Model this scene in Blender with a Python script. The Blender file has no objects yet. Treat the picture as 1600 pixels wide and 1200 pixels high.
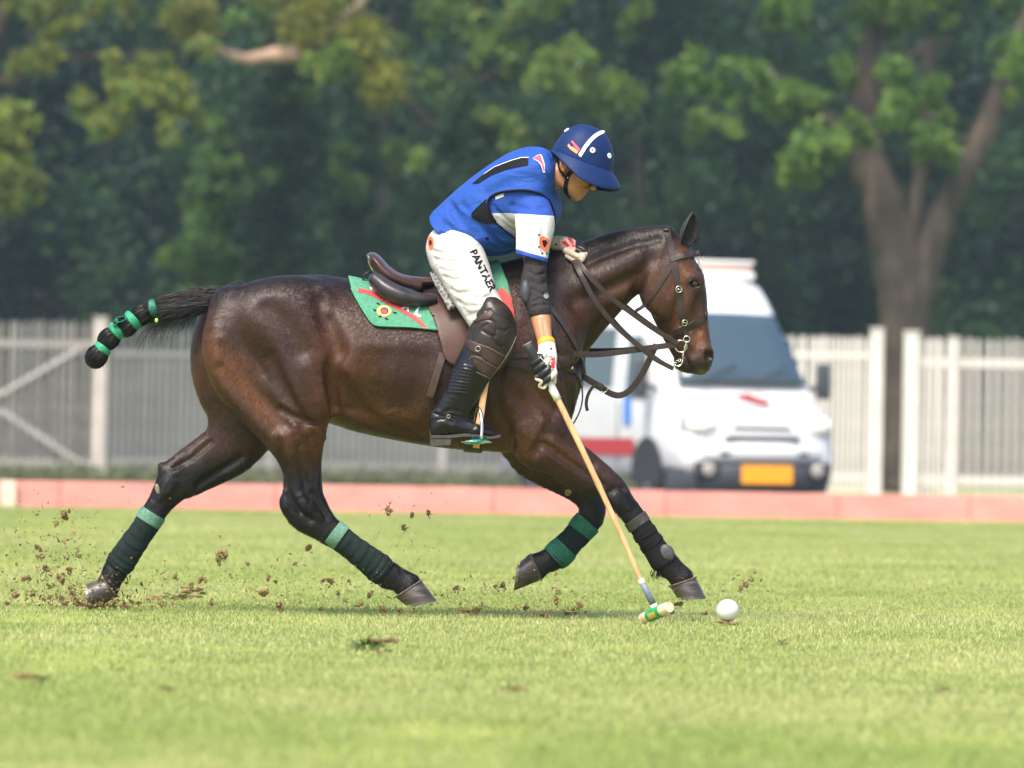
import bpy, bmesh, math, random
import numpy as np
from mathutils import Vector, Matrix
from mathutils.bvhtree import BVHTree

# ------------------------------------------------------------------ camera, sky, sun, exposure
SC = bpy.context.scene
COL = SC.collection
RND = random.Random(7)
NPR = np.random.RandomState(11)
F_PX, W_PX, H_PX = 9360.0, 1600.0, 1200.0          # focal length in pixels of the 1600 wide frame
CAM_H, CAM_D = 0.68, 24.0
cam_d = bpy.data.cameras.new('camera')
cam = bpy.data.objects.new('camera', cam_d)
COL.objects.link(cam)
cam_d.sensor_width = 36.0
cam_d.lens = F_PX / W_PX * 36.0
cam_d.clip_start, cam_d.clip_end = 0.5, 3000.0
CAM_M = (Matrix.Translation((0, -CAM_D, CAM_H)) @ Matrix.Rotation(math.radians(90.612), 4, 'X')
         @ Matrix.Rotation(math.radians(1.0), 4, 'Z'))
cam.matrix_world = CAM_M
cam_d.dof.use_dof = True
cam_d.dof.focus_distance = 23.75
cam_d.dof.aperture_fstop = 3.8
SC.camera = cam

world = bpy.data.worlds.new('World')
SC.world = world
world.use_nodes = True
wn, wl = world.node_tree.nodes, world.node_tree.links
bg = wn.get('Background') or wn.new('ShaderNodeBackground')
sky = wn.new('ShaderNodeTexSky')
sky.sky_type = 'NISHITA'
sky.sun_disc = False
SUN_EL, SUN_AZ = math.radians(57), math.radians(206)   # azimuth from +Y, clockwise: behind the camera, to the left
sky.sun_elevation = SUN_EL
sky.sun_rotation = SUN_AZ
sky.dust_density = 3.0
sky.ozone_density = 1.5
wl.new(sky.outputs[0], bg.inputs[0])
bg.inputs[1].default_value = 0.103
sun_d = bpy.data.lights.new('sun', 'SUN')
sun_d.energy = 2.05
sun_d.angle = math.radians(28)
sun_d.color = (1.0, 0.92, 0.79)
sun = bpy.data.objects.new('sun', sun_d)
COL.objects.link(sun)
_sd = Vector((math.sin(SUN_AZ) * math.cos(SUN_EL), math.cos(SUN_AZ) * math.cos(SUN_EL), math.sin(SUN_EL)))
sun.rotation_euler = _sd.to_track_quat('Z', 'Y').to_euler()
sun.location = _sd * 30
SC.view_settings.view_transform = 'Standard'
SC.view_settings.look = 'None'
SC.view_settings.exposure = 1.65
SC.view_settings.gamma = 1.0
SC.view_settings.use_curve_mapping = False
SC.render.engine = 'CYCLES'
SC.cycles.use_denoising = True
SC.cycles.max_bounces = 5
SC.cycles.diffuse_bounces = 2
SC.cycles.glossy_bounces = 2
SC.cycles.transmission_bounces = 3
SC.cycles.transparent_max_bounces = 6
SC.cycles.volume_bounces = 0
SC.cycles.caustics_reflective = False
SC.cycles.caustics_refractive = False

# ------------------------------------------------------------------ helpers
_R3 = CAM_M.to_3x3()
_O = CAM_M.translation.copy()

def P(px, py, y=0.0):
    """point of the place seen at photo pixel (px, py) and standing at depth y"""
    d = _R3 @ Vector(((px - 800.0) / F_PX, (600.0 - py) / F_PX, -1.0))
    t = (y - _O.y) / d.y
    return _O + d * t

def PXM(y=0.0):
    return (CAM_D + y) / F_PX                       # metres per pixel at depth y

def GX(px, y):
    """X of pixel column px at depth y near the ground"""
    return P(px, 800, y).x

def lin(r, g, b):
    f = lambda c: (c / 255.0) / 12.92 if c <= 10 else (((c / 255.0) + 0.055) / 1.055) ** 2.4
    return (f(r), f(g), f(b))

class NT:
    """small node-tree helper"""
    def __init__(s, name, rough=0.6, base=(0.5, 0.5, 0.5), spec=0.5, metal=0.0):
        s.m = bpy.data.materials.new(name)
        s.m.use_nodes = True
        s.t = s.m.node_tree
        s.b = s.t.nodes.get('Principled BSDF')
        s.out = s.t.nodes.get('Material Output')
        s.b.inputs['Base Color'].default_value = (*base, 1)
        s.b.inputs['Roughness'].default_value = rough
        s.b.inputs['Specular IOR Level'].default_value = spec
        s.b.inputs['Metallic'].default_value = metal
        s.m.diffuse_color = (*base, 1)
    def n(s, typ, **kw):
        nd = s.t.nodes.new(typ)
        for k, v in kw.items():
            if k.startswith('i_'):
                nd.inputs[int(k[2:]) if k[2:].isdigit() else k[2:]].default_value = v
            else:
                setattr(nd, k, v)
        return nd
    def l(s, a, b):
        s.t.links.new(a, b)
    def coord(s, scale=(1, 1, 1), rot=(0, 0, 0), kind='Object'):
        tc = s.n('ShaderNodeTexCoord')
        mp = s.n('ShaderNodeMapping')
        mp.inputs['Scale'].default_value = scale
        mp.inputs['Rotation'].default_value = rot
        s.l(tc.outputs[kind], mp.inputs[0])
        return mp.outputs[0]
    def noise(s, scale, detail=4, rough=0.55, vec=None, dist=0.0):
        nd = s.n('ShaderNodeTexNoise')
        nd.inputs['Scale'].default_value = scale
        nd.inputs['Detail'].default_value = detail
        nd.inputs['Roughness'].default_value = rough
        nd.inputs['Distortion'].default_value = dist
        s.l(vec if vec is not None else s.coord(), nd.inputs['Vector'])
        return nd
    def ramp(s, fac, stops):
        r = s.n('ShaderNodeValToRGB')
        e = r.color_ramp.elements
        while len(e) < len(stops):
            e.new(0.5)
        for i, (p, c) in enumerate(stops):
            e[i].position = p
            e[i].color = (*c, 1) if len(c) == 3 else c
        s.l(fac, r.inputs[0])
        return r.outputs[0]
    def mix(s, a, b, fac, mode='MIX'):
        m = s.n('ShaderNodeMix', data_type='RGBA', blend_type=mode)
        for v, k in ((a, 6), (b, 7), (fac, 0)):
            if hasattr(v, 'links'):
                s.l(v, m.inputs[k])
            elif k == 0:
                m.inputs[0].default_value = v
            else:
                m.inputs[k].default_value = (*v, 1)
        return m.outputs[2]
    def base(s, sock):
        s.l(sock, s.b.inputs['Base Color'])
    def bump(s, sock, strength=0.3, dist=0.01):
        b = s.n('ShaderNodeBump')
        b.inputs['Strength'].default_value = strength
        b.inputs['Distance'].default_value = dist
        prev = s.b.inputs['Normal'].links
        if prev:
            s.l(prev[0].from_socket, b.inputs['Normal'])
        s.l(sock, b.inputs['Height'])
        s.l(b.outputs[0], s.b.inputs['Normal'])

MATS = {}
def mat(name, base, rough=0.6, spec=0.5, metal=0.0, nscale=0, namp=0.15, bump=0.0, bscale=None, bdist=0.004, stretch=(1, 1, 1)):
    """plain procedural material: colour broken up by noise, fine relief"""
    if name in MATS:
        return MATS[name]
    q = NT(name, rough, base, spec, metal)
    if nscale:
        n = q.noise(nscale, 5, vec=q.coord(stretch))
        lo = tuple(c * (1 - namp) for c in base)
        hi = tuple(min(1, c * (1 + namp)) for c in base)
        q.base(q.ramp(n.outputs[0], [(0.3, lo), (0.7, hi)]))
    if bump:
        n2 = q.noise(bscale or nscale * 3 or 50, 4, vec=q.coord(stretch))
        q.bump(n2.outputs[0], bump, bdist)
    MATS[name] = q.m
    return q.m

def link(o, parent=None):
    COL.objects.link(o)
    if parent is not None:
        o.parent = parent
    return o

def tag(o, label=None, cat=None, group=None, kind=None):
    if label: o['label'] = label
    if cat: o['category'] = cat
    if group: o['group'] = group
    if kind: o['kind'] = kind
    return o

def empty(name, loc=(0, 0, 0)):
    o = bpy.data.objects.new(name, None)
    COL.objects.link(o)
    o.location = loc
    o.empty_display_size = 0.1
    return o

def shade(me, smooth=True):
    me.polygons.foreach_set('use_smooth', [smooth] * len(me.polygons))

def mesh_obj(name, verts, faces, m, parent=None, smooth=True, midx=None):
    """verts in world space; the object's own origin stays at the parent's"""
    me = bpy.data.meshes.new(name)
    off = Vector((0, 0, 0))
    if parent is not None:
        off = WORLD_OFF(parent)
    if isinstance(verts, np.ndarray):
        vv = (verts - np.array(off, dtype=verts.dtype)).tolist()
    else:
        vv = [tuple(Vector(v) - off) for v in verts]
    me.from_pydata(vv, [], faces if isinstance(faces, list) else faces.tolist())
    for mm in (m if isinstance(m, (list, tuple)) else [m]):
        me.materials.append(mm)
    if midx is not None:
        me.polygons.foreach_set('material_index', np.asarray(midx, dtype=np.int32))
    shade(me, smooth)
    me.update()
    o = bpy.data.objects.new(name, me)
    link(o, parent)
    return o

def WORLD_OFF(p):
    off = Vector((0, 0, 0))
    while p is not None:
        off += p.location
        p = p.parent
    return off

class MB:
    """mesh builder that collects shapes into one part"""
    def __init__(s):
        s.v, s.f, s.mi = [], [], []
        s.cur = 0
    def add(s, vs, fs):
        b = len(s.v)
        s.v += [tuple(v) for v in vs]
        s.f += [tuple(i + b for i in f) for f in fs]
        s.mi += [s.cur] * len(fs)
        return s
    def box(s, c, d, rot=None, bev=0.0):
        c = Vector(c); hx, hy, hz = d[0] / 2, d[1] / 2, d[2] / 2
        if bev <= 0:
            vs = [Vector((x, y, z)) for x in (-hx, hx) for y in (-hy, hy) for z in (-hz, hz)]
            fs = [(0, 1, 3, 2), (4, 6, 7, 5), (0, 4, 5, 1), (2, 3, 7, 6), (0, 2, 6, 4), (1, 5, 7, 3)]
        else:
            bm = bmesh.new()
            bmesh.ops.create_cube(bm, size=1.0, matrix=Matrix.Diagonal((d[0], d[1], d[2], 1)))
            bmesh.ops.bevel(bm, geom=bm.edges[:], offset=bev, segments=2, profile=0.5, affect='EDGES')
            bm.verts.index_update()
            vs = [v.co.copy() for v in bm.verts]
            fs = [tuple(v.index for v in f.verts) for f in bm.faces]
            bm.free()
        if rot is not None:
            vs = [rot @ v for v in vs]
        return s.add([c + v for v in vs], fs)
    def tube(s, pts, rad, n=8, caps=True, up=None):
        """round tube along pts; rad number or list, or list of (a, b) ellipses"""
        pts = [Vector(p) for p in pts]
        m = len(pts)
        if not isinstance(rad, (list, tuple)):
            rad = [rad] * m
        fr = frames(pts, up)
        vs, fs = [], []
        for i in range(m):
            r = rad[i]
            a, b = r if isinstance(r, (tuple, list)) else (r, r)
            for k in range(n):
                t = 2 * math.pi * k / n
                vs.append(pts[i] + fr[i][1] * (a * math.cos(t)) + fr[i][2] * (b * math.sin(t)))
        for i in range(m - 1):
            for k in range(n):
                k2 = (k + 1) % n
                fs.append((i * n + k, i * n + k2, (i + 1) * n + k2, (i + 1) * n + k))
        if caps:
            fs.append(tuple(range(n - 1, -1, -1)))
            fs.append(tuple((m - 1) * n + k for k in range(n)))
        return s.add(vs, fs)
    def lathe(s, prof, axis_o, axis_d, n=20, xdir=None, sx=1.0):
        """prof: list of (radius, along)"""
        ax = Vector(axis_d).normalized(); o = Vector(axis_o)
        x = Vector(xdir) if xdir is not None else ax.orthogonal()
        x = (x - ax * x.dot(ax)).normalized(); y = ax.cross(x)
        vs, fs = [], []
        for r, h in prof:
            for k in range(n):
                t = 2 * math.pi * k / n
                vs.append(o + ax * h + x * (r * sx * math.cos(t)) + y * (r * math.sin(t)))
        for i in range(len(prof) - 1):
            for k in range(n):
                k2 = (k + 1) % n
                fs.append((i * n + k, i * n + k2, (i + 1) * n + k2, (i + 1) * n + k))
        fs.append(tuple(range(n - 1, -1, -1)))
        fs.append(tuple((len(prof) - 1) * n + k for k in range(n)))
        return s.add(vs, fs)
    def ball(s, c, r, nu=12, nv=8, rot=None):
        c = Vector(c)
        if not isinstance(r, (tuple, list)):
            r = (r, r, r)
        vs = [Vector((0, 0, r[2]))]
        for i in range(1, nv):
            a = math.pi * i / nv
            for k in range(nu):
                t = 2 * math.pi * k / nu
                vs.append(Vector((r[0] * math.sin(a) * math.cos(t), r[1] * math.sin(a) * math.sin(t), r[2] * math.cos(a))))
        vs.append(Vector((0, 0, -r[2])))
        fs = [(0, 1 + k, 1 + (k + 1) % nu) for k in range(nu)]
        for i in range(nv - 2):
            for k in range(nu):
                a = 1 + i * nu; k2 = (k + 1) % nu
                fs.append((a + k, a + nu + k, a + nu + k2, a + k2))
        e = len(vs) - 1; a = 1 + (nv - 2) * nu
        fs += [(e, a + (k + 1) % nu, a + k) for k in range(nu)]
        if rot is not None:
            vs = [rot @ v for v in vs]
        return s.add([c + v for v in vs], fs)
    def torus(s, c, R, r, axis=(0, 1, 0), n=20, m=8, sx=1.0, xdir=None):
        ax = Vector(axis).normalized()
        x = Vector(xdir) if xdir is not None else ax.orthogonal()
        x = (x - ax * x.dot(ax)).normalized(); y = ax.cross(x)
        c = Vector(c); vs, fs = [], []
        for i in range(n):
            t = 2 * math.pi * i / n
            d = x * math.cos(t) * sx + y * math.sin(t)
            for k in range(m):
                u = 2 * math.pi * k / m
                vs.append(c + d * R + d.normalized() * (r * math.cos(u)) + ax * (r * math.sin(u)))
        for i in range(n):
            for k in range(m):
                i2, k2 = (i + 1) % n, (k + 1) % m
                fs.append((i * m + k, i2 * m + k, i2 * m + k2, i * m + k2))
        return s.add(vs, fs)
    def prism(s, poly, depth_vec):
        """closed polygon (list of points) extruded by a vector"""
        n = len(poly); d = Vector(depth_vec)
        vs = [Vector(p) for p in poly] + [Vector(p) + d for p in poly]
        fs = [tuple(range(n)), tuple(range(2 * n - 1, n - 1, -1))]
        fs += [(i, i + n, (i + 1) % n + n, (i + 1) % n) for i in range(n)]
        return s.add(vs, fs)
    def build(s, name, m, parent=None, smooth=True, autosmooth=None):
        o = mesh_obj(name, s.v, s.f, m, parent, smooth, s.mi)
        bm = bmesh.new(); bm.from_mesh(o.data)
        bmesh.ops.recalc_face_normals(bm, faces=bm.faces[:])
        bm.to_mesh(o.data); bm.free()
        if autosmooth is not None:
            o.data.set_sharp_from_angle(angle=math.radians(autosmooth))
        return o

def frames(pts, up=None):
    """tangent / normal / binormal along a polyline (parallel transport, or held to an up vector)"""
    m = len(pts); out = []
    T = []
    for i in range(m):
        d = pts[min(i + 1, m - 1)] - pts[max(i - 1, 0)]
        T.append(d.normalized() if d.length > 1e-9 else Vector((0, 0, 1)))
    if up is not None:
        for i in range(m):
            u = up[i] if isinstance(up, list) else up
            u = Vector(u)
            n2 = T[i].cross(u)
            if n2.length < 1e-6: n2 = T[i].orthogonal()
            n2.normalize()
            out.append((T[i], n2, n2.cross(T[i])))
        return out
    n = T[0].orthogonal().normalized()
    for i in range(m):
        n = (n - T[i] * n.dot(T[i]))
        n = n.normalized() if n.length > 1e-9 else T[i].orthogonal().normalized()
        out.append((T[i], n, T[i].cross(n)))
    return out

def spline(pts, sub=5):
    """Catmull-Rom through rows of numbers"""
    p = np.asarray(pts, dtype=float)
    n = len(p)
    if n < 3:
        t = np.linspace(0, 1, sub + 1)[:, None]
        return p[0] * (1 - t) + p[1] * t
    out = []
    for i in range(n - 1):
        p0, p1, p2, p3 = p[max(i - 1, 0)], p[i], p[i + 1], p[min(i + 2, n - 1)]
        if i == 0: p0 = 2 * p1 - p2
        if i + 2 > n - 1: p3 = 2 * p2 - p1
        for k in range(sub):
            t = k / sub
            out.append(0.5 * ((2 * p1) + (p2 - p0) * t + (2 * p0 - 5 * p1 + 4 * p2 - p3) * t * t + (3 * p1 - p0 - 3 * p2 + p3) * t ** 3))
    out.append(p[-1])
    return np.array(out)

# ------------------------------------------------------------------ implicit modelling: bodies grown as one continuous surface
class SDF:
    def __init__(s, lo, hi, h):
        s.h = h
        s.lo = np.array(lo, float)
        s.n = np.ceil((np.array(hi, float) - s.lo) / h).astype(int) + 1
        s.ax = [(s.lo[i] + h * np.arange(s.n[i])).astype(np.float32) for i in range(3)]
        s.D = np.full(tuple(s.n), 0.4, dtype=np.float32)
    def blk(s, lo, hi):
        a = np.clip(np.floor((np.asarray(lo) - s.lo) / s.h).astype(int), 0, s.n)
        b = np.clip(np.ceil((np.asarray(hi) - s.lo) / s.h).astype(int) + 1, 0, s.n)
        return tuple(slice(int(a[i]), int(b[i])) for i in range(3))
    def xyz(s, sl):
        return (s.ax[0][sl[0]][:, None, None], s.ax[1][sl[1]][None, :, None], s.ax[2][sl[2]][None, None, :])
    def blend(s, sl, d, k, mode='add'):
        a = s.D[sl]
        if mode == 'sub':
            a, d = -a, d
        if k > 0:
            hh = np.maximum(k - np.abs(a - d), 0) / k
            r = np.minimum(a, d) - hh * hh * (k * 0.25)
        else:
            r = np.minimum(a, d)
        s.D[sl] = -r if mode == 'sub' else r
    @staticmethod
    def seg(x, y, z, A, B, ra, rb, cap=1.0, ob=None):
        A = np.asarray(A, float); B = np.asarray(B, float)
        d = B - A; L = max(np.linalg.norm(d), 1e-6); T = d / L
        n1 = np.cross((0, 1, 0), T)
        if np.linalg.norm(n1) < 0.15:
            n1 = np.cross((0, 0, 1), T)
        n1 /= np.linalg.norm(n1); n2 = np.cross(T, n1)
        cc = 0.0
        if ob is not None:                       # section drawn slantwise to the path
            o = np.asarray(ob, float); o = o / np.linalg.norm(o); o = o if o @ n1 > 0 else -o
            n1 = o; n2 = np.cross(T, n1); n2 /= np.linalg.norm(n2); cc = float(T @ n1)
        f = np.float32
        qx, qy, qz = x - f(A[0]), y - f(A[1]), z - f(A[2])
        w = qx * f(T[0]) + qy * f(T[1]) + qz * f(T[2])
        u = qx * f(n1[0]) + qy * f(n1[1]) + qz * f(n1[2])
        if cc:
            w, u = (w - f(cc) * u) / f(1 - cc * cc), (u - f(cc) * w) / f(1 - cc * cc)
        t = np.clip(w / f(L), 0, 1)
        v = qx * f(n2[0]) + qy * f(n2[1]) + qz * f(n2[2])
        w = w - t * f(L)
        a = f(ra[0]) + t * f(rb[0] - ra[0]); b = f(ra[1]) + t * f(rb[1] - ra[1])
        c = np.minimum(a, b) * f(cap)
        k0 = np.sqrt((u / a) ** 2 + (v / b) ** 2 + (w / c) ** 2)
        k1 = np.sqrt((u / (a * a)) ** 2 + (v / (b * b)) ** 2 + (w / (c * c)) ** 2) + f(1e-6)
        return k0 * (k0 - 1) / k1
    def chain(s, pts, k=0.02, mode='add', sub=4, cap=1.0, ob=False):
        """pts rows: x, y, z, a (in the picture plane), b (across)"""
        q = spline(pts, sub) if len(pts) > 2 else np.asarray(pts, float)
        mg = k + 3 * s.h
        R = q[:, 3:5].max(axis=1)
        lo = (q[:, :3] - R[:, None]).min(0) - mg; hi = (q[:, :3] + R[:, None]).max(0) + mg
        sl = s.blk(lo, hi)
        tmp = np.full(tuple(c.stop - c.start for c in sl), 0.4, np.float32)
        for i in range(len(q) - 1):
            r = max(R[i], R[i + 1])
            l2 = np.minimum(q[i, :3], q[i + 1, :3]) - r - mg; h2 = np.maximum(q[i, :3], q[i + 1, :3]) + r + mg
            s2 = tuple(slice(max(a.start, b.start), max(max(a.start, b.start), min(a.stop, b.stop))) for a, b in zip(s.blk(l2, h2), sl))
            if any(c.stop <= c.start for c in s2): continue
            x, y, z = s.xyz(s2)
            d = s.seg(x, y, z, q[i, :3], q[i + 1, :3], q[i, 3:5], q[i + 1, 3:5], cap, (q[i, 5:8] + q[i + 1, 5:8]) if ob else None)
            loc = tuple(slice(s2[j].start - sl[j].start, s2[j].stop - sl[j].start) for j in range(3))
            tmp[loc] = np.minimum(tmp[loc], d)
        s.blend(sl, tmp, k, mode)
    def ell(s, c, r, ang=0.0, k=0.03, mode='add', M=None):
        """ellipsoid; ang turns it in the picture plane (degrees), or M gives its axes"""
        c = np.asarray(c, float); r = np.asarray(r, float); R = r.max() + k + 3 * s.h
        sl = s.blk(c - R, c + R); x, y, z = s.xyz(sl)
        f = np.float32
        qx, qy, qz = x - f(c[0]), y - f(c[1]), z - f(c[2])
        if M is None:
            ca, sa = f(math.cos(math.radians(ang))), f(math.sin(math.radians(ang)))
            u, v, w = qx * ca + qz * sa, qy, -qx * sa + qz * ca
        else:
            M = np.asarray(M, float)
            u, v, w = [qx * f(M[i][0]) + qy * f(M[i][1]) + qz * f(M[i][2]) for i in range(3)]
        k0 = np.sqrt((u / f(r[0])) ** 2 + (v / f(r[1])) ** 2 + (w / f(r[2])) ** 2)
        k1 = np.sqrt((u / f(r[0] ** 2)) ** 2 + (v / f(r[1] ** 2)) ** 2 + (w / f(r[2] ** 2)) ** 2) + f(1e-6)
        s.blend(sl, k0 * (k0 - 1) / k1, k, mode)
    # ---- shapes given by photo pixels
    def pairs(s, rows, k=0.02, mode='add', sub=4, cap=1.0, ob=False):
        """rows: x1,y1, x2,y2 (the two outlines), depth y, half-thickness b"""
        out = []
        for x1, y1, x2, y2, y, b in rows:
            p = P((x1 + x2) / 2, (y1 + y2) / 2, y)
            e = P(x1, y1, y) - P(x2, y2, y); e.normalize()
            out.append((p.x, p.y, p.z, math.hypot(x1 - x2, y1 - y2) / 2 * PXM(y), b, e.x, e.y, e.z))
        s.chain(out, k, mode, sub, cap, ob)
    def pchain(s, rows, k=0.02, mode='add', sub=4, cap=1.0):
        """rows: px, py, y, a in px, b in m"""
        out = []
        for px, py, y, a, b in rows:
            p = P(px, py, y)
            out.append((p.x, p.y, p.z, a * PXM(y), b))
        s.chain(out, k, mode, sub, cap)
    def pell(s, px, py, y, rx, rz, ry, ang=0.0, k=0.03, mode='add'):
        s.ell(P(px, py, y), (rx * PXM(y), ry, rz * PXM(y)), ang, k, mode)
    def cut(s, p, n, lo, hi):
        """trim with a plane (keep the side the normal points away from) inside a box"""
        sl = s.blk(lo, hi); x, y, z = s.xyz(sl); f = np.float32
        d = (x - f(p[0])) * f(n[0]) + (y - f(p[1])) * f(n[1]) + (z - f(p[2])) * f(n[2])
        s.D[sl] = np.maximum(s.D[sl], d)
    def surf_y(s, px, py, far=False):
        ys = np.linspace(s.ax[1][0], s.ax[1][-1], int(s.n[1] * 1.0))
        if far: ys = ys[::-1]
        prev = None
        for y in ys:
            p = P(px, py, float(y))
            i = [(p[j] - s.lo[j]) / s.h for j in range(3)]
            ii = [int(round(v)) for v in i]
            if any(ii[j] < 0 or ii[j] >= s.n[j] for j in range(3)): continue
            d = float(s.D[ii[0], ii[1], ii[2]])
            if d < 0:
                if prev is not None and prev > 0:
                    return float(y) - (abs(d) / (abs(d) + prev + 1e-9)) * (ys[1] - ys[0])
                return float(y)
            prev = d
        return None
    gain = 1.0
    def groove(s, pts, r, depth, k=0.015, far=False):
        """furrow along photo pixels on the side that faces the camera; r, depth in metres (rows may carry their own)"""
        rows = []
        for q in pts:
            px, py = q[0], q[1]; rr = q[2] if len(q) > 2 else r; dd = q[3] if len(q) > 3 else depth
            y = s.surf_y(px, py, far)
            if y is None: continue
            p = P(px, py, y); sg = -1 if not far else 1
            dd *= s.gain
            rows.append((p.x, p.y + sg * (rr - dd), p.z, rr, rr))
        if len(rows) > 1:
            s.chain(rows, k, 'sub', 4)
    def ridge(s, pts, r, proud, k=0.015, far=False):
        rows = []
        for q in pts:
            px, py = q[0], q[1]; rr = q[2] if len(q) > 2 else r; dd = q[3] if len(q) > 3 else proud
            y = s.surf_y(px, py, far)
            if y is None: continue
            p = P(px, py, y); sg = -1 if not far else 1
            rows.append((p.x, p.y - sg * (rr - dd), p.z, rr, rr))
        if len(rows) > 1:
            s.chain(rows, k, 'add', 4)
    def mesh(s, smooth=1):
        D = s.D
        nx, ny, nz = D.shape
        neg = D < 0
        c = np.zeros((nx - 1, ny - 1, nz - 1), np.uint8)
        for i in (0, 1):
            for j in (0, 1):
                for k in (0, 1):
                    c += neg[i:nx - 1 + i, j:ny - 1 + j, k:nz - 1 + k]
        act = (c > 0) & (c < 8)
        I, J, K = np.nonzero(act)
        idx = np.full(act.shape, -1, np.int32)
        idx[I, J, K] = np.arange(len(I))
        corner = {}
        for i in (0, 1):
            for j in (0, 1):
                for k in (0, 1):
                    corner[i, j, k] = D[I + i, J + j, K + k]
        acc = np.zeros((len(I), 3)); cnt = np.zeros(len(I))
        for a in ((0, 0, 0), (0, 0, 1), (0, 1, 0), (0, 1, 1), (1, 0, 0), (1, 0, 1), (1, 1, 0), (1, 1, 1)):
            for ax in range(3):
                if a[ax]: continue
                b = list(a); b[ax] = 1; b = tuple(b)
                da, db = corner[a], corner[b]
                cr = (da < 0) != (db < 0)
                t = np.where(cr, da / np.where(cr, da - db, 1), 0)
                pt = np.tile(np.array(a, float), (len(I), 1)); pt[:, ax] += t
                acc += pt * cr[:, None]; cnt += cr
        V = s.lo + s.h * (np.stack([I, J, K], 1) + acc / cnt[:, None])
        F = []
        for ax in range(3):
            sa = [slice(1, n - 1) for n in D.shape]; sa[ax] = slice(0, D.shape[ax] - 1)
            sb = list(sa); sb[ax] = slice(1, D.shape[ax])
            A, B = neg[tuple(sa)], neg[tuple(sb)]
            E = np.nonzero(A != B)
            e = [E[i] + (0 if i == ax else 1) for i in range(3)]
            inside = A[E]
            u, v = (ax + 1) % 3, (ax + 2) % 3
            def cell(du, dv):
                q = [e[0].copy(), e[1].copy(), e[2].copy()]; q[u] -= du; q[v] -= dv
                return idx[q[0], q[1], q[2]]
            Q = np.stack([cell(0, 0), cell(1, 0), cell(1, 1), cell(0, 1)], 1)
            Q[~inside] = Q[~inside][:, ::-1]
            F.append(Q)
        F = np.concatenate(F)
        F = F[(F >= 0).all(1)]
        for _ in range(smooth):
            V = lap(V, F, 0.5)
        return V, F

def lap(V, F, lam=0.5):
    acc = np.zeros_like(V); cnt = np.zeros(len(V))
    for a, b in ((0, 1), (1, 2), (2, 3), (3, 0)):
        np.add.at(acc, F[:, a], V[F[:, b]]); np.add.at(acc, F[:, b], V[F[:, a]])
        np.add.at(cnt, F[:, a], 1); np.add.at(cnt, F[:, b], 1)
    return V + lam * (acc / np.maximum(cnt, 1)[:, None] - V)

def bvh_of(V, F):
    return BVHTree.FromPolygons(V.tolist(), F.tolist())

def hit(bvh, px, py, far=False):
    """where the camera's line through a pixel meets a built surface (or leaves it, far)"""
    a = P(px, py, -3.0); b = P(px, py, 3.0)
    d = (b - a).normalized()
    if far:
        r = bvh.ray_cast(b, -d)
    else:
        r = bvh.ray_cast(a, d)
    return (r[0], r[1]) if r[0] is not None else (None, None)

def attr(o, name, rgb):
    """rgb per vertex"""
    a = o.data.color_attributes.new(name, 'FLOAT_COLOR', 'POINT')
    buf = np.ones((len(rgb), 4), np.float32); buf[:, :3] = rgb
    a.data.foreach_set('color', buf.ravel())

def project(co):
    """photo pixel of world points (array n x 3)"""
    Mi = np.array(CAM_M.inverted())
    q = co @ Mi[:3, :3].T + Mi[:3, 3]
    return 800 + q[:, 0] / -q[:, 2] * F_PX, 600 - q[:, 1] / -q[:, 2] * F_PX

def sstep(a, b, x):
    t = np.clip((x - a) / (b - a), 0, 1)
    return t * t * (3 - 2 * t)

def vnoise(x, y, scale, seed=0):
    """cheap smooth value noise on arrays"""
    x = np.asarray(x) / scale + 1000.3; y = np.asarray(y) / scale + 1000.7
    xi, yi = np.floor(x).astype(np.int64), np.floor(y).astype(np.int64)
    fx, fy = x - xi, y - yi
    fx = fx * fx * (3 - 2 * fx); fy = fy * fy * (3 - 2 * fy)
    def hsh(a, b):
        n = (a * 374761393 + b * 668265263 + seed * 144269) & 0x7fffffff
        n = ((n ^ (n >> 13)) * 1274126177) & 0x7fffffff
        return ((n ^ (n >> 16)) & 0xffff) / 65535.0
    return (hsh(xi, yi) * (1 - fx) + hsh(xi + 1, yi) * fx) * (1 - fy) + (hsh(xi, yi + 1) * (1 - fx) + hsh(xi + 1, yi + 1) * fx) * fy

def np_obj(name, V, F, m, parent=None):
    me = bpy.data.meshes.new(name); k = F.shape[1]
    off = np.array(WORLD_OFF(parent)) if parent is not None else 0
    me.vertices.add(len(V)); me.vertices.foreach_set('co', (V - off).astype(np.float32).ravel())
    me.loops.add(F.size); me.loops.foreach_set('vertex_index', F.astype(np.int32).ravel())
    me.polygons.add(len(F)); me.polygons.foreach_set('loop_start', (np.arange(len(F)) * k).astype(np.int32)); me.polygons.foreach_set('loop_total', np.full(len(F), k, np.int32))
    me.update(calc_edges=True); me.materials.append(m)
    o = bpy.data.objects.new(name, me); link(o, parent)
    return o
# ------------------------------------------------------------------ ground, field, boards, fence, wall, trees, van


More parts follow.
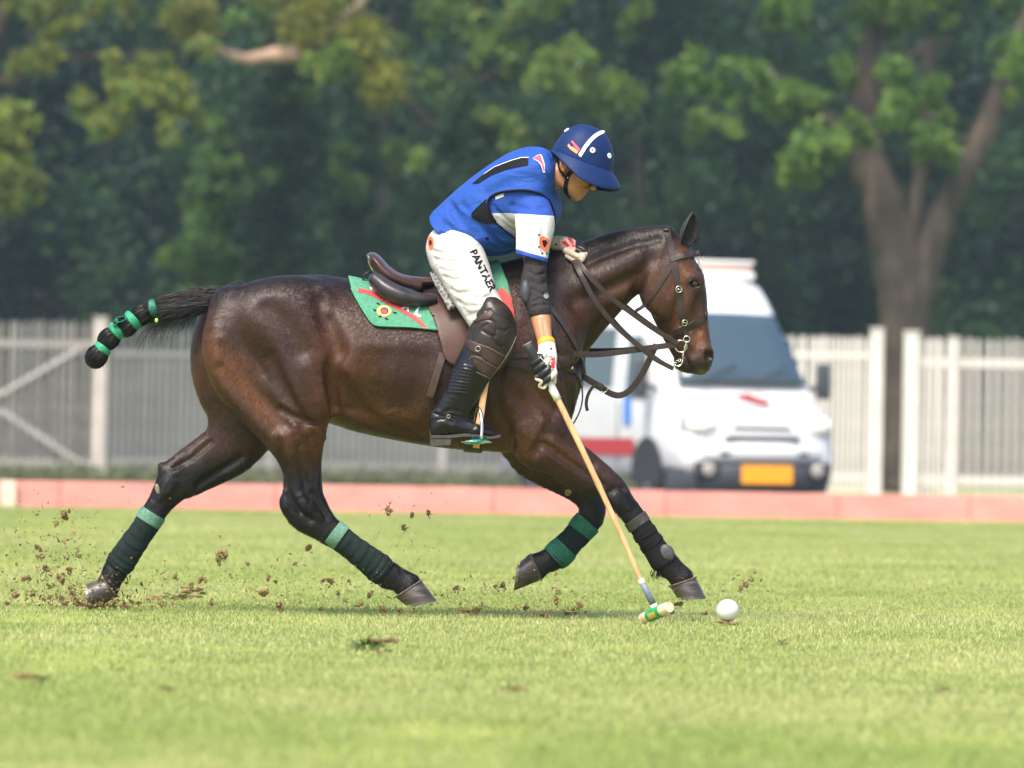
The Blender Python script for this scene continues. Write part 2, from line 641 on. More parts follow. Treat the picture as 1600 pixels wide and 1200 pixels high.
# one ground sheet out to the horizon
q = NT('turf_ground', 0.95, (0.12, 0.2, 0.05), 0.1)
n1 = q.noise(0.5, 6, .6); n2 = q.noise(9, 5, .65); n3 = q.noise(70, 3, .6)
c = q.ramp(n1.outputs[0], [(.3, (0.210, 0.260, 0.060)), (.52, (0.255, 0.290, 0.080)), (.72, (0.305, 0.315, 0.112))])
c2 = q.ramp(n2.outputs[0], [(.28, (0.62, 0.66, 0.55)), (.5, (1, 1, 1)), (.75, (1.3, 1.22, 1.25))])
c3 = q.ramp(n3.outputs[0], [(.3, (0.75, 0.78, 0.7)), (.7, (1.2, 1.2, 1.15))])
q.base(q.mix(q.mix(c, c2, 1.0, 'MULTIPLY'), c3, 1.0, 'MULTIPLY'))
q.bump(n3.outputs[0], .6, .02)
gv, gf = [], []
xs = [-400, -60, -20, -8, 0, 8, 20, 60, 400]; ys = [-60, -20, 0, 20, 36, 60, 90, 200, 900]
for y in ys:
    for x in xs: gv.append((x, y, 0.0))
for j in range(len(ys) - 1):
    for i in range(len(xs) - 1):
        a = j * len(xs) + i; gf.append((a, a + 1, a + len(xs) + 1, a + len(xs)))
tag(mesh_obj('ground', gv, gf, q.m, smooth=False), kind='structure')
# service road behind the boards
road = MB(); road.add([(-120, 41.5, .006), (120, 41.5, .006), (120, 62, .006), (-120, 62, .006)], [(0, 1, 2, 3)])
tag(road.build('road', mat('road_asphalt', (0.075, 0.073, 0.072), .92, nscale=3, namp=.3, bump=.3, bscale=80), smooth=False), kind='structure')

def blades(name, n, y0, y1, hgt, wid, seed, bend=True, margin=1.7, tint=1.0):
    rs = np.random.RandomState(seed)
    u = rs.rand(n)
    D0, D1 = CAM_D + y0, CAM_D + y1
    D = np.sqrt(D0 * D0 + u * (D1 * D1 - D0 * D0)) if not bend else (D0 + (D1 - D0) * u)
    half = D * 800 / F_PX * margin + .35
    x = (rs.rand(n) * 2 - 1) * half; y = D - CAM_D
    # drop blades where the turf is worn
    worn = vnoise(x, y * .6, .55, 3) * .6 + vnoise(x, y, .16, 5) * .4
    keep = rs.rand(n) < np.clip(1.9 - 2.1 * worn, .12, 1)
    x, y, worn = x[keep], y[keep], worn[keep]; n = len(x)
    patch = vnoise(x, y * .5, 1.1, 9) * .6 + vnoise(x, y, .3, 12) * .4
    h = hgt * (.45 + .9 * rs.rand(n) ** 1.5) * (.7 + .6 * patch); w = wid * (.7 + .6 * rs.rand(n))
    a = rs.rand(n) * 2 * np.pi; lean = (.15 + .9 * rs.rand(n)) * h
    fa = rs.rand(n) * 2 * np.pi
    wx, wy = np.cos(fa) * w / 2, np.sin(fa) * w / 2
    lx, ly = np.cos(a) * lean, np.sin(a) * lean
    z = np.zeros(n)
    if bend:
        V = np.stack([np.stack([x - wx, y - wy, z - .004], 1), np.stack([x + wx, y + wy, z - .004], 1),
                      np.stack([x + lx * .4 + wx * .8, y + ly * .4 + wy * .8, h * .65], 1), np.stack([x + lx * .4 - wx * .8, y + ly * .4 - wy * .8, h * .65], 1),
                      np.stack([x + lx * 1.15, y + ly * 1.15, h * .92], 1)], 1).reshape(-1, 3)
        b = np.arange(n) * 5
        loops = np.stack([b, b + 1, b + 2, b + 3, b + 3, b + 2, b + 4], 1).ravel()
        tot = np.tile([4, 3], n); nv = 5
    else:
        V = np.stack([np.stack([x - wx, y - wy, z - .004], 1), np.stack([x + wx, y + wy, z - .004], 1), np.stack([x + lx, y + ly, h], 1)], 1).reshape(-1, 3)
        b = np.arange(n) * 3
        loops = np.stack([b, b + 1, b + 2], 1).ravel(); tot = np.full(n, 3); nv = 3
    me = bpy.data.meshes.new(name)
    me.vertices.add(len(V)); me.vertices.foreach_set('co', V.astype(np.float32).ravel())
    me.loops.add(len(loops)); me.loops.foreach_set('vertex_index', loops.astype(np.int32))
    me.polygons.add(len(tot)); st = np.concatenate([[0], np.cumsum(tot)[:-1]])
    me.polygons.foreach_set('loop_start', st.astype(np.int32)); me.polygons.foreach_set('loop_total', tot.astype(np.int32))
    me.update(calc_edges=True)
    g1 = np.array([0.262, 0.335, 0.092]); g2 = np.array([0.455, 0.470, 0.205]); g3 = np.array([0.60, 0.53, 0.30])
    t = np.clip((patch - .5) * 1.7 + .45 + (rs.rand(n) - .5) * .6, 0, 1)[:, None]
    c = g1 * (1 - t) + g2 * t
    dry = ((rs.rand(n) < .06 + .45 * np.clip(worn - .5, 0, 1) * 2) * (.5 + .5 * rs.rand(n)))[:, None]
    c = (c * (1 - dry) + g3 * dry) * (.8 + .4 * rs.rand(n))[:, None] * tint
    ca = me.color_attributes.new('tint', 'FLOAT_COLOR', 'POINT')
    buf = np.ones((n, nv, 4), np.float32); buf[:, :, :3] = c[:, None, :]
    buf[:, :2, :3] *= .9
    ca.data.foreach_set('color', buf.ravel())
    me.materials.append(GRASS)
    o = bpy.data.objects.new(name, me); link(o)
    return o
qg = NT('grass_blade', 0.55, (0.15, 0.25, 0.05), 0.3)
a_ = qg.n('ShaderNodeVertexColor', layer_name='tint')
tr = qg.n('ShaderNodeBsdfTranslucent'); mx = qg.n('ShaderNodeMixShader'); mx.inputs[0].default_value = .42
qg.base(a_.outputs[0]); qg.l(a_.outputs[0], tr.inputs[0]); qg.l(qg.b.outputs[0], mx.inputs[1]); qg.l(tr.outputs[0], mx.inputs[2]); qg.l(mx.outputs[0], qg.out.inputs[0])
GRASS = qg.m
tag(blades('turf_grass', 470000, -12.4, 6.5, .0165, .0032, 1), 'short mown turf of the playing field', 'grass', kind='stuff')
tag(blades('turf_grass', 360000, 6.5, 36.5, .024, .007, 2, bend=False), 'mown turf in the distance before the pink boards', 'grass', kind='stuff')

# low pink boards that edge the field
BY0, BY1 = 36.2, 39.0
def bline(px):
    t = px / 1600.0; return BY0 + (BY1 - BY0) * t
bb = empty('boundary_boards', (0, 37.5, 0))
tag(bb, 'low line of faded pink wooden boards along the edge of the field', 'boards')
edges_px = [-2900, -2560, -2220, -1880, -1540, -1220, -900, -560, -240, 92, 430, 770, 1040, 1309, 1515, 1810, 2150, 2500, 2840, 3180, 3520, 3860]
for i in range(len(edges_px) - 1):
    pa, pb = edges_px[i], edges_px[i + 1]
    ya, yb = bline(pa), bline(pb)
    A = Vector((GX(pa, ya), ya, 0)); B = Vector((GX(pb, yb), yb, 0))
    d = (B - A).normalized(); nrm = Vector((-d.y, d.x, 0)); g = .006
    A2, B2 = A + d * g, B - d * g
    m = MB(); h = .275 + RND.uniform(-.006, .006); th = .035
    ang = math.atan2(d.y, d.x)
    m.box((A2 + B2) / 2 + Vector((0, 0, h / 2 - .01)), ((B2 - A2).length, th, h), Matrix.Rotation(ang, 3, 'Z'), bev=.006)
    k = RND.uniform(.9, 1.08)
    m.build('board', mat('pink_board_paint_%d' % (i % 4), tuple(v * (0.97, 1.0, 1.03, .98)[i % 4] for v in (0.66, 0.262, 0.235)), .6, nscale=5, namp=.16, bump=.2, bscale=30, stretch=(.3, 1, 1)), bb, smooth=False)
    s = MB(); s.box(B + nrm * .045 + Vector((0, 0, .12)), (.05, .05, .26), Matrix.Rotation(ang, 3, 'Z')); s.build('stake', mat('stake_wood', (.22, .16, .10), .8, nscale=20), bb, smooth=False)
s = MB(); pw = P(11, 772, 36.0)
s.box((pw.x, bline(11) - .05, .135), (.15, .04, .27), bev=.004)
tag(s.build('marker_board', mat('cream_paint', (.62, .50, .40), .6, nscale=8), smooth=False), 'short cream marker board against the pink boards at far left', 'marker')

# palisade fence
FY = 74.0
FH = lambda px, yt: P(px, yt, FY).z
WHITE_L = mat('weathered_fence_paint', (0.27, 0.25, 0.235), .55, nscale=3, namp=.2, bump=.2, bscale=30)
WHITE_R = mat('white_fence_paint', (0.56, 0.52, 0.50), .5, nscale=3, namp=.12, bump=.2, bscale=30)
def slat_mesh(name, h, w, th, m, point=True):
    hh = h - (.05 if point else 0)
    prof = [(-w / 2, 0), (-w / 2, hh), (0, h) if point else None, (w / 2, hh), (w / 2, 0)]
    prof = [p for p in prof if p]
    vs = [Vector((x, -th / 2, z)) for x, z in prof] + [Vector((x, th / 2, z)) for x, z in prof]
    n = len(prof); fs = [tuple(range(n)), tuple(range(2 * n - 1, n - 1, -1))] + [(i, i + n, (i + 1) % n + n, (i + 1) % n) for i in range(n)]
    me = bpy.data.meshes.new(name); me.from_pydata(vs, [], fs); me.materials.append(m); me.update()
    return me
def fence_run(root, px0, px1, step, h, m, y=FY, w=.06, rails=(.45, 2.15), skip=None, railw=.09, dy=0.0):
    me = slat_mesh('slat', h, w, .02, m)
    x0, x1 = GX(px0, y), GX(px1, y + dy)
    n = int(round((x1 - x0) / step))
    for i in range(n + 1):
        t = i / max(1, n)
        o = bpy.data.objects.new('slat', me); link(o, root)
        o.location = Vector((x0 + (x1 - x0) * t, y + dy * t, RND.uniform(.02, .05))) - root.location
        o.rotation_euler = (0, RND.gauss(0, .006), RND.gauss(math.atan2(dy, x1 - x0), .04))
    for z in rails:
        r = MB(); L = math.hypot(x1 - x0, dy)
        r.box(((x0 + x1) / 2, y + dy / 2 + .035, z), (L, .04, railw), Matrix.Rotation(math.atan2(dy, x1 - x0), 3, 'Z'), bev=.005); r.build('rail', m, root, smooth=False)
def post(root, px, h, m, y=FY, w=.16, name='post'):
    r = MB(); r.box((GX(px, y), y + .02, h / 2), (w, w, h), bev=.012); r.box((GX(px, y), y + .02, h + .012), (w + .04, w + .04, .03), bev=.005)
    r.build(name, m, root, smooth=False)
fl = empty('palisade_gate', (GX(60, FY), FY, 0))
tag(fl, 'weathered palisade gate with diagonal braces at the far left', 'gate')
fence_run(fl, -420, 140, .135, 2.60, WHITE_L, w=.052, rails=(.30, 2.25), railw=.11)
for (xa, ya, xb, yb) in ((0, 618, 125, 546), (0, 642, 125, 724), (-130, 546, 0, 618), (-130, 724, 0, 642)):
    a, b = P(xa, ya, FY), P(xb, yb, FY); r = MB(); r.tube([a + Vector((0, -.03, 0)), b + Vector((0, -.03, 0))], [(.05, .018)] * 2, 4, up=Vector((0, -1, 0))); r.build('brace', WHITE_L, fl, smooth=False)
ff = empty('palisade_fence', (GX(420, FY), FY, 0))
tag(ff, 'long weathered palisade fence behind the horse and a grey wall', 'fence')
post(ff, 153, 2.68, mat('gate_post_paint', (0.40, 0.35, 0.32), .5, nscale=3, namp=.15), w=.22)
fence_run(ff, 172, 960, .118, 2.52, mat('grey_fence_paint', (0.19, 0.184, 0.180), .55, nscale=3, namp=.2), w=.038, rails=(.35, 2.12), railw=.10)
for px in (420, 690, 930):
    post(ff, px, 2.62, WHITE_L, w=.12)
fm = empty('swung_gate', (GX(1340, FY), FY, 0))
tag(fm, 'white palisade gate leaf beside the van, ending in a tall white post', 'gate')
fence_run(fm, 1010, 1352, .085, 2.58, WHITE_R, y=FY + 1.6, w=.055, rails=(.3, 2.3), dy=-1.55)
post(fm, 1366, 2.72, WHITE_R, w=.21)
fr = empty('white_palisade_fence', (GX(1500, FY), FY, 0))
tag(fr, 'white palisade fence with wide slats at the far right', 'fence')
post(fr, 1420, 2.68, WHITE_R, w=.24)
fence_run(fr, 1436, 1478, .085, 2.58, WHITE_R, w=.055, rails=(.28, 2.2), railw=.14)
post(fr, 1484, 2.6, WHITE_R, w=.13)
fence_run(fr, 1496, 2300, .155, 2.58, WHITE_R, w=.060, rails=(.28, 2.2), railw=.13)

# grey wall behind the fence
wl_ = MB(); yw = 84.0
wx0, wx1 = GX(165, yw), GX(880, yw)
wl_.box(((wx0 + wx1) / 2, yw, 1.1), (wx1 - wx0, .25, 2.2), bev=.01)
wl_.box(((wx0 + wx1) / 2, yw, 2.24), (wx1 - wx0 + .1, .35, .08), bev=.01)
tag(wl_.build('boundary_wall', mat('grey_render', (0.085, 0.086, 0.090), .9, nscale=1.2, namp=.3, bump=.3, bscale=20), smooth=False), 'long plain grey wall behind the weathered palisade fence', 'wall')
hut = empty('low_building', (GX(80, 112), 112, 0))
tag(hut, 'low drab building half hidden under the trees at far left', 'building')
m = MB(); m.box((GX(90, 112), 114, 1.95), (4.0, 3.2, 3.9), bev=.02); m.build('wall', mat('drab_plaster', (0.15, 0.14, 0.115), .9, nscale=1.5, namp=.35), hut, smooth=False)
m = MB(); m.box((GX(90, 112), 114, 3.98), (4.5, 3.8, .18), bev=.03); m.build('roof', mat('drab_roof', (0.10, 0.10, 0.10), .8, nscale=3), hut, smooth=False)
for px in (40, 130):
    m = MB(); m.box((GX(px, 112), 112.39, 2.3), (.55, .05, .8), bev=.01); w_ = m.build('window', mat('drab_frame', (.2, .19, .17), .6), hut, smooth=False)
    m = MB(); m.box((GX(px, 112), 112.355, 2.3), (.45, .03, .68), bev=.005); m.build('pane', mat('dark_glass', (.02, .025, .03), .1, .8), w_, smooth=False)

# ---- vegetation
def leaf_mat(name, c, var=.35):
    q = NT(name, 0.5, c, 0.35)
    oi = q.noise(2.2, 4, .6)
    col = q.ramp(oi.outputs[0], [(.3, tuple(v * (1 - var) for v in c)), (.55, c), (.75, tuple(v * (1 + var) for v in c))])
    t = q.n('ShaderNodeBsdfTranslucent'); m = q.n('ShaderNodeMixShader'); m.inputs[0].default_value = .4
    q.base(col); q.l(col, t.inputs[0]); q.l(q.b.outputs[0], m.inputs[1]); q.l(t.outputs[0], m.inputs[2]); q.l(m.outputs[0], q.out.inputs[0])
    return q.m
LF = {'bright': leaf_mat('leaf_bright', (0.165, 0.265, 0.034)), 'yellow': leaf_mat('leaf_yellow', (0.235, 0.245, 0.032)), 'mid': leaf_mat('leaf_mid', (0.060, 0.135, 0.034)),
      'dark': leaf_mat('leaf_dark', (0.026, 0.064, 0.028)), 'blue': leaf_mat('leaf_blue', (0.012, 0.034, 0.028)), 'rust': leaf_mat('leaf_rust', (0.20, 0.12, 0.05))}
def leaf_cloud(clumps, n, size, seed, droop=.5):
    """clumps: (centre, radius vec, weight); folded leaf quads with random facing"""
    rs = np.random.RandomState(seed)
    wts = np.array([c[2] for c in clumps], float); wts /= wts.sum()
    pick = rs.choice(len(clumps), n, p=wts)
    C = np.array([tuple(c[0]) for c in clumps])[pick]; R = np.array([tuple(c[1]) for c in clumps])[pick]
    d = rs.normal(size=(n, 3)); d /= np.linalg.norm(d, axis=1)[:, None]
    rad = rs.rand(n) ** .5
    soft = rs.rand(n) < .72
    p = C + np.where(soft[:, None], rs.normal(size=(n, 3)) * .45, d * rad[:, None]) * R
    tw = rs.randint(0, max(2, n // 26), n)                      # leaves gather on twigs
    tp = rs.normal(size=(tw.max() + 1, 3)) * R.mean() * .28
    p = p + tp[tw] * np.array([1, 1, .8])
    ln = rs.normal(size=(n, 3)); ln[:, 2] -= droop; ln /= np.linalg.norm(ln, axis=1)[:, None]
    sd = np.cross(ln, rs.normal(size=(n, 3))); sd /= np.linalg.norm(sd, axis=1)[:, None] + 1e-9
    L = size * (.6 + .8 * rs.rand(n))[:, None]; Wd = L * .30
    nrm = np.cross(ln, sd)
    V = np.stack([p, p + ln * L * .45 + sd * Wd + nrm * L * .06, p + ln * L, p + ln * L * .45 - sd * Wd + nrm * L * .06], 1).reshape(-1, 3)
    b = np.arange(n) * 4
    F = np.stack([b, b + 1, b + 2, b + 3], 1)
    return V, F

BARK = NT('bark', 0.9, (.12, .10, .085), .2)
_b = BARK.noise(1, 6, .65, BARK.coord((4, 4, .9))); BARK.base(BARK.ramp(_b.outputs[0], [(.3, (.036, .028, .022)), (.55, (.080, .062, .048)), (.8, (.145, .112, .086))])); BARK.bump(_b.outputs[0], .8, .05)
BARKD = mat('dark_bark', (.018, .016, .014), .95, nscale=3, namp=.3, bump=.5, bscale=12)  # bark coloured darker so these trunks sink behind the leaves
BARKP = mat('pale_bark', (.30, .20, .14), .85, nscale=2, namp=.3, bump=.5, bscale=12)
def limb(m, pts, y, n=10):
    """pts: px, py, half-width px (tapered, slightly wavering limb at depth y)"""
    q = spline([(a, b, r, dy) for (a, b, r, *e) in pts for dy in [(e[0] if e else 0.0)]], 5)
    m.tube([P(a + 2.0 * math.sin(i * 1.3), b, y + dy) for i, (a, b, r, dy) in enumerate(q)], [max(.02, r * PXM(y)) * (1 + .07 * math.sin(i * 2.1)) for i, (a, b, r, dy) in enumerate(q)], n)
def tree(name, label, y, limbs, clumps, n, size, kinds, seed, bark=None, inner=None, group='trees behind the fence'):
    """limbs: lists of (px, py, r); clumps: (px, py, dy, rx px, rz px, weight); kinds: leaf colours with shares"""
    base = P(limbs[0][0][0], limbs[0][0][1], y); base.z = 0
    t = empty(name, base); tag(t, label, 'tree', group)
    m = MB()
    for i, l in enumerate(limbs):
        if i == 0:
            g = P(l[0][0], l[0][1], y); zpx = l[0][1] + g.z / PXM(y)
            l = [(l[0][0] - 2, zpx + 12, l[0][2] * 1.35)] + list(l)
        limb(m, l, y)
    m.build('trunk', bark or BARK.m, t)
    cl = [(P(a, b, y + dy), (rx * PXM(y), max(rx, rz) * PXM(y) * .9, rz * PXM(y)), w) for a, b, dy, rx, rz, w in clumps]
    crown = None
    for i, (kd, share) in enumerate(kinds):
        V, F = leaf_cloud(cl, int(n * share), size, seed + i)
        o = np_obj('crown' if i == 0 else 'leaves', V, F, LF[kd], t if crown is None else crown)
        crown = crown or o
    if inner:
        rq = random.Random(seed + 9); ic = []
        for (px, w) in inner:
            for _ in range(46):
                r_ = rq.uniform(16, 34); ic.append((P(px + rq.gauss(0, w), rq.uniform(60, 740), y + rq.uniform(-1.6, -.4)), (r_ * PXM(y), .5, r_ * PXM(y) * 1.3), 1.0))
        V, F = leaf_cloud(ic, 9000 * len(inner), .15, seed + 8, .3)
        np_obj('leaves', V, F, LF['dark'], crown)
    return t
def hang(cx, cy, w, h, n, seed, dy=0.0, r=22):
    """drooping sprays: strings of small tufts that hang from twigs"""
    rr = random.Random(seed); out = []
    for _ in range(n):
        x, y, z = cx + rr.gauss(0, w * .5), cy + rr.gauss(0, h * .5), dy + rr.gauss(0, 1.0)
        dx = rr.uniform(-1, 1); L = r * rr.uniform(1.2, 2.6); m = rr.randint(3, 6)
        for j in range(m):
            t = j / (m - 1) - .4
            q = r * rr.uniform(.22, .52) * (1 - .35 * abs(t))
            out.append((x + dx * L * t * .8 + rr.gauss(0, r * .18), y + L * (t * .55 + .5 * t * t) + rr.gauss(0, r * .12), z + rr.gauss(0, .3), q * rr.uniform(.9, 1.7), q * rr.uniform(.6, 1.1), (q / r) ** 1.5))
    return out
# forked tree on the right
tree('forked_tree', 'large grey tree with a forked trunk behind the gap in the white fence', 82.0,
     [[(1416, 760, 42), (1416, 600, 40), (1415, 480, 44), (1402, 400, 40), (1378, 310, 33), (1352, 230, 27), (1352, 140, 22), (1368, 30, 17), (1380, -90, 12)],
      [(1428, 470, 34), (1455, 380, 27), (1490, 300, 22), (1530, 220, 20), (1570, 130, 17), (1610, 20, 13), (1650, -80, 9)],
      [(1424, 430, 20), (1428, 350, 15), (1440, 270, 13), (1452, 170, 11), (1450, 60, 9)],
      [(1370, 280, 14), (1320, 210, 10), (1260, 160, 7), (1200, 110, 5)], [(1365, 150, 10), (1420, 90, 7), (1490, 60, 5)]],
     hang(1235, 120, 60, 50, 9, 1, -2) + hang(1285, 215, 44, 60, 8, 2, -2) + hang(1240, 240, 30, 40, 3, 22, -2) + hang(1420, 125, 46, 40, 6, 3, -2) + hang(1455, 205, 52, 56, 8, 4, -2)
     + hang(1600, 110, 30, 60, 5, 5, -2) + hang(1330, 20, 200, 40, 8, 6, 0, 30) + hang(1500, -10, 160, 50, 6, 7, 0, 30) + hang(1380, -120, 300, 70, 22, 8, 0, 50) + hang(1120, 130, 60, 60, 5, 29, -1),
     40000, .125, [('bright', .55), ('mid', .45)], 40)
# left edge, yellowing
tree('yellowing_tree', 'tree with yellowing leaves at the left edge', 84.0,
     [[(-150, 760, 36), (-148, 560, 34), (-140, 420, 30), (-110, 300, 26), (-70, 180, 22), (-20, 80, 16), (40, -40, 11)], [(-125, 340, 16), (-60, 290, 11), (-10, 250, 7)], [(-60, 170, 12), (20, 120, 9), (110, 90, 6), (230, 90, 4)]],
     hang(15, 215, 36, 66, 11, 11, -2) + hang(22, 290, 26, 40, 7, 12, -2) + hang(215, 110, 100, 40, 14, 13, -2) + hang(150, 165, 70, 30, 6, 14, -2) + hang(280, 150, 30, 40, 5, 15, -2)
     + hang(60, 80, 90, 40, 5, 16, 0) + hang(120, -10, 240, 50, 9, 17, 0, 34) + hang(100, -120, 300, 60, 16, 18, 0, 50) + hang(-130, 180, 90, 150, 12, 19, 0, 40),
     36000, .12, [('yellow', .45), ('bright', .25), ('mid', .24), ('rust', .06)], 50)
# middle left, drooping
tree('drooping_tree', 'mid green drooping tree above the rump of the horse', 90.0,
     [[(452, 760, 22), (450, 560, 20), (446, 430, 18), (436, 300, 15), (424, 180, 12), (420, 40, 9), (430, -80, 7)], [(438, 300, 9), (390, 250, 7), (340, 220, 4)], [(430, 220, 9), (480, 160, 6), (520, 130, 4)]],
     hang(330, 260, 26, 70, 8, 21) + hang(300, 375, 36, 28, 8, 22, -2) + hang(360, 420, 70, 40, 12, 23, -1) + hang(420, 330, 80, 60, 14, 24) + hang(350, 300, 40, 60, 8, 25) + hang(420, 0, 120, 60, 8, 26, 0, 40) + hang(560, 300, 60, 90, 3, 27, 1, 26) + hang(460, 130, 60, 60, 3, 28),
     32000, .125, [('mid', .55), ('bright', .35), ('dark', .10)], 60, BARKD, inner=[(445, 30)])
# centre, high sprays
tree('spreading_tree', 'spreading tree with pale sunlit sprays above the rider', 88.0,
     [[(705, 760, 20), (704, 560, 19), (700, 420, 17), (690, 300, 15), (700, 180, 13), (740, 60, 10), (760, -80, 8)], [(695, 220, 9), (640, 160, 7), (590, 110, 5)], [(715, 140, 9), (800, 110, 7), (900, 100, 5)]],
     hang(830, 95, 90, 30, 12, 31, -2) + hang(920, 130, 60, 40, 10, 32, -2) + hang(790, 195, 44, 36, 6, 33, -1) + hang(560, 95, 60, 22, 7, 34, -2) + hang(640, 240, 26, 22, 3, 35, -1)
     + hang(780, 10, 240, 40, 8, 36, 0, 30) + hang(760, -110, 280, 60, 16, 37, 0, 50) + hang(700, 150, 60, 50, 4, 38) + hang(1080, 150, 70, 80, 3, 39, 1, 26),
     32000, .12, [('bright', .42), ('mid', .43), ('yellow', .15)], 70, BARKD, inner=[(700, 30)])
# pale limb at the top left
pl = empty('leaning_tree', P(560, 760, 86)); pl.location.z = 0
tag(pl, 'tree whose pale bare limb crosses the top of the picture left of the rider', 'tree', 'trees behind the fence')
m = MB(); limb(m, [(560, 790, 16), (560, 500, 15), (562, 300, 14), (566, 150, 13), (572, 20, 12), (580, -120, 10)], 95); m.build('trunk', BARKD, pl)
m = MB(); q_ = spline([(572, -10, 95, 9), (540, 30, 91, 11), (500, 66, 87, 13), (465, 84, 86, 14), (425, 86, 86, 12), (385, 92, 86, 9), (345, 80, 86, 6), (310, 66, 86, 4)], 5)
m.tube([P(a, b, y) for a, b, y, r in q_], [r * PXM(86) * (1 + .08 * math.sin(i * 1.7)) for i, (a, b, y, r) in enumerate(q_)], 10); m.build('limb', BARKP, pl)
V, F = leaf_cloud([(P(a, b, 86), (r * PXM(86),) * 3, 1) for a, b, r in ((300, 30, 30), (480, 40, 34), (560, 60, 30), (600, 130, 26), (520, -40, 60), (400, -60, 60))], 9000, .12, 77)
pc = np_obj('crown', V, F, LF['yellow'], pl)
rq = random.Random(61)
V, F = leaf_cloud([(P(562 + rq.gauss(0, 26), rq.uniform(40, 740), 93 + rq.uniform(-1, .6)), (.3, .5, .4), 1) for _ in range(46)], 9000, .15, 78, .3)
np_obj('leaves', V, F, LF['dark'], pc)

# evergreen trees that close the view behind, one by one
for i, (px, y, h, rx, kd) in enumerate(((-260, 104, 13, 3.6, 'dark'), (-60, 108, 12, 3.4, 'blue'), (170, 106, 12, 3.6, 'blue'), (390, 104, 12, 3.6, 'dark'), (600, 101, 12, 3.8, 'dark'), (800, 104, 12.5, 3.6, 'dark'),
                                        (1000, 102, 12, 3.6, 'dark'), (1190, 105, 12, 3.5, 'dark'), (1400, 108, 12, 3.6, 'blue'), (1610, 103, 13, 3.6, 'dark'), (1830, 105, 13, 3.6, 'dark'))):
    x = GX(px, y); rr = random.Random(300 + i)
    where = ['at the far left edge', 'behind the yellowing tree', 'above the low drab building', 'left of the drooping tree', 'directly behind the saddle', 'directly behind the rider', 'behind the head of the horse', 'directly behind the white van',
             'behind the forked tree', 'right of the forked tree', 'at the far right edge'][i]
    t = empty('evergreen_tree', (x, y, 0)); tag(t, 'dense dark tree ' + where, 'tree', 'dark trees that close the view')
    m = MB(); m.tube([(x + .15 * math.sin(k), y, k * h / 8) for k in range(9)], [.30 * (1 - k / 9.5) for k in range(9)], 9); m.build('trunk', BARKD, t)
    cl = []
    for k in range(58):
        z = h * rr.random() ** .8; w = rx * (1.0 - .35 * abs(z / h - .45)); r = rr.uniform(.45, 1.0)
        cl.append(((x + rr.uniform(-1, 1) * w, y + rr.uniform(-1.9, .9), z), (r, r, r * .8), r * r))
    crown = None
    for j, (c_, sh) in enumerate(((kd, .86), ('mid', .14))):
        V, F = leaf_cloud(cl, int(17000 * sh), .17, 400 + i * 3 + j, .2)
        o = np_obj('crown' if j == 0 else 'leaves', V, F, LF[c_], t if crown is None else crown); crown = crown or o
# the wood beyond reads as one mass
rr = random.Random(5); cl = []
for k in range(620):
    cl.append(((rr.uniform(-50, 50), rr.uniform(112, 124), rr.uniform(0, 15)), (rr.uniform(1.0, 2.0),) * 3, 1.0))
V, F = leaf_cloud(cl, 110000, .50, 901, .1)
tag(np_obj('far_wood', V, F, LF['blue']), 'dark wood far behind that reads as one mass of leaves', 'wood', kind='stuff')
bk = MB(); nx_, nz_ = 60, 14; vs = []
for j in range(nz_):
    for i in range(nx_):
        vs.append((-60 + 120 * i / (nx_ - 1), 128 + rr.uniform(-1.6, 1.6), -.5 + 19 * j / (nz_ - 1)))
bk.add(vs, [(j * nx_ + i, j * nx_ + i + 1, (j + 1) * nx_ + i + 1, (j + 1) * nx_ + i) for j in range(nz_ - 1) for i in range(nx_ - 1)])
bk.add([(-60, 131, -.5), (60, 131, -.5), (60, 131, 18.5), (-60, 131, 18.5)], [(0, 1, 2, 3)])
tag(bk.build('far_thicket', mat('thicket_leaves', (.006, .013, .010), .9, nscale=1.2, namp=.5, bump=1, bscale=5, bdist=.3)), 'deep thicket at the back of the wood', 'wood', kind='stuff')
# weeds along the foot of the fence
V, F = leaf_cloud([((GX(px, 72.5), 72.5 + rr.uniform(-1.2, .8), rr.uniform(.02, .12)), (.35, .3, .10), 1) for px in range(-200, 1000, 10)], 16000, .10, 55, -.8)
tag(np_obj('fence_weeds', V, F, leaf_mat('weed_leaf', (.17, .18, .10))), 'weeds and long grass along the foot of the palisade fence', 'weeds', kind='stuff')

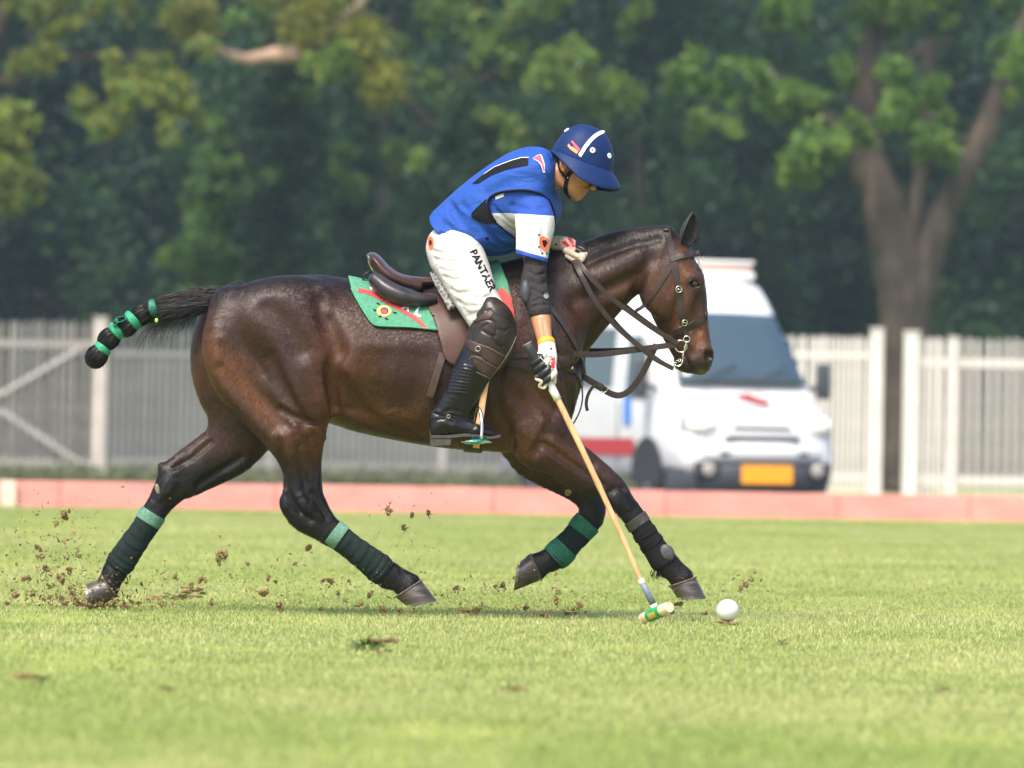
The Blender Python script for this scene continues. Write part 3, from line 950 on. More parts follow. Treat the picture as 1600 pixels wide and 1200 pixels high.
# ---- white van with a roof light bar
def build_van():
    vy = 45.0; loc = Vector((GX(1187, vy), vy, 0)); ang = math.radians(21)
    fwd = Vector((math.sin(ang), -math.cos(ang), 0)); rgt = Vector((-math.cos(ang), -math.sin(ang), 0)) * -1
    def W(f, r, z):                                   # f: metres ahead of the nose (negative back), r: to the viewer's right
        return loc + fwd * f + rgt * r + Vector((0, 0, z))
    van = empty('parked_van', loc)
    tag(van, 'white high roof van with red markings and a light bar parked behind the pink boards', 'van')
    paint = NT('van_white_paint', 0.28, (.70, .70, .70), .5)
    paint.b.inputs['Coat Weight'].default_value = .4
    n_ = paint.noise(2.5, 4); paint.base(paint.ramp(n_.outputs[0], [(.3, (.55, .55, .56)), (.7, (.60, .60, .605))]))
    WP = paint.m
    black = mat('van_black_plastic', (.045, .05, .058), .55, nscale=10); glass = mat('van_glass', (.036, .060, .080), .07, .8); red = mat('van_red_film', (.38, .022, .028), .4)
    # rings along the length: f, half width low/belt/roof, z low/belt/roof
    st = [(-6.0, .93, .95, .80, .45, 1.25, 2.66), (-5.9, .96, .985, .84, .40, 1.25, 2.72), (-3.5, .97, .99, .85, .40, 1.25, 2.75), (-2.1, .97, .99, .84, .40, 1.25, 2.74), (-1.75, .97, .99, .80, .40, 1.25, 2.66),
          (-1.5, .97, .985, .76, .40, 1.24, 2.50), (-1.32, .97, .98, .74, .40, 1.22, 2.30), (-.92, .97, .97, .80, .40, 1.17, 1.78), (-.62, .97, .96, .86, .40, 1.12, 1.42), (-.50, .97, .95, .86, .40, 1.08, 1.30), (-.18, .95, .93, .80, .40, .98, 1.16), (-.03, .93, .88, .72, .42, .86, 1.02), (.03, .86, .78, .60, .50, .80, .90)]
    vs, fs = [], []; n = 16
    for f, w0, w1, w2, z0, z1, z2 in st:
        half = [(w0 * .92, z0), (w0, z0 + .12), (w0 + (w1 - w0) * .5, (z0 + z1) / 2), (w1, z1), (w1 + (w2 - w1) * .45, z1 + (z2 - z1) * .5), (w2 + .02, z1 + (z2 - z1) * .86), (w2 * .88, z2 - (z2 - z1) * .03), (w2 * .45, z2 + .0)]
        ring = half + [(-a, b) for a, b in half[::-1]]
        vs += [W(f, a, b) for a, b in ring]
    for i in range(len(st) - 1):
        for k in range(n):
            k2 = (k + 1) % n; fs.append((i * n + k, i * n + k2, (i + 1) * n + k2, (i + 1) * n + k))
    fs += [tuple(range(n)), tuple((len(st) - 1) * n + k for k in range(n))]
    m = MB(); m.add(vs, fs); m.build('body', WP, van, autosmooth=50)
    # windscreen, lying on the slope
    def quad(name, pts, mt, thick=.012, parent=van):
        a, b, c, d = pts; nr = (b - a).cross(d - a).normalized()
        if nr.dot(fwd + Vector((0, 0, .4)) - rgt * .3) < 0: nr = -nr
        q = MB(); g = 7; gv = []
        for s_ in (0, 1):
            for j in range(g):
                for i in range(g):
                    u, v = i / (g - 1), j / (g - 1)
                    p = a.lerp(b, u).lerp(d.lerp(c, u), v); gv.append(p + nr * (thick * s_ + .03 * (1 - (2 * u - 1) ** 2) * (name == 'windscreen')))
        o = g * g; gf = []
        for j in range(g - 1):
            for i in range(g - 1):
                k = j * g + i; gf.append((k, k + 1, k + g + 1, k + g)); gf.append((o + k, o + k + g, o + k + g + 1, o + k + 1))
        rim = [i for i in range(g)] + [j * g + g - 1 for j in range(1, g)] + [(g - 1) * g + i for i in range(g - 2, -1, -1)] + [j * g for j in range(g - 2, 0, -1)]
        gf += [(rim[i], rim[(i + 1) % len(rim)], o + rim[(i + 1) % len(rim)], o + rim[i]) for i in range(len(rim))]
        q.add(gv, gf)
        return q.build(name, mt, parent)
    ws = quad('windscreen', [W(-.59, -.80, 1.46), W(-.59, .80, 1.46), W(-1.235, .665, 2.27), W(-1.235, -.665, 2.27)], glass, .03)
    m = MB(); m.tube([W(-.49, -.60, 1.50), W(-.64, -.05, 1.70)], .012, 6); m.build('wiper', black, ws)
    m = MB(); m.tube([W(-.49, .10, 1.50), W(-.64, .60, 1.70)], .012, 6); m.build('wiper', black, ws)
    # people and papers behind the screen read as dim shapes: dashboard and seats
    m = MB(); m.box(W(-.95, 0, 1.36), (1.4, .3, .12), Matrix.Rotation(-ang * -1, 3, 'Z')); m.build('dashboard', black, van)
    # side windows and door lines (the side that shows) and the far side alike
    for sg in (-1, 1):
        for (f0, f1, z0, z1) in ((-1.08, -1.75, 1.30, 2.02), (-2.2, -3.5, 1.42, 2.12)):
            w_at = lambda z: .985 - (z - 1.25) * .085
            a = [W(f0, sg * (w_at(z0) + .004), z0), W(f1, sg * (w_at(z0) + .004), z0), W(f1, sg * (w_at(z1) + .004), z1), W(f0 - .28 * (f0 > -1.5), sg * (w_at(z1) + .004), z1)]
            m = MB(); m.prism(a, rgt * (.012 * sg)); m.build('side_window', glass, van, smooth=False)
        m = MB(); m.prism([W(-1.45, sg * .992, .62), W(-5.9, sg * .992, .62), W(-5.9, sg * .994, .82), W(-1.45, sg * .994, .82)], rgt * (.006 * sg)); m.build('red_stripe', red, van, smooth=False)
        m = MB(); m.prism([W(-1.55, sg * .992, .98), W(-1.78, sg * .992, .98), W(-1.78, sg * .992, 1.30), W(-1.55, sg * .992, 1.30)], rgt * (.006 * sg)); m.build('blue_mark', mat('van_blue_film', (.05, .20, .60), .4), van, smooth=False)
        m = MB(); m.prism([W(-1.05, sg * .988, .52), W(-1.07, sg * .988, .52), W(-1.07, sg * .992, 1.25), W(-1.05, sg * .992, 1.25)], rgt * (.004 * sg)); m.build('door_gap', black, van, smooth=False)
        m = MB(); m.prism([W(-1.95, sg * .988, .52), W(-1.975, sg * .988, .52), W(-1.975, sg * .992, 1.25), W(-1.95, sg * .992, 1.25)], rgt * (.004 * sg)); m.build('door_gap', black, van, smooth=False)
        # mirrors
        m = MB(); m.tube([W(-.95, sg * .93, 1.40), W(-.90, sg * 1.10, 1.45)], .03, 8); m.box(W(-.88, sg * 1.16, 1.52), (.16, .12, .42), Matrix.Rotation(ang, 3, 'Z'), bev=.03); m.build('mirror', black, van)
        # wheels
        for f in (-1.05, -4.75):
            c = W(f, sg * .88, .36); ax = rgt * sg
            m = MB(); m.lathe([(.20, -.02), (.34, -.11), (.36, -.08), (.365, 0), (.36, .08), (.335, .105), (.22, .10)], c, ax, 28); wh = m.build('wheel', mat('tyre_rubber', (.022, .022, .024), .8), van)
            m = MB(); m.lathe([(.05, .075), (.08, .11), (.16, .085), (.225, .105), (.225, .06)], c, ax, 24); m.build('rim', mat('rim_steel', (.36, .37, .39), .4, metal=.6), wh)
            m = MB(); pts = [W(f + .46 * math.cos(t), sg * .975, .40 + .44 * math.sin(t)) for t in np.linspace(0, math.pi, 15)]
            m.prism(pts + [W(f - .46, sg * .975, .30), W(f + .46, sg * .975, .30)], rgt * (.022 * sg)); m.build('wheel_arch_shade', mat('arch_shadow', (.02, .02, .022), .8), van, smooth=False)  # flat dark panel standing in for the shade inside the arch
        # lamps
        m = MB(); m.ball(W(-.05, sg * .72, .98), (.20, .13, .14), 16, 10, Matrix.Rotation(ang, 3, 'Z')); hl = m.build('headlight', mat('lamp_glass', (.78, .76, .70), .08, .8), van)
        m = MB(); m.lathe([(.075, 0), (.085, .02), (.06, .03)], W(.085, sg * .68, .47), fwd, 16); m.build('fog_light', mat('fog_glass', (.34, .31, .27), .15, .8), van)
    # nose: grille slots, bumper, plate
    for (z, w, h_) in ((.965, .36, .035), (.80, .47, .060)):
        m = MB(); m.box(W(.035, 0, z), (2 * w, .06, h_), Matrix.Rotation(ang, 3, 'Z'), bev=.012); m.build('grille_slot', black, van)
    m = MB(); m.box(W(-.205, 0, 1.185), (1.46, .018, .012), Matrix.Rotation(ang, 3, 'Z')); m.build('bonnet_gap', black, van, smooth=False)
    for sg in (-1, 1):
        m = MB(); m.box(W(-.16, sg * .70, .985), (.46, .16, .25), Matrix.Rotation(ang, 3, 'Z'), bev=.06); m.build('lamp_surround', mat('lamp_grey', (.20, .21, .22), .35), van)
        m = MB(); m.box(W(.06, sg * .68, .46), (.34, .06, .20), Matrix.Rotation(ang, 3, 'Z'), bev=.025); m.build('lamp_recess', mat('recess_black', (.02, .02, .022), .6), van)
    m = MB(); m.box(W(.10, 0, .665), (1.1, .05, .05), Matrix.Rotation(ang, 3, 'Z'), bev=.012); m.build('bumper_slot', black, van)
    m = MB(); m.box(W(.035, 0, .89), (.9, .05, .08), Matrix.Rotation(ang, 3, 'Z'), bev=.015); m.build('grille_bar', WP, van)
    pts = []
    bp = [(-.95, -.55), (-.9, -.15), (-.70, .04), (-.35, .10), (0, .115), (.35, .10), (.70, .04), (.9, -.15), (.95, -.55)]
    m = MB(); vs = []; fs = []
    for (r, f) in bp:
        for z, o_ in ((.22, -.05), (.30, .02), (.50, .02), (.575, -.03)):
            vs.append(W(f + o_, r * (1.02), z))
    for i in range(len(bp) - 1):
        for j in range(3):
            a = i * 4 + j; fs.append((a, a + 1, a + 5, a + 4))
    m.add(vs, fs); m.build('bumper', black, van)
    m = MB(); vs = []; fs = []
    for (r, f) in bp:
        for z, o_ in ((.56, .0), (.60, .05), (.70, .06), (.79, -.02)):
            vs.append(W(f + o_ - .02, r * (1.0), z))
    for i in range(len(bp) - 1):
        for j in range(3):
            a = i * 4 + j; fs.append((a, a + 1, a + 5, a + 4))
    m.add(vs, fs); m.build('bumper_panel', WP, van)
    m = MB(); m.box(W(.155, .02, .42), (.64, .02, .215), Matrix.Rotation(ang, 3, 'Z'), bev=.01); m.build('number_plate', mat('plate_yellow', (.90, .36, .015), .4), van, smooth=False)
    # red badge on the bonnet, red lettering over the screen
    m = MB(); m.prism([W(-.30 - dz * .0, x, 1.175 + dz + .10) for x, dz in ((-.22, .03), (-.06, .065), (.06, .02), (.24, -.02), (.20, -.06), (.02, -.03), (-.12, .0))], fwd * .02 + Vector((0, 0, .02))); m.build('badge', red, van, smooth=False)
    for i, x in enumerate((-.52, -.36, -.20, .0, .14, .34, .5)):
        m = MB(); m.box(W(-1.47 + .0, x, 2.44), (.10, .03, .10), Matrix.Rotation(ang, 3, 'Z'), bev=.01); m.build('letter', mat('faded_red_letter', (.72, .38, .36), .5), van, smooth=False)
    m = MB(); m.box(W(-2.3, .22, 2.765), (1.15, .42, .10), Matrix.Rotation(ang, 3, 'Z'), bev=.02); lb = m.build('light_bar', mat('bar_white', (.72, .71, .70), .3), van)
    m = MB(); m.box(W(-2.3, .22, 2.855), (1.10, .36, .10), Matrix.Rotation(ang, 3, 'Z'), bev=.03); m.build('lens', mat('bar_lens', (.62, .40, .32), .25), lb)
    m = MB(); m.box(W(-2.3, .22, 2.925), (1.15, .40, .05), Matrix.Rotation(ang, 3, 'Z'), bev=.02); m.build('cover', mat('bar_white', (.72, .71, .70), .3), lb)
    return van
build_van()

# thin haze in the air over the whole field
hz = MB(); hz.box((0, 425, 9.5), (840, 1000, 21))
hz = hz.build('haze', MATS['road_asphalt'], smooth=False); hz.data.materials.clear()
hm = bpy.data.materials.new('haze_air'); hm.use_nodes = True; hn = hm.node_tree.nodes; hn.clear()
ho = hn.new('ShaderNodeOutputMaterial'); hv = hn.new('ShaderNodeVolumePrincipled'); hv.inputs['Color'].default_value = (.66, .86, 1.0, 1); hv.inputs['Density'].default_value = .00034; hv.inputs['Anisotropy'].default_value = .0
hm.node_tree.links.new(hv.outputs[0], ho.inputs['Volume']); hz.data.materials.append(hm); tag(hz, 'thin haze in the air over the field', 'haze', kind='stuff')
# ------------------------------------------------------------------ the horse
def build_horse_surface(h=0.0072):
    S = SDF((-1.80, -0.37, -0.03), (0.90, 0.37, 1.72), h)
    # trunk
    S.pairs([(372, 450, 372, 585, 0, .15), (410, 438, 415, 612, 0, .20), (462, 428, 480, 640, 0, .245), (520, 435, 540, 658, 0, .27),
             (575, 449, 590, 677, 0, .29), (640, 459, 640, 690, 0, .30), (700, 455, 692, 700, 0, .295), (752, 440, 752, 706, 0, .27),
             (802, 426, 806, 706, 0, .235), (850, 428, 860, 682, 0, .20), (876, 460, 886, 652, 0, .15)], k=0.02, cap=.4, sub=6)
    # neck and head
    S.pairs([(792, 424, 892, 650, 0, .185), (835, 412, 908, 600, 0, .16), (880, 398, 914, 556, 0, .13), (925, 381, 932, 530, 0, .105),
             (970, 367, 960, 497, 0, .09), (1010, 360, 984, 470, 0, .08), (1042, 363, 1006, 452, 0, .075)], k=0.04, cap=.3, sub=6, ob=True)
    S.pairs([(1056, 366, 1022, 402, 0, .06), (1076, 380, 1012, 428, 0, .078), (1090, 404, 1010, 462, 0, .088), (1097, 440, 1018, 492, 0, .08),
             (1100, 474, 1031, 520, 0, .066), (1104, 506, 1043, 543, 0, .054), (1110, 533, 1054, 560, 0, .048), (1113, 552, 1070, 574, 0, .046),
             (1108, 562, 1086, 578, 0, .038)], k=0.03)
    for sg in (-1, 1):                                  # cheeks, eye sockets, lips on both sides
        S.pell(1036, 452, sg * .058, 38, 46, .038, 20, k=.028)
        S.pell(1086, 441, sg * .075, 15, 13, .022, 25, k=.03)
        S.pchain([(1078, 432, sg * .078, 8, .016), (1066, 405, sg * .062, 9, .02)], k=.03)
        S.pchain([(1078, 462, sg * .075, 6, .012), (1066, 490, sg * .068, 6, .012), (1056, 512, sg * .056, 5, .01)], k=.03)
        S.pell(1101, 552, sg * .034, 14, 17, .022, 25, k=.02)
        S.pell(1086, 566, sg * .026, 18, 13, .026, -15, k=.02)
    S.pell(1068, 571, 0, 16, 10, .036, -20, k=.02)
    S.pell(1092, 578, 0, 10, 6, .03, -25, k=.012)
    # withers and crest
    S.pchain([(700, 452, 0, 14, .06), (760, 433, 0, 16, .055), (810, 421, 0, 16, .05), (860, 412, 0, 14, .045), (915, 393, 0, 12, .036),
              (970, 374, 0, 10, .03), (1040, 366, 0, 9, .03)], k=.05)
    # hindquarters, near and far
    for sg in (-1, 1):
        S.pell(440, 505, sg * .13, 95, 70, .135, -8, k=.06)
    S.pchain([(362, 478, -.11, 34, .08), (352, 535, -.14, 36, .10), (372, 588, -.15, 42, .10), (412, 640, -.155, 38, .088), (452, 690, -.15, 28, .06)], k=.04)
    S.pchain([(455, 480, -.13, 58, .11), (468, 545, -.16, 62, .12), (474, 606, -.165, 50, .115), (473, 655, -.16, 40, .09), (466, 700, -.15, 34, .06)], k=.05)
    S.pell(497, 622, -.175, 24, 40, .075, -5, k=.04)                                       # stifle
    # near hind leg
    S.pairs([(508, 672, 412, 676, -.15, .078), (505, 696, 428, 700, -.15, .062), (503, 722, 437, 722, -.148, .05), (503, 748, 443, 745, -.146, .042),
             (505, 770, 442, 772, -.145, .040), (511, 789, 442, 793, -.145, .040), (519, 803, 455, 808, -.145, .036), (529, 817, 482, 828, -.144, .032),
             (540, 828, 505, 846, -.143, .030)], k=.025)
    S.pchain([(520, 832, -.143, 20, .030), (556, 860, -.14, 18, .026), (590, 887, -.138, 19, .028), (608, 899, -.136, 22, .033), (622, 905, -.135, 19, .030), (640, 917, -.134, 22, .034)], k=.015)
    S.pell(446, 789, -.145, 8, 14, .022, 20, k=.025)                                       # point of the hock
    # far hind leg, stretched back
    S.pchain([(345, 480, .12, 30, .08), (334, 545, .14, 36, .10), (346, 600, .15, 42, .10), (372, 645, .15, 42, .09)], k=.04)
    S.pell(400, 590, .14, 70, 75, .12, 0, k=.05)
    S.pairs([(326, 648, 440, 672, .14, .085), (318, 680, 405, 712, .14, .066), (290, 704, 366, 735, .14, .052), (266, 720, 334, 752, .14, .043),
             (250, 733, 306, 768, .14, .040), (243, 752, 285, 782, .14, .036), (230, 784, 262, 802, .14, .030)], k=.025)
    S.pchain([(246, 793, .14, 18, .029), (218, 835, .14, 16, .025), (190, 876, .14, 18, .027), (180, 892, .14, 20, .032), (174, 904, .14, 18, .030), (168, 918, .14, 19, .033)], k=.015)
    S.pell(256, 733, .14, 7, 12, .020, 40, k=.025)
    # shoulders
    for sg in (-1, 1):
        S.pell(852, 585, sg * .125, 46, 105, .085, -14, k=.06)
        S.pell(836, 660, sg * .13, 46, 46, .082, 0, k=.05)
    # near foreleg reaching forward
    S.pairs([(884, 655, 800, 690, -.14, .095), (893, 668, 806, 712, -.14, .085), (908, 698, 842, 722, -.138, .072), (936, 721, 872, 742, -.135, .056), (958, 738, 902, 759, -.132, .046),
             (976, 754, 934, 771, -.13, .042), (987, 772, 952, 790, -.13, .041), (997, 789, 968, 805, -.13, .035)], k=.03)
    S.pchain([(983, 797, -.13, 17, .029), (1005, 826, -.13, 15, .024), (1030, 862, -.13, 16, .026), (1043, 882, -.13, 20, .032), (1055, 893, -.13, 18, .03), (1066, 905, -.13, 20, .033)], k=.015)
    # far foreleg folded back
    S.pairs([(890, 662, 780, 704, .12, .09), (890, 690, 800, 724, .12, .075), (912, 725, 848, 752, .12, .056), (932, 752, 882, 770, .12, .045),
             (944, 775, 900, 785, .12, .041), (947, 796, 905, 797, .12, .040), (943, 813, 904, 806, .12, .036)], k=.03)
    S.pchain([(924, 808, .12, 20, .030), (902, 832, .12, 16, .025), (880, 856, .12, 17, .026), (864, 872, .12, 20, .032), (850, 878, .12, 18, .03), (836, 886, .12, 22, .033)], k=.015)
    # tail root
    S.pchain([(372, 452, 0, 14, .05), (345, 464, 0, 14, .04), (318, 470, 0, 12, .03)], k=.03)
    S.pell(526, 650, 0, 10, 10, .035, 0, k=.02)                                            # sheath
    # ---- muscles and furrows as the photo shows them
    S.gain = 2.1
    S.groove([(524, 556, .02, .004), (519, 580, .03, .014), (521, 610, .03, .022), (524, 636, .025, .02)], .03, .02, k=.03)            # flank fold
    S.groove([(505, 470, .03, .006), (515, 510, .035, .012), (528, 548, .03, .008)], .03, .01, k=.04)    # hollow before the hip
    S.ridge([(503, 452), (512, 470), (514, 486)], .02, .006, k=.03)                      # point of hip
    S.groove([(345, 575, .02, .005), (368, 605, .022, .01), (398, 640, .022, .009), (425, 668, .02, .004)], .02, .008, k=.03)
    S.groove([(352, 545, .03, .004), (385, 590, .035, .012), (418, 632, .03, .014), (445, 662, .022, .008)], .03, .01, k=.035)
    S.groove([(420, 560, .03, .004), (440, 604, .03, .009), (462, 640, .02, .010), (478, 662, .015, .006)], .03, .009, k=.03)
    S.groove([(440, 640, .014, .006), (462, 652, .014, .008), (484, 660, .014, .006), (502, 664, .01, .004)], .012, .006, k=.016)
    S.groove([(420, 480, .04, .003), (452, 510, .045, .006), (470, 545, .04, .006)], .04, .006, k=.05)
    S.ridge([(486, 668), (498, 674), (505, 684)], .012, .006, k=.018)
    S.groove([(437, 690, .012, .004), (440, 725, .014, .008), (446, 760, .012, .007)], .012, .007, k=.018)  # Achilles
    S.groove([(468, 700, .014, .003), (474, 740, .014, .005), (482, 775, .012, .004)], .014, .004, k=.02)
    S.ridge([(470, 775), (482, 790), (500, 808)], .012, .004, k=.016)
    S.groove([(462, 782), (470, 798), (486, 812)], .010, .004, k=.014)
    for g_ in ([(452, 770), (458, 786), (470, 800)], [(490, 770), (500, 790), (512, 806)]): S.groove(g_, .010, .0045, k=.012)
    S.ridge([(448, 745), (446, 768), (447, 790)], .008, .004, k=.010); S.ridge([(495, 740), (497, 768), (505, 792), (520, 812)], .010, .004, k=.014); S.ridge([(474, 786), (482, 796)], .016, .005, k=.016)
    for v in ([(475, 690), (486, 715), (488, 745), (480, 770)], [(455, 705), (462, 730), (470, 752)]): S.ridge(v, .0045, .0022, k=.005)
    S.ridge([(300, 712), (275, 738), (258, 758), (250, 778)], .010, .004, k=.014); S.groove([(330, 690), (300, 714), (274, 730)], .010, .006, k=.014); S.groove([(380, 712), (340, 738), (310, 758)], .012, .006, k=.018); S.ridge([(272, 752), (262, 770)], .013, .005, k=.014)
    S.ridge([(948, 748), (962, 764), (975, 782), (986, 796)], .010, .004, k=.014); S.groove([(935, 764), (950, 780), (965, 797)], .009, .004, k=.012); S.ridge([(958, 774), (966, 784)], .013, .004, k=.014)
    for v in ([(880, 700), (905, 716), (930, 736), (948, 752)], [(858, 712), (884, 730), (912, 748)]): S.ridge(v, .005, .0028, k=.006)
    # ribs and belly
    for i, (x0, d) in enumerate(((574, .0010), (601, .0016), (633, .0012), (658, .0016))):
        S.groove([(x0 + 4, 560, .03, 0), (x0 - 3, 600, .035, d), (x0 - 12 - 2 * i, 640, .03, d * .7)], .03, d, k=.05)
    for v in ([(560, 640), (585, 646), (612, 656), (640, 662), (668, 672)], [(600, 651), (612, 642), (626, 640)], [(818, 640), (830, 652), (838, 668), (842, 690)], [(1050, 470), (1058, 480), (1060, 496)], [(1044, 462), (1051, 478), (1050, 492)], [(862, 690), (885, 706), (905, 724)], [(470, 700), (478, 724), (480, 750)]):
        S.ridge(v, .005, .0022, k=.006)
    S.groove([(535, 600, .03, .004), (560, 640, .03, .008), (600, 668, .025, .006), (650, 684, .02, .004)], .03, .006, k=.04)
    S.groove([(545, 640, .012, .003), (590, 650, .012, .004), (640, 668, .012, .003)], .012, .003, k=.016)
    # shoulder, breast and forearm
    S.groove([(782, 560, .03, .006), (776, 610, .035, .012), (780, 660, .035, .016), (795, 692, .03, .010)], .03, .012, k=.04)   # behind the shoulder
    S.groove([(826, 590, .03, .004), (842, 620, .03, .008), (866, 640, .03, .006)], .03, .007, k=.04)
    S.groove([(800, 610, .03, .003), (818, 630, .03, .006), (836, 668, .025, .004)], .03, .005, k=.03)
    S.groove([(880, 560, .025, .004), (893, 600, .025, .008), (893, 640, .02, .008)], .025, .007, k=.03)
    S.groove([(862, 664, .02, .004), (850, 684, .02, .010), (838, 706, .018, .007)], .02, .008, k=.025)
    S.groove([(852, 692, .014, .005), (878, 712, .014, .008), (908, 733, .013, .008), (940, 756, .012, .004)], .013, .007, k=.018)
    S.groove([(868, 676, .016, .004), (892, 698, .016, .006), (925, 725, .014, .004)], .015, .005, k=.02)
    S.ridge([(846, 682), (858, 690), (870, 702)], .010, .004, k=.014)
    S.groove([(952, 770, .01, .003), (962, 762, .01, .004), (974, 762, .01, .003)], .01, .003, k=.014)
    S.ridge([(955, 776), (966, 786), (978, 796)], .012, .003, k=.015)
    S.gain = 1.4
    # neck: jugular furrow, throat, crest line
    S.groove([(990, 470, .018, .008), (966, 478, .02, .012), (940, 505, .022, .012), (916, 545, .022, .009), (898, 585, .02, .005)], .02, .01, k=.03)
    S.groove([(1000, 430, .02, .010), (996, 455, .022, .018), (1000, 482, .02, .014)], .02, .014, k=.025)
    S.groove([(1012, 404, .02, .004), (985, 432, .024, .008), (945, 452, .025, .007), (900, 470, .025, .004)], .024, .006, k=.035)
    S.groove([(1028, 372, .012, .004), (990, 383, .014, .006), (945, 398, .015, .006), (905, 416, .015, .004)], .014, .005, k=.02)
    S.ridge([(1000, 402), (960, 420), (915, 440)], .03, .004, k=.04)
    # head: cheek edge, eye, nostril, mouth
    S.groove([(1058, 470, .012, .003), (1052, 500, .012, .006), (1048, 522, .01, .004)], .012, .005, k=.016)
    S.groove([(1092, 466, .012, .003), (1090, 490, .014, .006), (1090, 520, .012, .004)], .013, .005, k=.02)
    S.groove([(1072, 412, .012, .004), (1080, 420, .012, .006)], .012, .006, k=.016)
    S.groove([(1070, 520), (1082, 512), (1094, 516)], .010, .003, k=.014)
    S.ridge([(1062, 512), (1072, 526), (1080, 540)], .008, .002, k=.012)
    S.pell(1085.5, 443.5, -.092, 8.2, 6.0, .03, -15, k=.006, mode='sub')
    S.pell(1085.5, 443.5, .092, 8.2, 6.0, .03, -15, k=.006, mode='sub')
    for sg in (-1, 1):
        S.pell(1107.5, 556, sg * .056, 7.2, 9.5, .026, 25, k=.008, mode='sub')
    S.groove([(1082, 586, .006, .004), (1078, 574, .006, .005), (1072, 560, .006, .004), (1066, 550, .006, .003)], .006, .004, k=.006)
    return S

HS = build_horse_surface()
HV, HF = HS.mesh(1)
H_BVH = bvh_of(HV, HF)

def coat_material():
    q = NT('bay_coat', 0.42, (0.05, 0.03, 0.02), 0.30)
    a = q.n('ShaderNodeVertexColor', layer_name='coat')
    v1 = q.coord((1, 1, 1))
    big = q.noise(9, 5, 0.6, v1)
    tuft = q.noise(1, 5, 0.68, q.coord((105, 105, 34), (0, math.radians(38), 0)), .8)
    fine = q.noise(1, 3, 0.6, q.coord((420, 420, 120), (0, math.radians(25), 0)))
    hair = q.ramp(fine.outputs[0], [(0.25, (0.70, 0.70, 0.70)), (0.75, (1.35, 1.32, 1.3))])
    tc = q.ramp(tuft.outputs[0], [(0.30, (0.60, 0.59, 0.58)), (0.5, (1, 1, 1)), (0.68, (1.55, 1.5, 1.45))])
    bl = q.ramp(big.outputs[0], [(0.3, (0.90, 0.90, 0.91)), (0.7, (1.10, 1.09, 1.08))])
    c = q.mix(a.outputs[0], bl, 1.0, 'MULTIPLY')
    c = q.mix(c, hair, 1.0, 'MULTIPLY')
    c = q.mix(c, tc, 1.0, 'MULTIPLY')
    q.base(c)
    r = q.n('ShaderNodeMapRange'); r.inputs[1].default_value = .3; r.inputs[2].default_value = .7; r.inputs[3].default_value = 0.30; r.inputs[4].default_value = 0.45
    q.l(tuft.outputs[0], r.inputs[0]); q.l(r.outputs[0], q.b.inputs['Roughness'])
    q.bump(fine.outputs[0], 0.40, 0.0022)
    q.bump(tuft.outputs[0], 0.42, 0.0065)
    lump = q.noise(20, 4, 0.6, q.coord((1, 1, 1.6)))
    q.bump(lump.outputs[0], 0.22, 0.012)
    q.b.inputs['Sheen Weight'].default_value = 0.03
    q.b.inputs['Sheen Roughness'].default_value = 0.4
    return q.m

def coat_colours(V):
    px, py = project(V)
    base = np.array([0.0385, 0.0168, 0.0108]); dark = np.array([0.0034, 0.0028, 0.0031]); tan = np.array([0.122, 0.046, 0.0155])
    col = np.tile(base, (len(V), 1))
    def blob(cx, cy, rx, ry, ang=0):
        a = math.radians(ang); dx, dy = px - cx, py - cy
        u, v = (dx * math.cos(a) + dy * math.sin(a)) / rx, (-dx * math.sin(a) + dy * math.cos(a)) / ry
        return np.exp(-(u * u + v * v))
    def mixin(c, w):
        nonlocal col
        w = np.clip(w, 0, 1)[:, None]; col = col * (1 - w) + c * w
    # red-brown zones of a bay coat, more tan added at shoulder, neck and forearm
    for args, w in (((392, 618, 78, 16, 48), 1.0), ((338, 560, 16, 50, -18), .8), ((380, 570, 16, 30, -40), .6), ((515, 560, 30, 60), .5), ((560, 590, 40, 70), .4), ((600, 650, 90, 28, 15), .55), ((720, 660, 70, 50), .5),
                    ((518, 640, 14, 40), .8), ((498, 690, 14, 36), .7), ((1092, 522, 16, 34, 10), 1.0), ((1066, 425, 16, 40, 10), .7), ((1060, 520, 14, 22), .5), ((1070, 480, 16, 40), .35),
                    ((970, 455, 34, 12, -30), .5), ((800, 700, 40, 26), .7), ((830, 640, 40, 50), .35), ((305, 590, 14, 60), .5), ((880, 705, 44, 14, 35), .5), ((845, 600, 40, 40), .35), ((860, 520, 50, 40), .25), ((940, 470, 60, 30, -35), .25), ((800, 640, 26, 50), .5), ((1030, 450, 30, 40), .3), ((450, 690, 60, 40), .25)):
        mixin(tan, blob(*args) * w)
    # dark top line, crest, lower legs, muzzle
    top = np.exp(-((py - np.interp(px, [340, 430, 500, 640, 800, 900, 1040], [455, 430, 434, 452, 424, 392, 360])) / 30.0) ** 2) * (px < 1060) * (py < 480)
    mixin(dark * 1.6, top * .75)
    hind_near = sstep(690, 760, py) * (px > 400) * (px < 700)
    fore = sstep(735, 792, py + (px - 900) * 0.10) * (px >= 700)
    hind_far = sstep(690, 745, py) * (px <= 400)
    mixin(dark, np.clip(hind_near + fore + hind_far, 0, 1) * .95)
    mixin(dark * 1.8, blob(1085, 570, 26, 14, -10) * .8)
    mixin(dark * 1.5, blob(1108, 556, 9, 12) * .8)
    mixin(np.array([.20, .12, .05]), blob(1096, 580, 7, 4) * .6)
    mixin(dark * 1.5, blob(1085, 443, 12, 9) * .6)
    mixin(dark * 2, blob(1000, 465, 12, 30) * .5)
    # white blaze down the front of the face
    mid = np.abs(V[:, 1]) < 0.028 + 0.012 * np.sin(V[:, 2] * 40)
    mixin(np.array([.75, .72, .68]), mid * (px > np.interp(py, [395, 430, 470, 500], [1084, 1090, 1092, 1099])) * sstep(394, 402, py) * (1 - sstep(438, 452, py)))
    return col

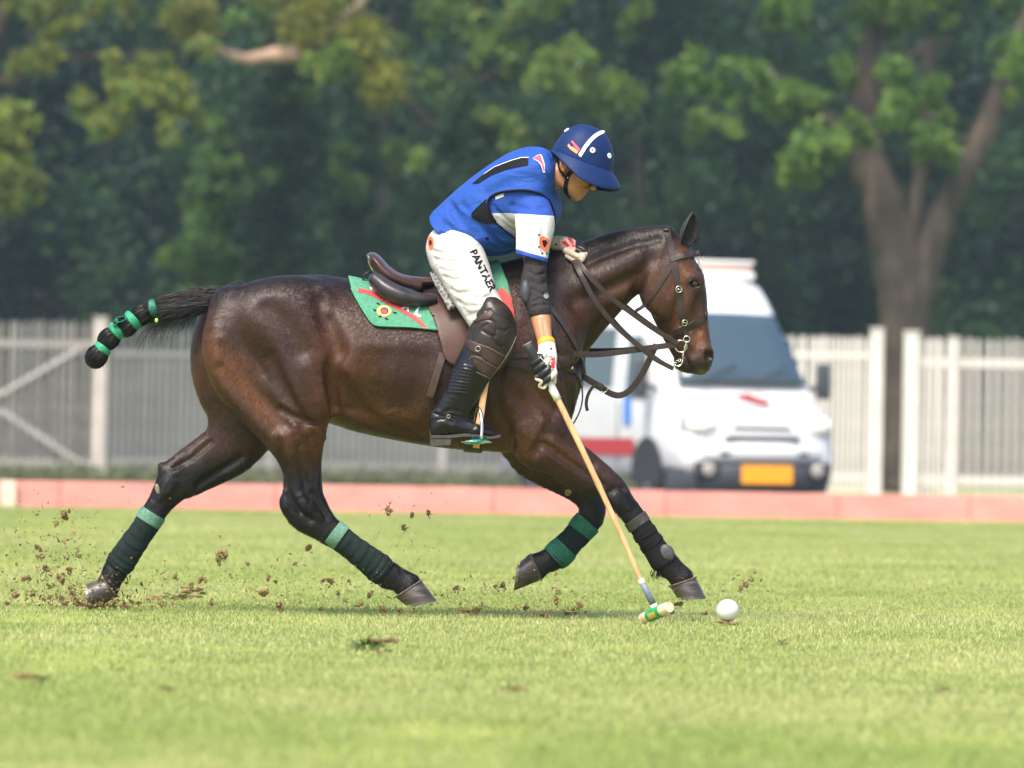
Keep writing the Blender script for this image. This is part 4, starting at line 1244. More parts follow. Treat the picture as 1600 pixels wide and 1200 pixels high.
horse = empty('horse', (0, 0, 0))
tag(horse, 'dark bay horse galloping to the right with bandaged legs and a tied up tail', 'horse')
COAT = coat_material()
hb = mesh_obj('body', HV, HF, COAT, horse)
HC_ = coat_colours(HV)
attr(hb, 'coat', HC_)

def coat_hair(n=170000):
    """short lying hair over the whole hide"""
    rs = np.random.RandomState(3)
    A, B_, C_, D_ = [HV[HF[:, i]] for i in range(4)]
    nr = np.cross(C_ - A, D_ - B_); ar = np.linalg.norm(nr, axis=1); nr = nr / (ar[:, None] + 1e-12)
    near = np.where(nr[:, 1] < .25, 1.0, .25)
    f = rs.choice(len(HF), n, p=ar * near / (ar * near).sum())
    u, v = rs.rand(n)[:, None], rs.rand(n)[:, None]
    p = (A[f] * (1 - u) + B_[f] * u) * (1 - v) + (D_[f] * (1 - u) + C_[f] * u) * v
    N = nr[f]
    col = HC_[HF[f, 0]]
    px, py = project(p)
    ang = np.radians(np.interp(px, [300, 500, 800, 900, 1010, 1100], [235, 222, 228, 245, 262, 285])) + (vnoise(p[:, 0], p[:, 2], .09, 4) - .5) * 1.5 + (vnoise(p[:, 0], p[:, 2], .03, 6) - .5) * 1.1 + rs.normal(size=n) * .18
    T = np.stack([np.cos(ang), np.zeros(n), np.sin(ang)], 1)
    T -= N * (T * N).sum(1)[:, None]; T /= np.linalg.norm(T, axis=1)[:, None] + 1e-9
    S_ = np.cross(N, T)
    L = (.009 + .008 * rs.rand(n))[:, None] * np.where(px > 1015, .6, 1.0)[:, None]; W_ = (.0007 + .0006 * rs.rand(n))[:, None]
    lift = (.08 + .16 * rs.rand(n))[:, None]
    b = p + N * .0003
    V = np.stack([b - S_ * W_, b + S_ * W_, b + T * L + N * L * lift], 1).reshape(-1, 3)
    F = np.arange(3 * n).reshape(-1, 3)
    k = (.55 + 1.05 * rs.rand(n) ** 1.5)[:, None]; c = col * k
    o = np_obj('coat_hair', V, F, HAIRM, horse)
    attr(o, 'coat', np.repeat(c, 3, axis=0)); tag(o, kind='stuff')
_h = NT('hide_hair', .40, (.03, .015, .01), .32); _hv = _h.n('ShaderNodeVertexColor', layer_name='coat'); _h.base(_hv.outputs[0]); HAIRM = _h.m
coat_hair()

DARKHAIR = mat('black_hair', (0.008, 0.0065, 0.0065), 0.40, 0.22, nscale=60, namp=.5)
EARIN = mat('ear_inside', (0.008, 0.006, 0.006), 0.75, nscale=90, namp=.4, bump=.5, bscale=220)

def eye(sg):
    e = P(1085.5, 443.5, sg * .072)
    q = MB(); q.ball(e, (.019, .019, .019), 18, 12)
    o = q.build('eye', mat('horse_eye', (0.006, 0.004, 0.003), 0.06, 0.7), horse)
    m = MB()
    for dz, r in ((.0115, .0042), (-.0115, .0035)):          # lids
        pts = []
        for i in range(9):
            t = (i / 8 - .5) * 2
            p = P(1085.5 + 9.2 * t, 443.5 + 2.4 * t, 0)
            hp, hn = hit(H_BVH, 1085.5 + 10.2 * t, 443.5 + 2.6 * t - (dz / PXM()) * 1.25 * (1 - t * t) ** .7)
            if hp is None: continue
            pts.append(Vector((hp.x, sg * abs(hp.y), hp.z)))
        if len(pts) > 3:
            m.tube(pts, [r * (0.5 + 0.5 * math.sin(math.pi * i / (len(pts) - 1))) for i in range(len(pts))], 8)
    m.build('eyelid', mat('lid_skin', (0.028, 0.016, 0.012), 0.42), o)
eye(-1); eye(1)

def ear(sg):
    """cupped leaf of skin with a thick rim"""
    tip = P(1083.5, 332, sg * .050); base = P(1069, 384, sg * .040)
    ax = tip - base; L = ax.length; ax.normalize()
    face = Vector((0.55, -0.83 if sg < 0 else 0.83, 0.10)); face = (face - ax * face.dot(ax)).normalized()
    side = ax.cross(face).normalized()
    vs, fs = [], []; n, m = 16, 13
    for layer in (0, 1):
        for i in range(n):
            t = i / (n - 1)
            w = .0415 * math.sin(math.pi * min(1, (t * .86 + .12)) ** .92) ** .72 * (1 - .12 * t)
            if t > .97: w *= .5
            cup = .030 * math.sin(math.pi * (t * .9 + .1)) + .006
            for j in range(m):
                u = (j / (m - 1) - .5) * 2
                p = base + ax * (L * t) + side * (w * u * (1 - .12 * u * u)) + face * (cup * (u * u - .55)) + side * (.006 * math.sin(t * 3))
                if layer: p = p - face * (.0055 * (1 - .5 * abs(u)))
                vs.append(p)
    o = n * m
    for i in range(n - 1):
        for j in range(m - 1):
            a = i * m + j
            fs.append((a, a + 1, a + m + 1, a + m)); fs.append((o + a, o + a + m, o + a + m + 1, o + a + 1))
    for i in range(n - 1):
        for j in (0, m - 1):
            a = i * m + j; fs.append((a, a + m, o + a + m, o + a))
    for i in (0, n - 1):
        for j in range(m - 1):
            a = i * m + j; fs.append((a, a + 1, o + a + 1, o + a))
    q = MB(); q.add(vs, fs); q.mi = [0 if (max(f) < o) else 1 for f in q.f]
    e = q.build('ear', [EARIN, mat('ear_outside', (0.016, 0.010, 0.008), 0.5, nscale=80, namp=.4)], horse)
ear(-1); ear(1)

# hooves: horn wall from coronet to ground, flat sole, iron shoe
HOOF = NT('hoof_horn', 0.38, (0.045, 0.035, 0.03), 0.5)
_n = HOOF.noise(1, 4, .6, HOOF.coord((14, 14, 90)))
HOOF.base(HOOF.ramp(_n.outputs[0], [(.3, (0.020, 0.016, 0.015)), (.55, (0.055, 0.045, 0.038)), (.75, (0.13, 0.10, 0.075))]))
HOOF.bump(_n.outputs[0], .4, .003)
IRON = mat('shoe_iron', (0.16, 0.14, 0.12), 0.45, metal=.7, nscale=40, namp=.4)
MUDDY = mat('coronet_skin', (0.10, 0.07, 0.045), 0.7, nscale=50, namp=.5)
def hoof(cor, toe, heel, y, hw):
    """cor: two coronet pixels (front, back); toe, heel: ground-edge pixels; hw half width in m"""
    CF, CB, T, H = [P(*c, y) for c in (cor[0], cor[1], toe, heel)]
    q = MB(); n = 24; m = 7
    rows = []
    Y = Vector((0, 1, 0))
    for i in range(m):
        t = i / (m - 1)
        f, b = CF.lerp(T, t), CB.lerp(H, t)
        c = (f + b) / 2; ax = (f - b) / 2
        w = hw * (.80 + .26 * t) * (1 + .05 * math.sin(t * 3.1))
        row = []
        for k in range(n):
            a = 2 * math.pi * k / n
            ca, sa = math.cos(a), math.sin(a)
            if ca < 0: sa *= (1 - .10 * ca * ca)
            rr = 1 + .010 * math.sin(i * 2.2)
            row.append(c + ax * ca * rr + Y * (w * sa * rr))
        rows.append(row)
    vs = [v for r in rows for v in r]; fs = []
    for i in range(m - 1):
        for k in range(n):
            k2 = (k + 1) % n; fs.append((i * n + k, i * n + k2, (i + 1) * n + k2, (i + 1) * n + k))
    fs.append(tuple(range(n))); q.add(vs, fs)
    solec = sum(rows[-1], Vector()) / n
    down = (T - H).cross(Y); down.normalize()
    if down.dot((T + H) / 2 - (CF + CB) / 2) < 0: down = -down
    q.add([solec - down * .008] + rows[-1], [(0, 1 + k, 1 + (k + 1) % n) for k in range(n)])
    o = q.build('hoof', HOOF.m, horse, autosmooth=50)
    s = MB(); vs, fs = [], []                                # horseshoe
    ks = [k for k in range(-9, 10)]
    for k in ks:
        a = 2 * math.pi * k / n * 1.02
        e = rows[-1][k % n]; d = (e - solec)
        for rr, dd in ((1.02, 0), (.74, 0), (.74, .009), (1.02, .009)):
            vs.append(solec + d * rr + down * dd)
    for i in range(len(ks) - 1):
        for j in range(4):
            a, b = i * 4 + j, i * 4 + (j + 1) % 4; fs.append((a, b, b + 4, a + 4))
    fs += [(0, 1, 2, 3), tuple((len(ks) - 1) * 4 + j for j in (3, 2, 1, 0))]
    s.add(vs, fs); s.build('horseshoe', IRON, o, smooth=False)
    c = MB(); ring = [v + (v - sum(rows[0], Vector()) / n) * .04 for v in rows[0]]
    c.tube(ring + [ring[0]], .0035, 6, caps=False); c.build('coronet_band', MUDDY, o)
hoof(((658, 907), (618, 933)), (681, 936), (634, 946), -.134, .052)
hoof(((1087, 902), (1046, 916)), (1102, 932), (1058, 934), -.13, .052)
hoof(((846, 906), (829, 866)), (806, 922), (813, 877), .12, .055)
hoof(((184, 932), (160, 903)), (145, 954), (136, 912), .14, .055)

# fetlock feathers
for (cx, cy, y, dx, dy, n_) in ((1030, 896, -.13, -.25, 1, 60), (606, 914, -.136, -.3, 1, 34), (190, 904, .14, .3, 1, 30), (850, 893, .12, -.2, 1, 34)):
    ft = MB()
    for k in range(n_):
        p = P(cx + RND.gauss(0, 6), cy - 4 + RND.gauss(0, 3), y + RND.gauss(0, .014))
        d = Vector((dx + RND.gauss(0, .25), RND.gauss(0, .25), -dy)).normalized()
        l = RND.uniform(.012, .028)
        ft.tube([p, p + d * l * .5, p + d * l + Vector((0, 0, -.004))], [.0022, .0016, .0004], 3, caps=False)
    tag(ft.build('fetlock_hair', DARKHAIR, horse), kind='stuff')

# chestnuts (the pale horny growth inside each leg that the photo shows)
ch = MB()
ch.ball(P(889, 766, .085), (.016, .008, .024), 12, 8, Matrix.Rotation(math.radians(25), 3, 'Y')); ch.build('chestnut', mat('chestnut_horn', (.20, .17, .11), .7, nscale=60, namp=.4, bump=.5), horse)
ch = MB(); ch.ball(P(246, 764, .105), (.010, .006, .022), 12, 8, Matrix.Rotation(math.radians(-15), 3, 'Y')); ch.build('chestnut', MATS['chestnut_horn'], horse)

# clipped mane: thousands of short bristles along the crest
mn = MB()
crest = spline([(800, 423), (840, 414), (880, 401), (925, 383), (970, 368), (1010, 360), (1048, 360)], 10)
for k in range(2600):
    t = RND.random() * (len(crest) - 1); i = min(int(t), len(crest) - 2); c = crest[i] * (1 - t + i) + crest[i + 1] * (t - i)
    y = RND.gauss(0, .010)
    p = P(c[0], c[1] + 6, y)
    d = Vector((RND.gauss(.1, .22), RND.gauss(0, .25), 1)).normalized()
    l = RND.uniform(.014, .030)
    mn.tube([p, p + d * l], [.0013, .0003], 3, caps=False)
for k in range(60):                                          # forelock
    p = P(1074 + RND.gauss(0, 3), 372 + RND.gauss(0, 2), RND.gauss(0, .012)); d = Vector((RND.uniform(.2, .8), RND.gauss(0, .2), RND.uniform(-.4, .5))).normalized()
    l = RND.uniform(.02, .06)
    mn.tube([p, p + d * l * .6, p + d * l + Vector((.004, 0, -.012))], [.0014, .001, .0003], 3, caps=False)
tag(mn.build('mane', DARKHAIR, horse), kind='stuff')

# tail: loose hair over the dock, then knots bound with green ribbon
tl = MB()
path = spline([(352, 464), (325, 468), (298, 473), (270, 480), (246, 484), (224, 492)], 6)
for k in range(1500):
    a = RND.uniform(0, 2 * math.pi); s_ = RND.random() ** .5
    wild = RND.random() < .10
    i0 = RND.randint(0, 10); i1 = len(path) - 1 if not wild else RND.randint(14, len(path) - 1)
    pts = []
    for i in range(i0, i1 + 1, 2):
        f = i / (len(path) - 1)
        w = (15 + 8 * math.sin(f * 3.0)) * (1 - .25 * f)
        drop = (0 if not wild else 26 * ((i - i0) / max(1, i1 - i0)) ** 2 * RND.uniform(.7, 1.1))
        pts.append(P(path[i][0] + RND.gauss(0, 1), path[i][1] + math.sin(a) * w * s_ + drop + 3 * math.sin(f * 9 + k), math.cos(a) * .04 * s_ * (1 - .3 * f)))
    if len(pts) < 3: continue
    if wild:
        e = pts[-1]; d = Vector((RND.uniform(-.7, -.1), RND.gauss(0, .2), RND.uniform(-1, -.3))).normalized(); l = RND.uniform(.02, .09)
        pts += [e + d * l * .5, e + d * l + Vector((.006, 0, -.012))]
    r = RND.uniform(.0008, .0018)
    tl.tube(pts, [r * (1 - .7 * (j / (len(pts) - 1)) ** 2) for j in range(len(pts))], 4, caps=False)
bulbs = [((222, 492), 18, 15.5, -25), ((198, 509), 16, 16, -40), ((170, 530), 17, 15.5, -40), ((151, 557), 17.5, 16, -35)]
core = MB()
cq = spline([(350, 463, 12), (325, 468, 14), (298, 474, 16), (270, 481, 15), (246, 485, 12), (228, 491, 12)], 4)
core.tube([P(a, b, 0) for a, b, r in cq], [(r * PXM() * .8, r * PXM() * .8) for a, b, r in cq], 14)
for bi, (c, rx, rz, ang) in enumerate(bulbs):
    cc = P(*c, 0); a = math.radians(36 + 6 * bi); ax = Vector((-math.cos(a), 0, -math.sin(a))); e1 = Vector((0, 1, 0)); e2 = ax.cross(e1)
    vs, fs = [], []; n_, m_ = 72, 15
    for i in range(m_):
        u = -1 + 2 * i / (m_ - 1); rr_ = max(.30, math.sqrt(max(0, 1 - u * u)) ** .8)
        for k in range(n_):
            t = 2 * math.pi * k / n_ + .25 * u
            st_ = 1 + .055 * math.sin(11 * t + bi) + .045 * math.sin(19 * t + 2 * bi + 2 * u) + .03 * math.sin(31 * t)
            vs.append(cc + ax * (u * rx * PXM() * 1.12) + (e1 * math.cos(t) * .041 + e2 * math.sin(t) * rz * PXM() * 1.02) * (rr_ * st_))
    for i in range(m_ - 1):
        for k in range(n_):
            k2 = (k + 1) % n_; fs.append((i * n_ + k, i * n_ + k2, (i + 1) * n_ + k2, (i + 1) * n_ + k))
    fs += [tuple(range(n_)), tuple((m_ - 1) * n_ + k for k in range(n_))]
    core.add(vs, fs)
    for k in range(70):                                      # hairs lifting off each knot
        t0 = RND.uniform(0, 6.283); pts = []
        for j in range(6):
            u = -.95 + 1.9 * j / 5; r_ = max(.3, math.sqrt(1 - u * u) ** .8) * RND.uniform(1.02, 1.10)
            pts.append(cc + ax * (u * rx * PXM() * 1.12) + (e1 * math.cos(t0 + .3 * u) * .041 + e2 * math.sin(t0 + .3 * u) * rz * PXM() * 1.02) * r_)
        tl.tube(pts, RND.uniform(.0006, .0012), 3, caps=False)
for k in range(60):                                          # stray wisps
    c = RND.choice(bulbs)[0]; a = RND.uniform(0, 6.28); p = P(c[0] + math.cos(a) * 14, c[1] + math.sin(a) * 14, RND.gauss(0, .015))
    d = Vector((math.cos(a) + RND.gauss(-.3, .3), RND.gauss(0, .3), -math.sin(a) + RND.gauss(-.2, .3))).normalized(); l = RND.uniform(.01, .035)
    tl.tube([p, p + d * l * .6, p + d * l + Vector((0, 0, -.004))], [.0008, .0006, .0002], 3, caps=False)
tail = core.build('tail', DARKHAIR, horse)
tag(tl.build('tail_hair', DARKHAIR, tail), kind='stuff')
RIB = mat('green_ribbon', lin(30, 132, 96), 0.6, nscale=40, namp=.25, bump=.5, bscale=90, stretch=(1, 1, 3))
RIBD = mat('dark_green_ribbon', lin(20, 90, 75), 0.5, nscale=40, namp=.25, bump=.4, bscale=90)
for (c, r, ang, m_) in (((239, 482), 14, 12, RIBD), ((208, 500), 16, 42, RIB), ((182, 517), 15, 45, RIB), ((160, 545), 14, 42, RIB)):
    q = MB(); a = math.radians(ang)
    ax = Vector((-math.cos(a), 0, -math.sin(a)))
    cc = P(*c, 0)
    for j in range(3):
        q.lathe([(r * PXM() * .90, -.009), (r * PXM() * (1.03 + .04 * (j % 2)), -.006), (r * PXM() * 1.06, .001), (r * PXM() * .98, .007), (r * PXM() * .86, .009)],
                cc + ax * (.005 * (j - 1)), (ax + Vector((0, .12 * (j - 1), .1 * (j - 1)))).normalized(), 20)
    q.build('ribbon', m_, tail)
q = MB()                                                     # bow: two flat loops standing off the tail
for (cx, cy, a, l_) in ((188, 499, 25, 9), (180, 504, 70, 7)):
    ar = math.radians(a); lp = [P(cx + l_ * math.cos(t) * math.cos(ar) - l_ * .45 * math.sin(t) * math.sin(ar), cy - l_ * math.cos(t) * math.sin(ar) * .6 - l_ * .45 * math.sin(t) * math.cos(ar), -.038 + .008 * math.sin(t)) for t in np.linspace(0, 6.28, 17)]
    q.tube(lp, [(.0018, .0085)] * 17, 8, up=Vector((.2, -1, .2)))
q.build('ribbon_bow', RIB, tail)
q = MB(); q.ball(P(244.5, 500.5, -.036), (.007, .004, .009), 10, 6); q.build('ribbon_knot', mat('lime_ribbon', lin(150, 220, 60), .5), tail)
# ------------------------------------------------------------------ tack
def leather(name, c, rough=.42, n=30):
    q = NT(name, rough, c, .3)
    a = q.noise(n, 5, .6); b = q.noise(n * 9, 3, .6)
    q.base(q.ramp(a.outputs[0], [(.3, tuple(v * .65 for v in c)), (.6, c), (.8, tuple(min(1, v * 1.5) for v in c))]))
    q.bump(b.outputs[0], .25, .0015); q.bump(a.outputs[0], .2, .004)
    r = q.n('ShaderNodeMapRange'); r.inputs[3].default_value = rough - .1; r.inputs[4].default_value = rough + .15
    q.l(a.outputs[0], r.inputs[0]); q.l(r.outputs[0], q.b.inputs['Roughness'])
    return q.m
STRAP = leather('strap_leather', (0.040, 0.027, 0.024), .36)
SEATL = leather('saddle_leather', (0.050, 0.024, 0.018), .30, 14)
FLAPL = leather('flap_leather', (0.075, 0.036, 0.026), .45, 12)
PANELL = leather('panel_leather', (0.030, 0.026, 0.030), .28, 18)
EDGE = mat('leather_edge', (0.16, 0.12, 0.10), .5)
STEEL = mat('bright_steel', (.62, .59, .54), .22, metal=1.0, nscale=60, namp=.1)

def ribbon(mb, pts, nrm, w, t, wl=None):
    """strap of width w and thickness t; nrm: outward normals"""
    n = len(pts); vs, fs = [], []
    sec = [(-.5, -.3), (-.45, -.5), (.45, -.5), (.5, -.3), (.5, .25), (.46, .5), (0, .6), (-.46, .5), (-.5, .25)]
    k = len(sec)
    for i in range(n):
        T = (pts[min(i + 1, n - 1)] - pts[max(i - 1, 0)]).normalized()
        N = nrm[i] - T * nrm[i].dot(T); N = N.normalized() if N.length > 1e-6 else T.orthogonal().normalized()
        B = T.cross(N); ww = w if wl is None else wl[i]
        for a, b in sec: vs.append(pts[i] + B * (a * ww) + N * (b * t))
    for i in range(n - 1):
        for j in range(k):
            j2 = (j + 1) % k; fs.append((i * k + j, i * k + j2, (i + 1) * k + j2, (i + 1) * k + j))
    fs += [tuple(range(k - 1, -1, -1)), tuple((n - 1) * k + j for j in range(k))]
    mb.add(vs, fs)
def surf_path(rows, bvh=None, off=.003, sub=6, far=False):
    """rows (px, py[, y]); without y the strap lies on the surface"""
    q = spline([(r[0], r[1], r[2] if len(r) > 2 else 0.0) for r in rows], sub)
    fixed = len(rows[0]) > 2
    P_, N_ = [], []
    for a in q:
        if fixed:
            P_.append(P(a[0], a[1], a[2])); N_.append(Vector((0, -1, 0)))
        else:
            h_, n_ = hit(bvh, a[0], a[1], far)
            if h_ is None:
                if P_:
                    y = P_[-1].y
                    P_.append(P(a[0], a[1], y)); N_.append(N_[-1])
                continue
            if (n_.y > 0) != far: n_ = -n_
            P_.append(h_ + n_ * off); N_.append(n_.copy())
    for _ in range(2):
        N_ = [(N_[max(i - 1, 0)] + N_[i] * 2 + N_[min(i + 1, len(N_) - 1)]).normalized() for i in range(len(N_))]
        P_ = [P_[i] if i in (0, len(P_) - 1) else (P_[i - 1] + P_[i] * 2 + P_[i + 1]) / 4 for i in range(len(P_))]
    return P_, N_
def strap(name, rows, w, parent, m=None, bvh=None, t=.004, off=.003, both=False, sub=6, label=None):
    o = None
    for far in ((False, True) if both else (False,)):
        pts, nr = surf_path(rows, bvh or H_BVH, off, sub, far)
        if len(pts) < 2: continue
        mb = MB(); ribbon(mb, pts, nr, w, t); o = mb.build(name, m or STRAP, parent, autosmooth=35)
    return o

# ---- shells that follow the horse's back: blanket, girth, saddle flaps
def poly_sd(poly, X, Z):
    """signed distance of (X, Z) grids to a closed polygon"""
    d = np.full(X.shape, 1e9); ins = np.zeros(X.shape, bool); n = len(poly)
    for i in range(n):
        ax, az = poly[i]; bx, bz = poly[(i + 1) % n]
        ex, ez = bx - ax, bz - az; wx, wz = X - ax, Z - az
        t = np.clip((wx * ex + wz * ez) / (ex * ex + ez * ez + 1e-12), 0, 1)
        d = np.minimum(d, (wx - ex * t) ** 2 + (wz - ez * t) ** 2)
        c = ((az > Z) != (bz > Z)) & (X < (bx - ax) * (Z - az) / (bz - az + 1e-12) + ax)
        ins ^= c
    d = np.sqrt(d)
    return np.where(ins, -d, d)
def shell(poly_px, lo, hi, yref=-.25, inner=-.012, sides='both', extra=None):
    """slab of the body offset lo..hi, cut out by an outline seen from the side"""
    pts = [P(a, b, yref) for a, b in poly_px]; poly = [(p.x, p.z) for p in pts]
    xs, zs = [p[0] for p in poly], [p[1] for p in poly]
    S = SDF.__new__(SDF); S.h = HS.h
    a = HS.blk((min(xs) - .03, -.37, min(zs) - .03), (max(xs) + .03, .37, max(zs) + .06))
    S.ax = [HS.ax[i][a[i]] for i in range(3)]; S.lo = np.array([S.ax[i][0] for i in range(3)], float); S.n = np.array([len(v) for v in S.ax])
    X, Z = np.meshgrid(S.ax[0], S.ax[2], indexing='ij')
    pd = poly_sd(poly, X, Z)[:, None, :].astype(np.float32)
    D = HS.D[a]
    S.D = np.maximum(np.maximum(D - hi, lo - D), np.broadcast_to(pd, D.shape)).astype(np.float32)
    if sides == 'near': S.D = np.maximum(S.D, S.ax[1][None, :, None] + .03)
    S.D[0] = S.D[-1] = .1; S.D[:, 0] = S.D[:, -1] = .1; S.D[:, :, 0] = S.D[:, :, -1] = .1
    return S.mesh(2)

PADM = NT('green_felt', .85, lin(60, 165, 115), .2)
_n = PADM.noise(60, 5, .6); PADM.base(PADM.ramp(_n.outputs[0], [(.3, (0.050, 0.190, 0.112)), (.7, (0.090, 0.265, 0.165))])); PADM.bump(_n.outputs[0], .5, .004)
PADM.bump(PADM.noise(14, 3).outputs[0], .3, .012)
blanket = empty('saddle_blanket', P(670, 470, 0)); tag(blanket, 'green saddle blanket with a red stripe and emblem under the saddle', 'saddle blanket')
pad_poly = [(538, 420), (548, 452), (558, 471), (570, 491), (581, 507), (592, 511), (640, 513), (684, 517), (740, 520), (806, 507), (801, 470), (794, 440), (786, 420), (778, 400), (690, 405), (600, 420)]
PV, PF = shell(pad_poly, -.006, .013)
mesh_obj('cloth', PV, PF, PADM.m, blanket); PAD_BVH = bvh_of(PV, PF)

def decal(name, poly, bvh, m, parent, off=.0022, cuts=3, far=False):
    """flat print that lies on a surface, outline in photo pixels"""
    bm = bmesh.new(); vs = [bm.verts.new((x, -y, 0)) for x, y in poly]; bm.faces.new(vs)
    bmesh.ops.triangulate(bm, faces=bm.faces[:])
    for _ in range(cuts):
        es = [e for e in bm.edges if e.calc_length() > 3.2]
        if not es: break
        bmesh.ops.subdivide_edges(bm, edges=es, cuts=1, use_grid_fill=False)
        bmesh.ops.triangulate(bm, faces=bm.faces[:])
    return _proj(bm, name, bvh, m, parent, off, far)
def _proj(bm, name, bvh, m, parent, off, far=False, fn=None):
    bm.verts.ensure_lookup_table(); kill = []; po = WORLD_OFF(parent) if parent else Vector((0, 0, 0))
    for v in bm.verts:
        px, py = (v.co.x, -v.co.y) if fn is None else fn(v.co.x, v.co.y)
        h_, n_ = hit(bvh, px, py, far)
        if h_ is None: kill.append(v); continue
        if n_.y > 0 and not far: n_ = -n_
        v.co = h_ + n_ * off - po
    bmesh.ops.delete(bm, geom=kill, context='VERTS')
    me = bpy.data.meshes.new(name); bm.to_mesh(me); bm.free(); me.materials.append(m); shade(me)
    o = bpy.data.objects.new(name, me); link(o, parent); return o
def lettering(name, text, x0, y0, dx, dy, height, bvh, m, parent, off=.0025, spacing=1.0):
    """text starting at pixel (x0, y0), baseline along (dx, dy), cap height in px"""
    cu = bpy.data.curves.new('tmp', 'FONT'); cu.body = text; cu.size = 1.0; cu.space_character = spacing; cu.offset = .028; cu.resolution_u = 3
    ob = bpy.data.objects.new('tmp', cu); COL.objects.link(ob); bpy.context.view_layer.update()
    me = bpy.data.meshes.new_from_object(ob); bm = bmesh.new(); bm.from_mesh(me)
    COL.objects.unlink(ob); bpy.data.objects.remove(ob); bpy.data.meshes.remove(me); bpy.data.curves.remove(cu)
    bmesh.ops.triangulate(bm, faces=bm.faces[:])
    L = math.hypot(dx, dy); ux, uy = dx / L, dy / L; s = height / .70
    return _proj(bm, name, bvh, m, parent, off, fn=lambda a, b: (x0 + ux * a * s + uy * b * s, y0 + uy * a * s - ux * b * s))

RED = mat('red_print', lin(214, 60, 60), .7, nscale=60, namp=.15); WHITEP = mat('white_print', (.78, .78, .75), .7); BLACKP = mat('black_print', (.006, .006, .007), .7, .12); YELP = mat('yellow_print', lin(214, 168, 92), .7)
ORP = mat('orange_print', lin(232, 96, 44), .65); NAVYP = mat('navy_print', lin(50, 40, 80), .7)
def stripe_poly(mid, w):
    mid = spline(mid, 5); L, R_ = [], []
    for i in range(len(mid)):
        d = mid[min(i + 1, len(mid) - 1)] - mid[max(i - 1, 0)]; d = d / (np.linalg.norm(d) + 1e-9); n_ = np.array([-d[1], d[0]]) * w / 2
        L.append(tuple(mid[i] + n_)); R_.append(tuple(mid[i] - n_))
    return L + R_[::-1]
decal('red_stripe', stripe_poly([(559, 453), (580, 459), (605, 472), (630, 486), (650, 499), (667, 514)], 6), PAD_BVH, RED, blanket)
decal('red_stripe', stripe_poly([(779, 455), (790, 466), (798, 480), (802, 496)], 16), PAD_BVH, RED, blanket)
ell = lambda cx, cy, rx, ry, n=18, a0=0: [(cx + rx * math.cos(2 * math.pi * i / n + a0), cy + ry * math.sin(2 * math.pi * i / n + a0)) for i in range(n)]
em = decal('emblem', ell(600, 486.5, 11.5, 8.8), PAD_BVH, YELP, blanket, .0026)
decal('emblem_centre', ell(600.5, 486.5, 6.5, 5.5), PAD_BVH, NAVYP, em, .0032)
decal('emblem_heart', ell(600, 487.5, 4, 3.2), PAD_BVH, RED, em, .0038)
for (x, y, a) in ((591, 475, .5), (617, 489, .3), (594, 494.5, -.3), (604, 498.5, .4), (585.5, 485, .4)):
    decal('emblem_ray', [(x + c * math.cos(a) * 2.6 - s * math.sin(a) * 1, y + c * math.sin(a) * 2.6 + s * math.cos(a) * 1) for c, s in ((-1, -1), (1, -1), (1, 1), (-1, 1))], PAD_BVH, BLACKP, em, .0028)
# what shows of the white capitals along the stripe: two tops, then A and L
decal('letter', [(577, 450), (583, 450), (589, 456), (587, 458), (579, 454)], PAD_BVH, WHITEP, blanket, .0028)
decal('letter', [(592, 458), (597, 461), (604, 468), (624, 475), (622, 478), (604, 471)], PAD_BVH, WHITEP, blanket, .0028)
lettering('letter', 'A', 628, 482.5, 16, 7.5, 12, PAD_BVH, WHITEP, blanket, .0028); lettering('letter', 'L', 646, 490.5, 16, 8, 17, PAD_BVH, WHITEP, blanket, .0028)
# hem stitched along the edge
hem = [(548, 452), (558, 471), (570, 491), (581, 506), (592, 510), (640, 512), (682, 516)]
strap('hem', [(a + 1, b - 1.5) for a, b in hem], .006, blanket, mat('hem_thread', (.05, .26, .15), .8), PAD_BVH, t=.004, off=.001)

# ---- saddle
saddle = empty('saddle', P(660, 450, 0)); tag(saddle, 'brown leather polo saddle with a high cantle on the green blanket', 'saddle')
Q = SDF((-.66, -.30, 1.20), (.02, .30, 1.56), .0042)
Q.pairs([(573, 395, 578, 404, 0, .085), (579, 394, 585, 412, 0, .125), (588, 401, 593, 424, 0, .145), (600, 413, 604, 438, 0, .155), (622, 426, 624, 446, 0, .15), (650, 431, 650, 450, 0, .125), (690, 432, 690, 450, 0, .11), (730, 424, 735, 446, 0, .105), (762, 409, 768, 436, 0, .08)], k=.01, cap=.4, sub=6)
Q.pell(640, 420, 0, 46, 12, .05, -12, k=.03, mode='sub')
for sg in (-1, 1):
    Q.pchain([(584, 412, sg * .10, 6, .014), (602, 428, sg * .14, 6, .014), (625, 440, sg * .14, 6, .014), (655, 448, sg * .125, 6, .014)], k=.015)
SV, SF = Q.mesh(1); mesh_obj('seat', SV, SF, SEATL, saddle); SEAT_BVH = bvh_of(SV, SF)
for sg in (-1, 1):
    Q = SDF((-.64, -.32, 1.16), (-.30, .32, 1.50), .0042)
    Q.pchain([(590, 440, sg * .155, 13, .05), (606, 453, sg * .185, 15, .05), (630, 464, sg * .20, 15, .048), (656, 468, sg * .20, 11, .04), (676, 468, sg * .19, 7, .03)], k=.0)
    v_, f_ = Q.mesh(1); mesh_obj('panel', v_, f_, PANELL, saddle)
    pv = bvh_of(v_, f_)
    for j in range(2):
        mb = MB(); pts = [P(a, b + 3.5 * j, sg * y) for a, b, y in spline([(583, 424, .150), (596, 434, .185), (618, 447, .20), (648, 456, .20)], 5)]
        mb.tube(pts, .0035, 6); mb.build('piping', EDGE if j else PANELL, saddle)
    fp = [(645, 452), (655, 462), (668, 480), (679, 505), (687, 535), (692, 556), (700, 568), (716, 574), (736, 572), (760, 560), (776, 530), (782, 495), (778, 450), (760, 428), (700, 440)]
v_, f_ = shell(fp, .014, .024)
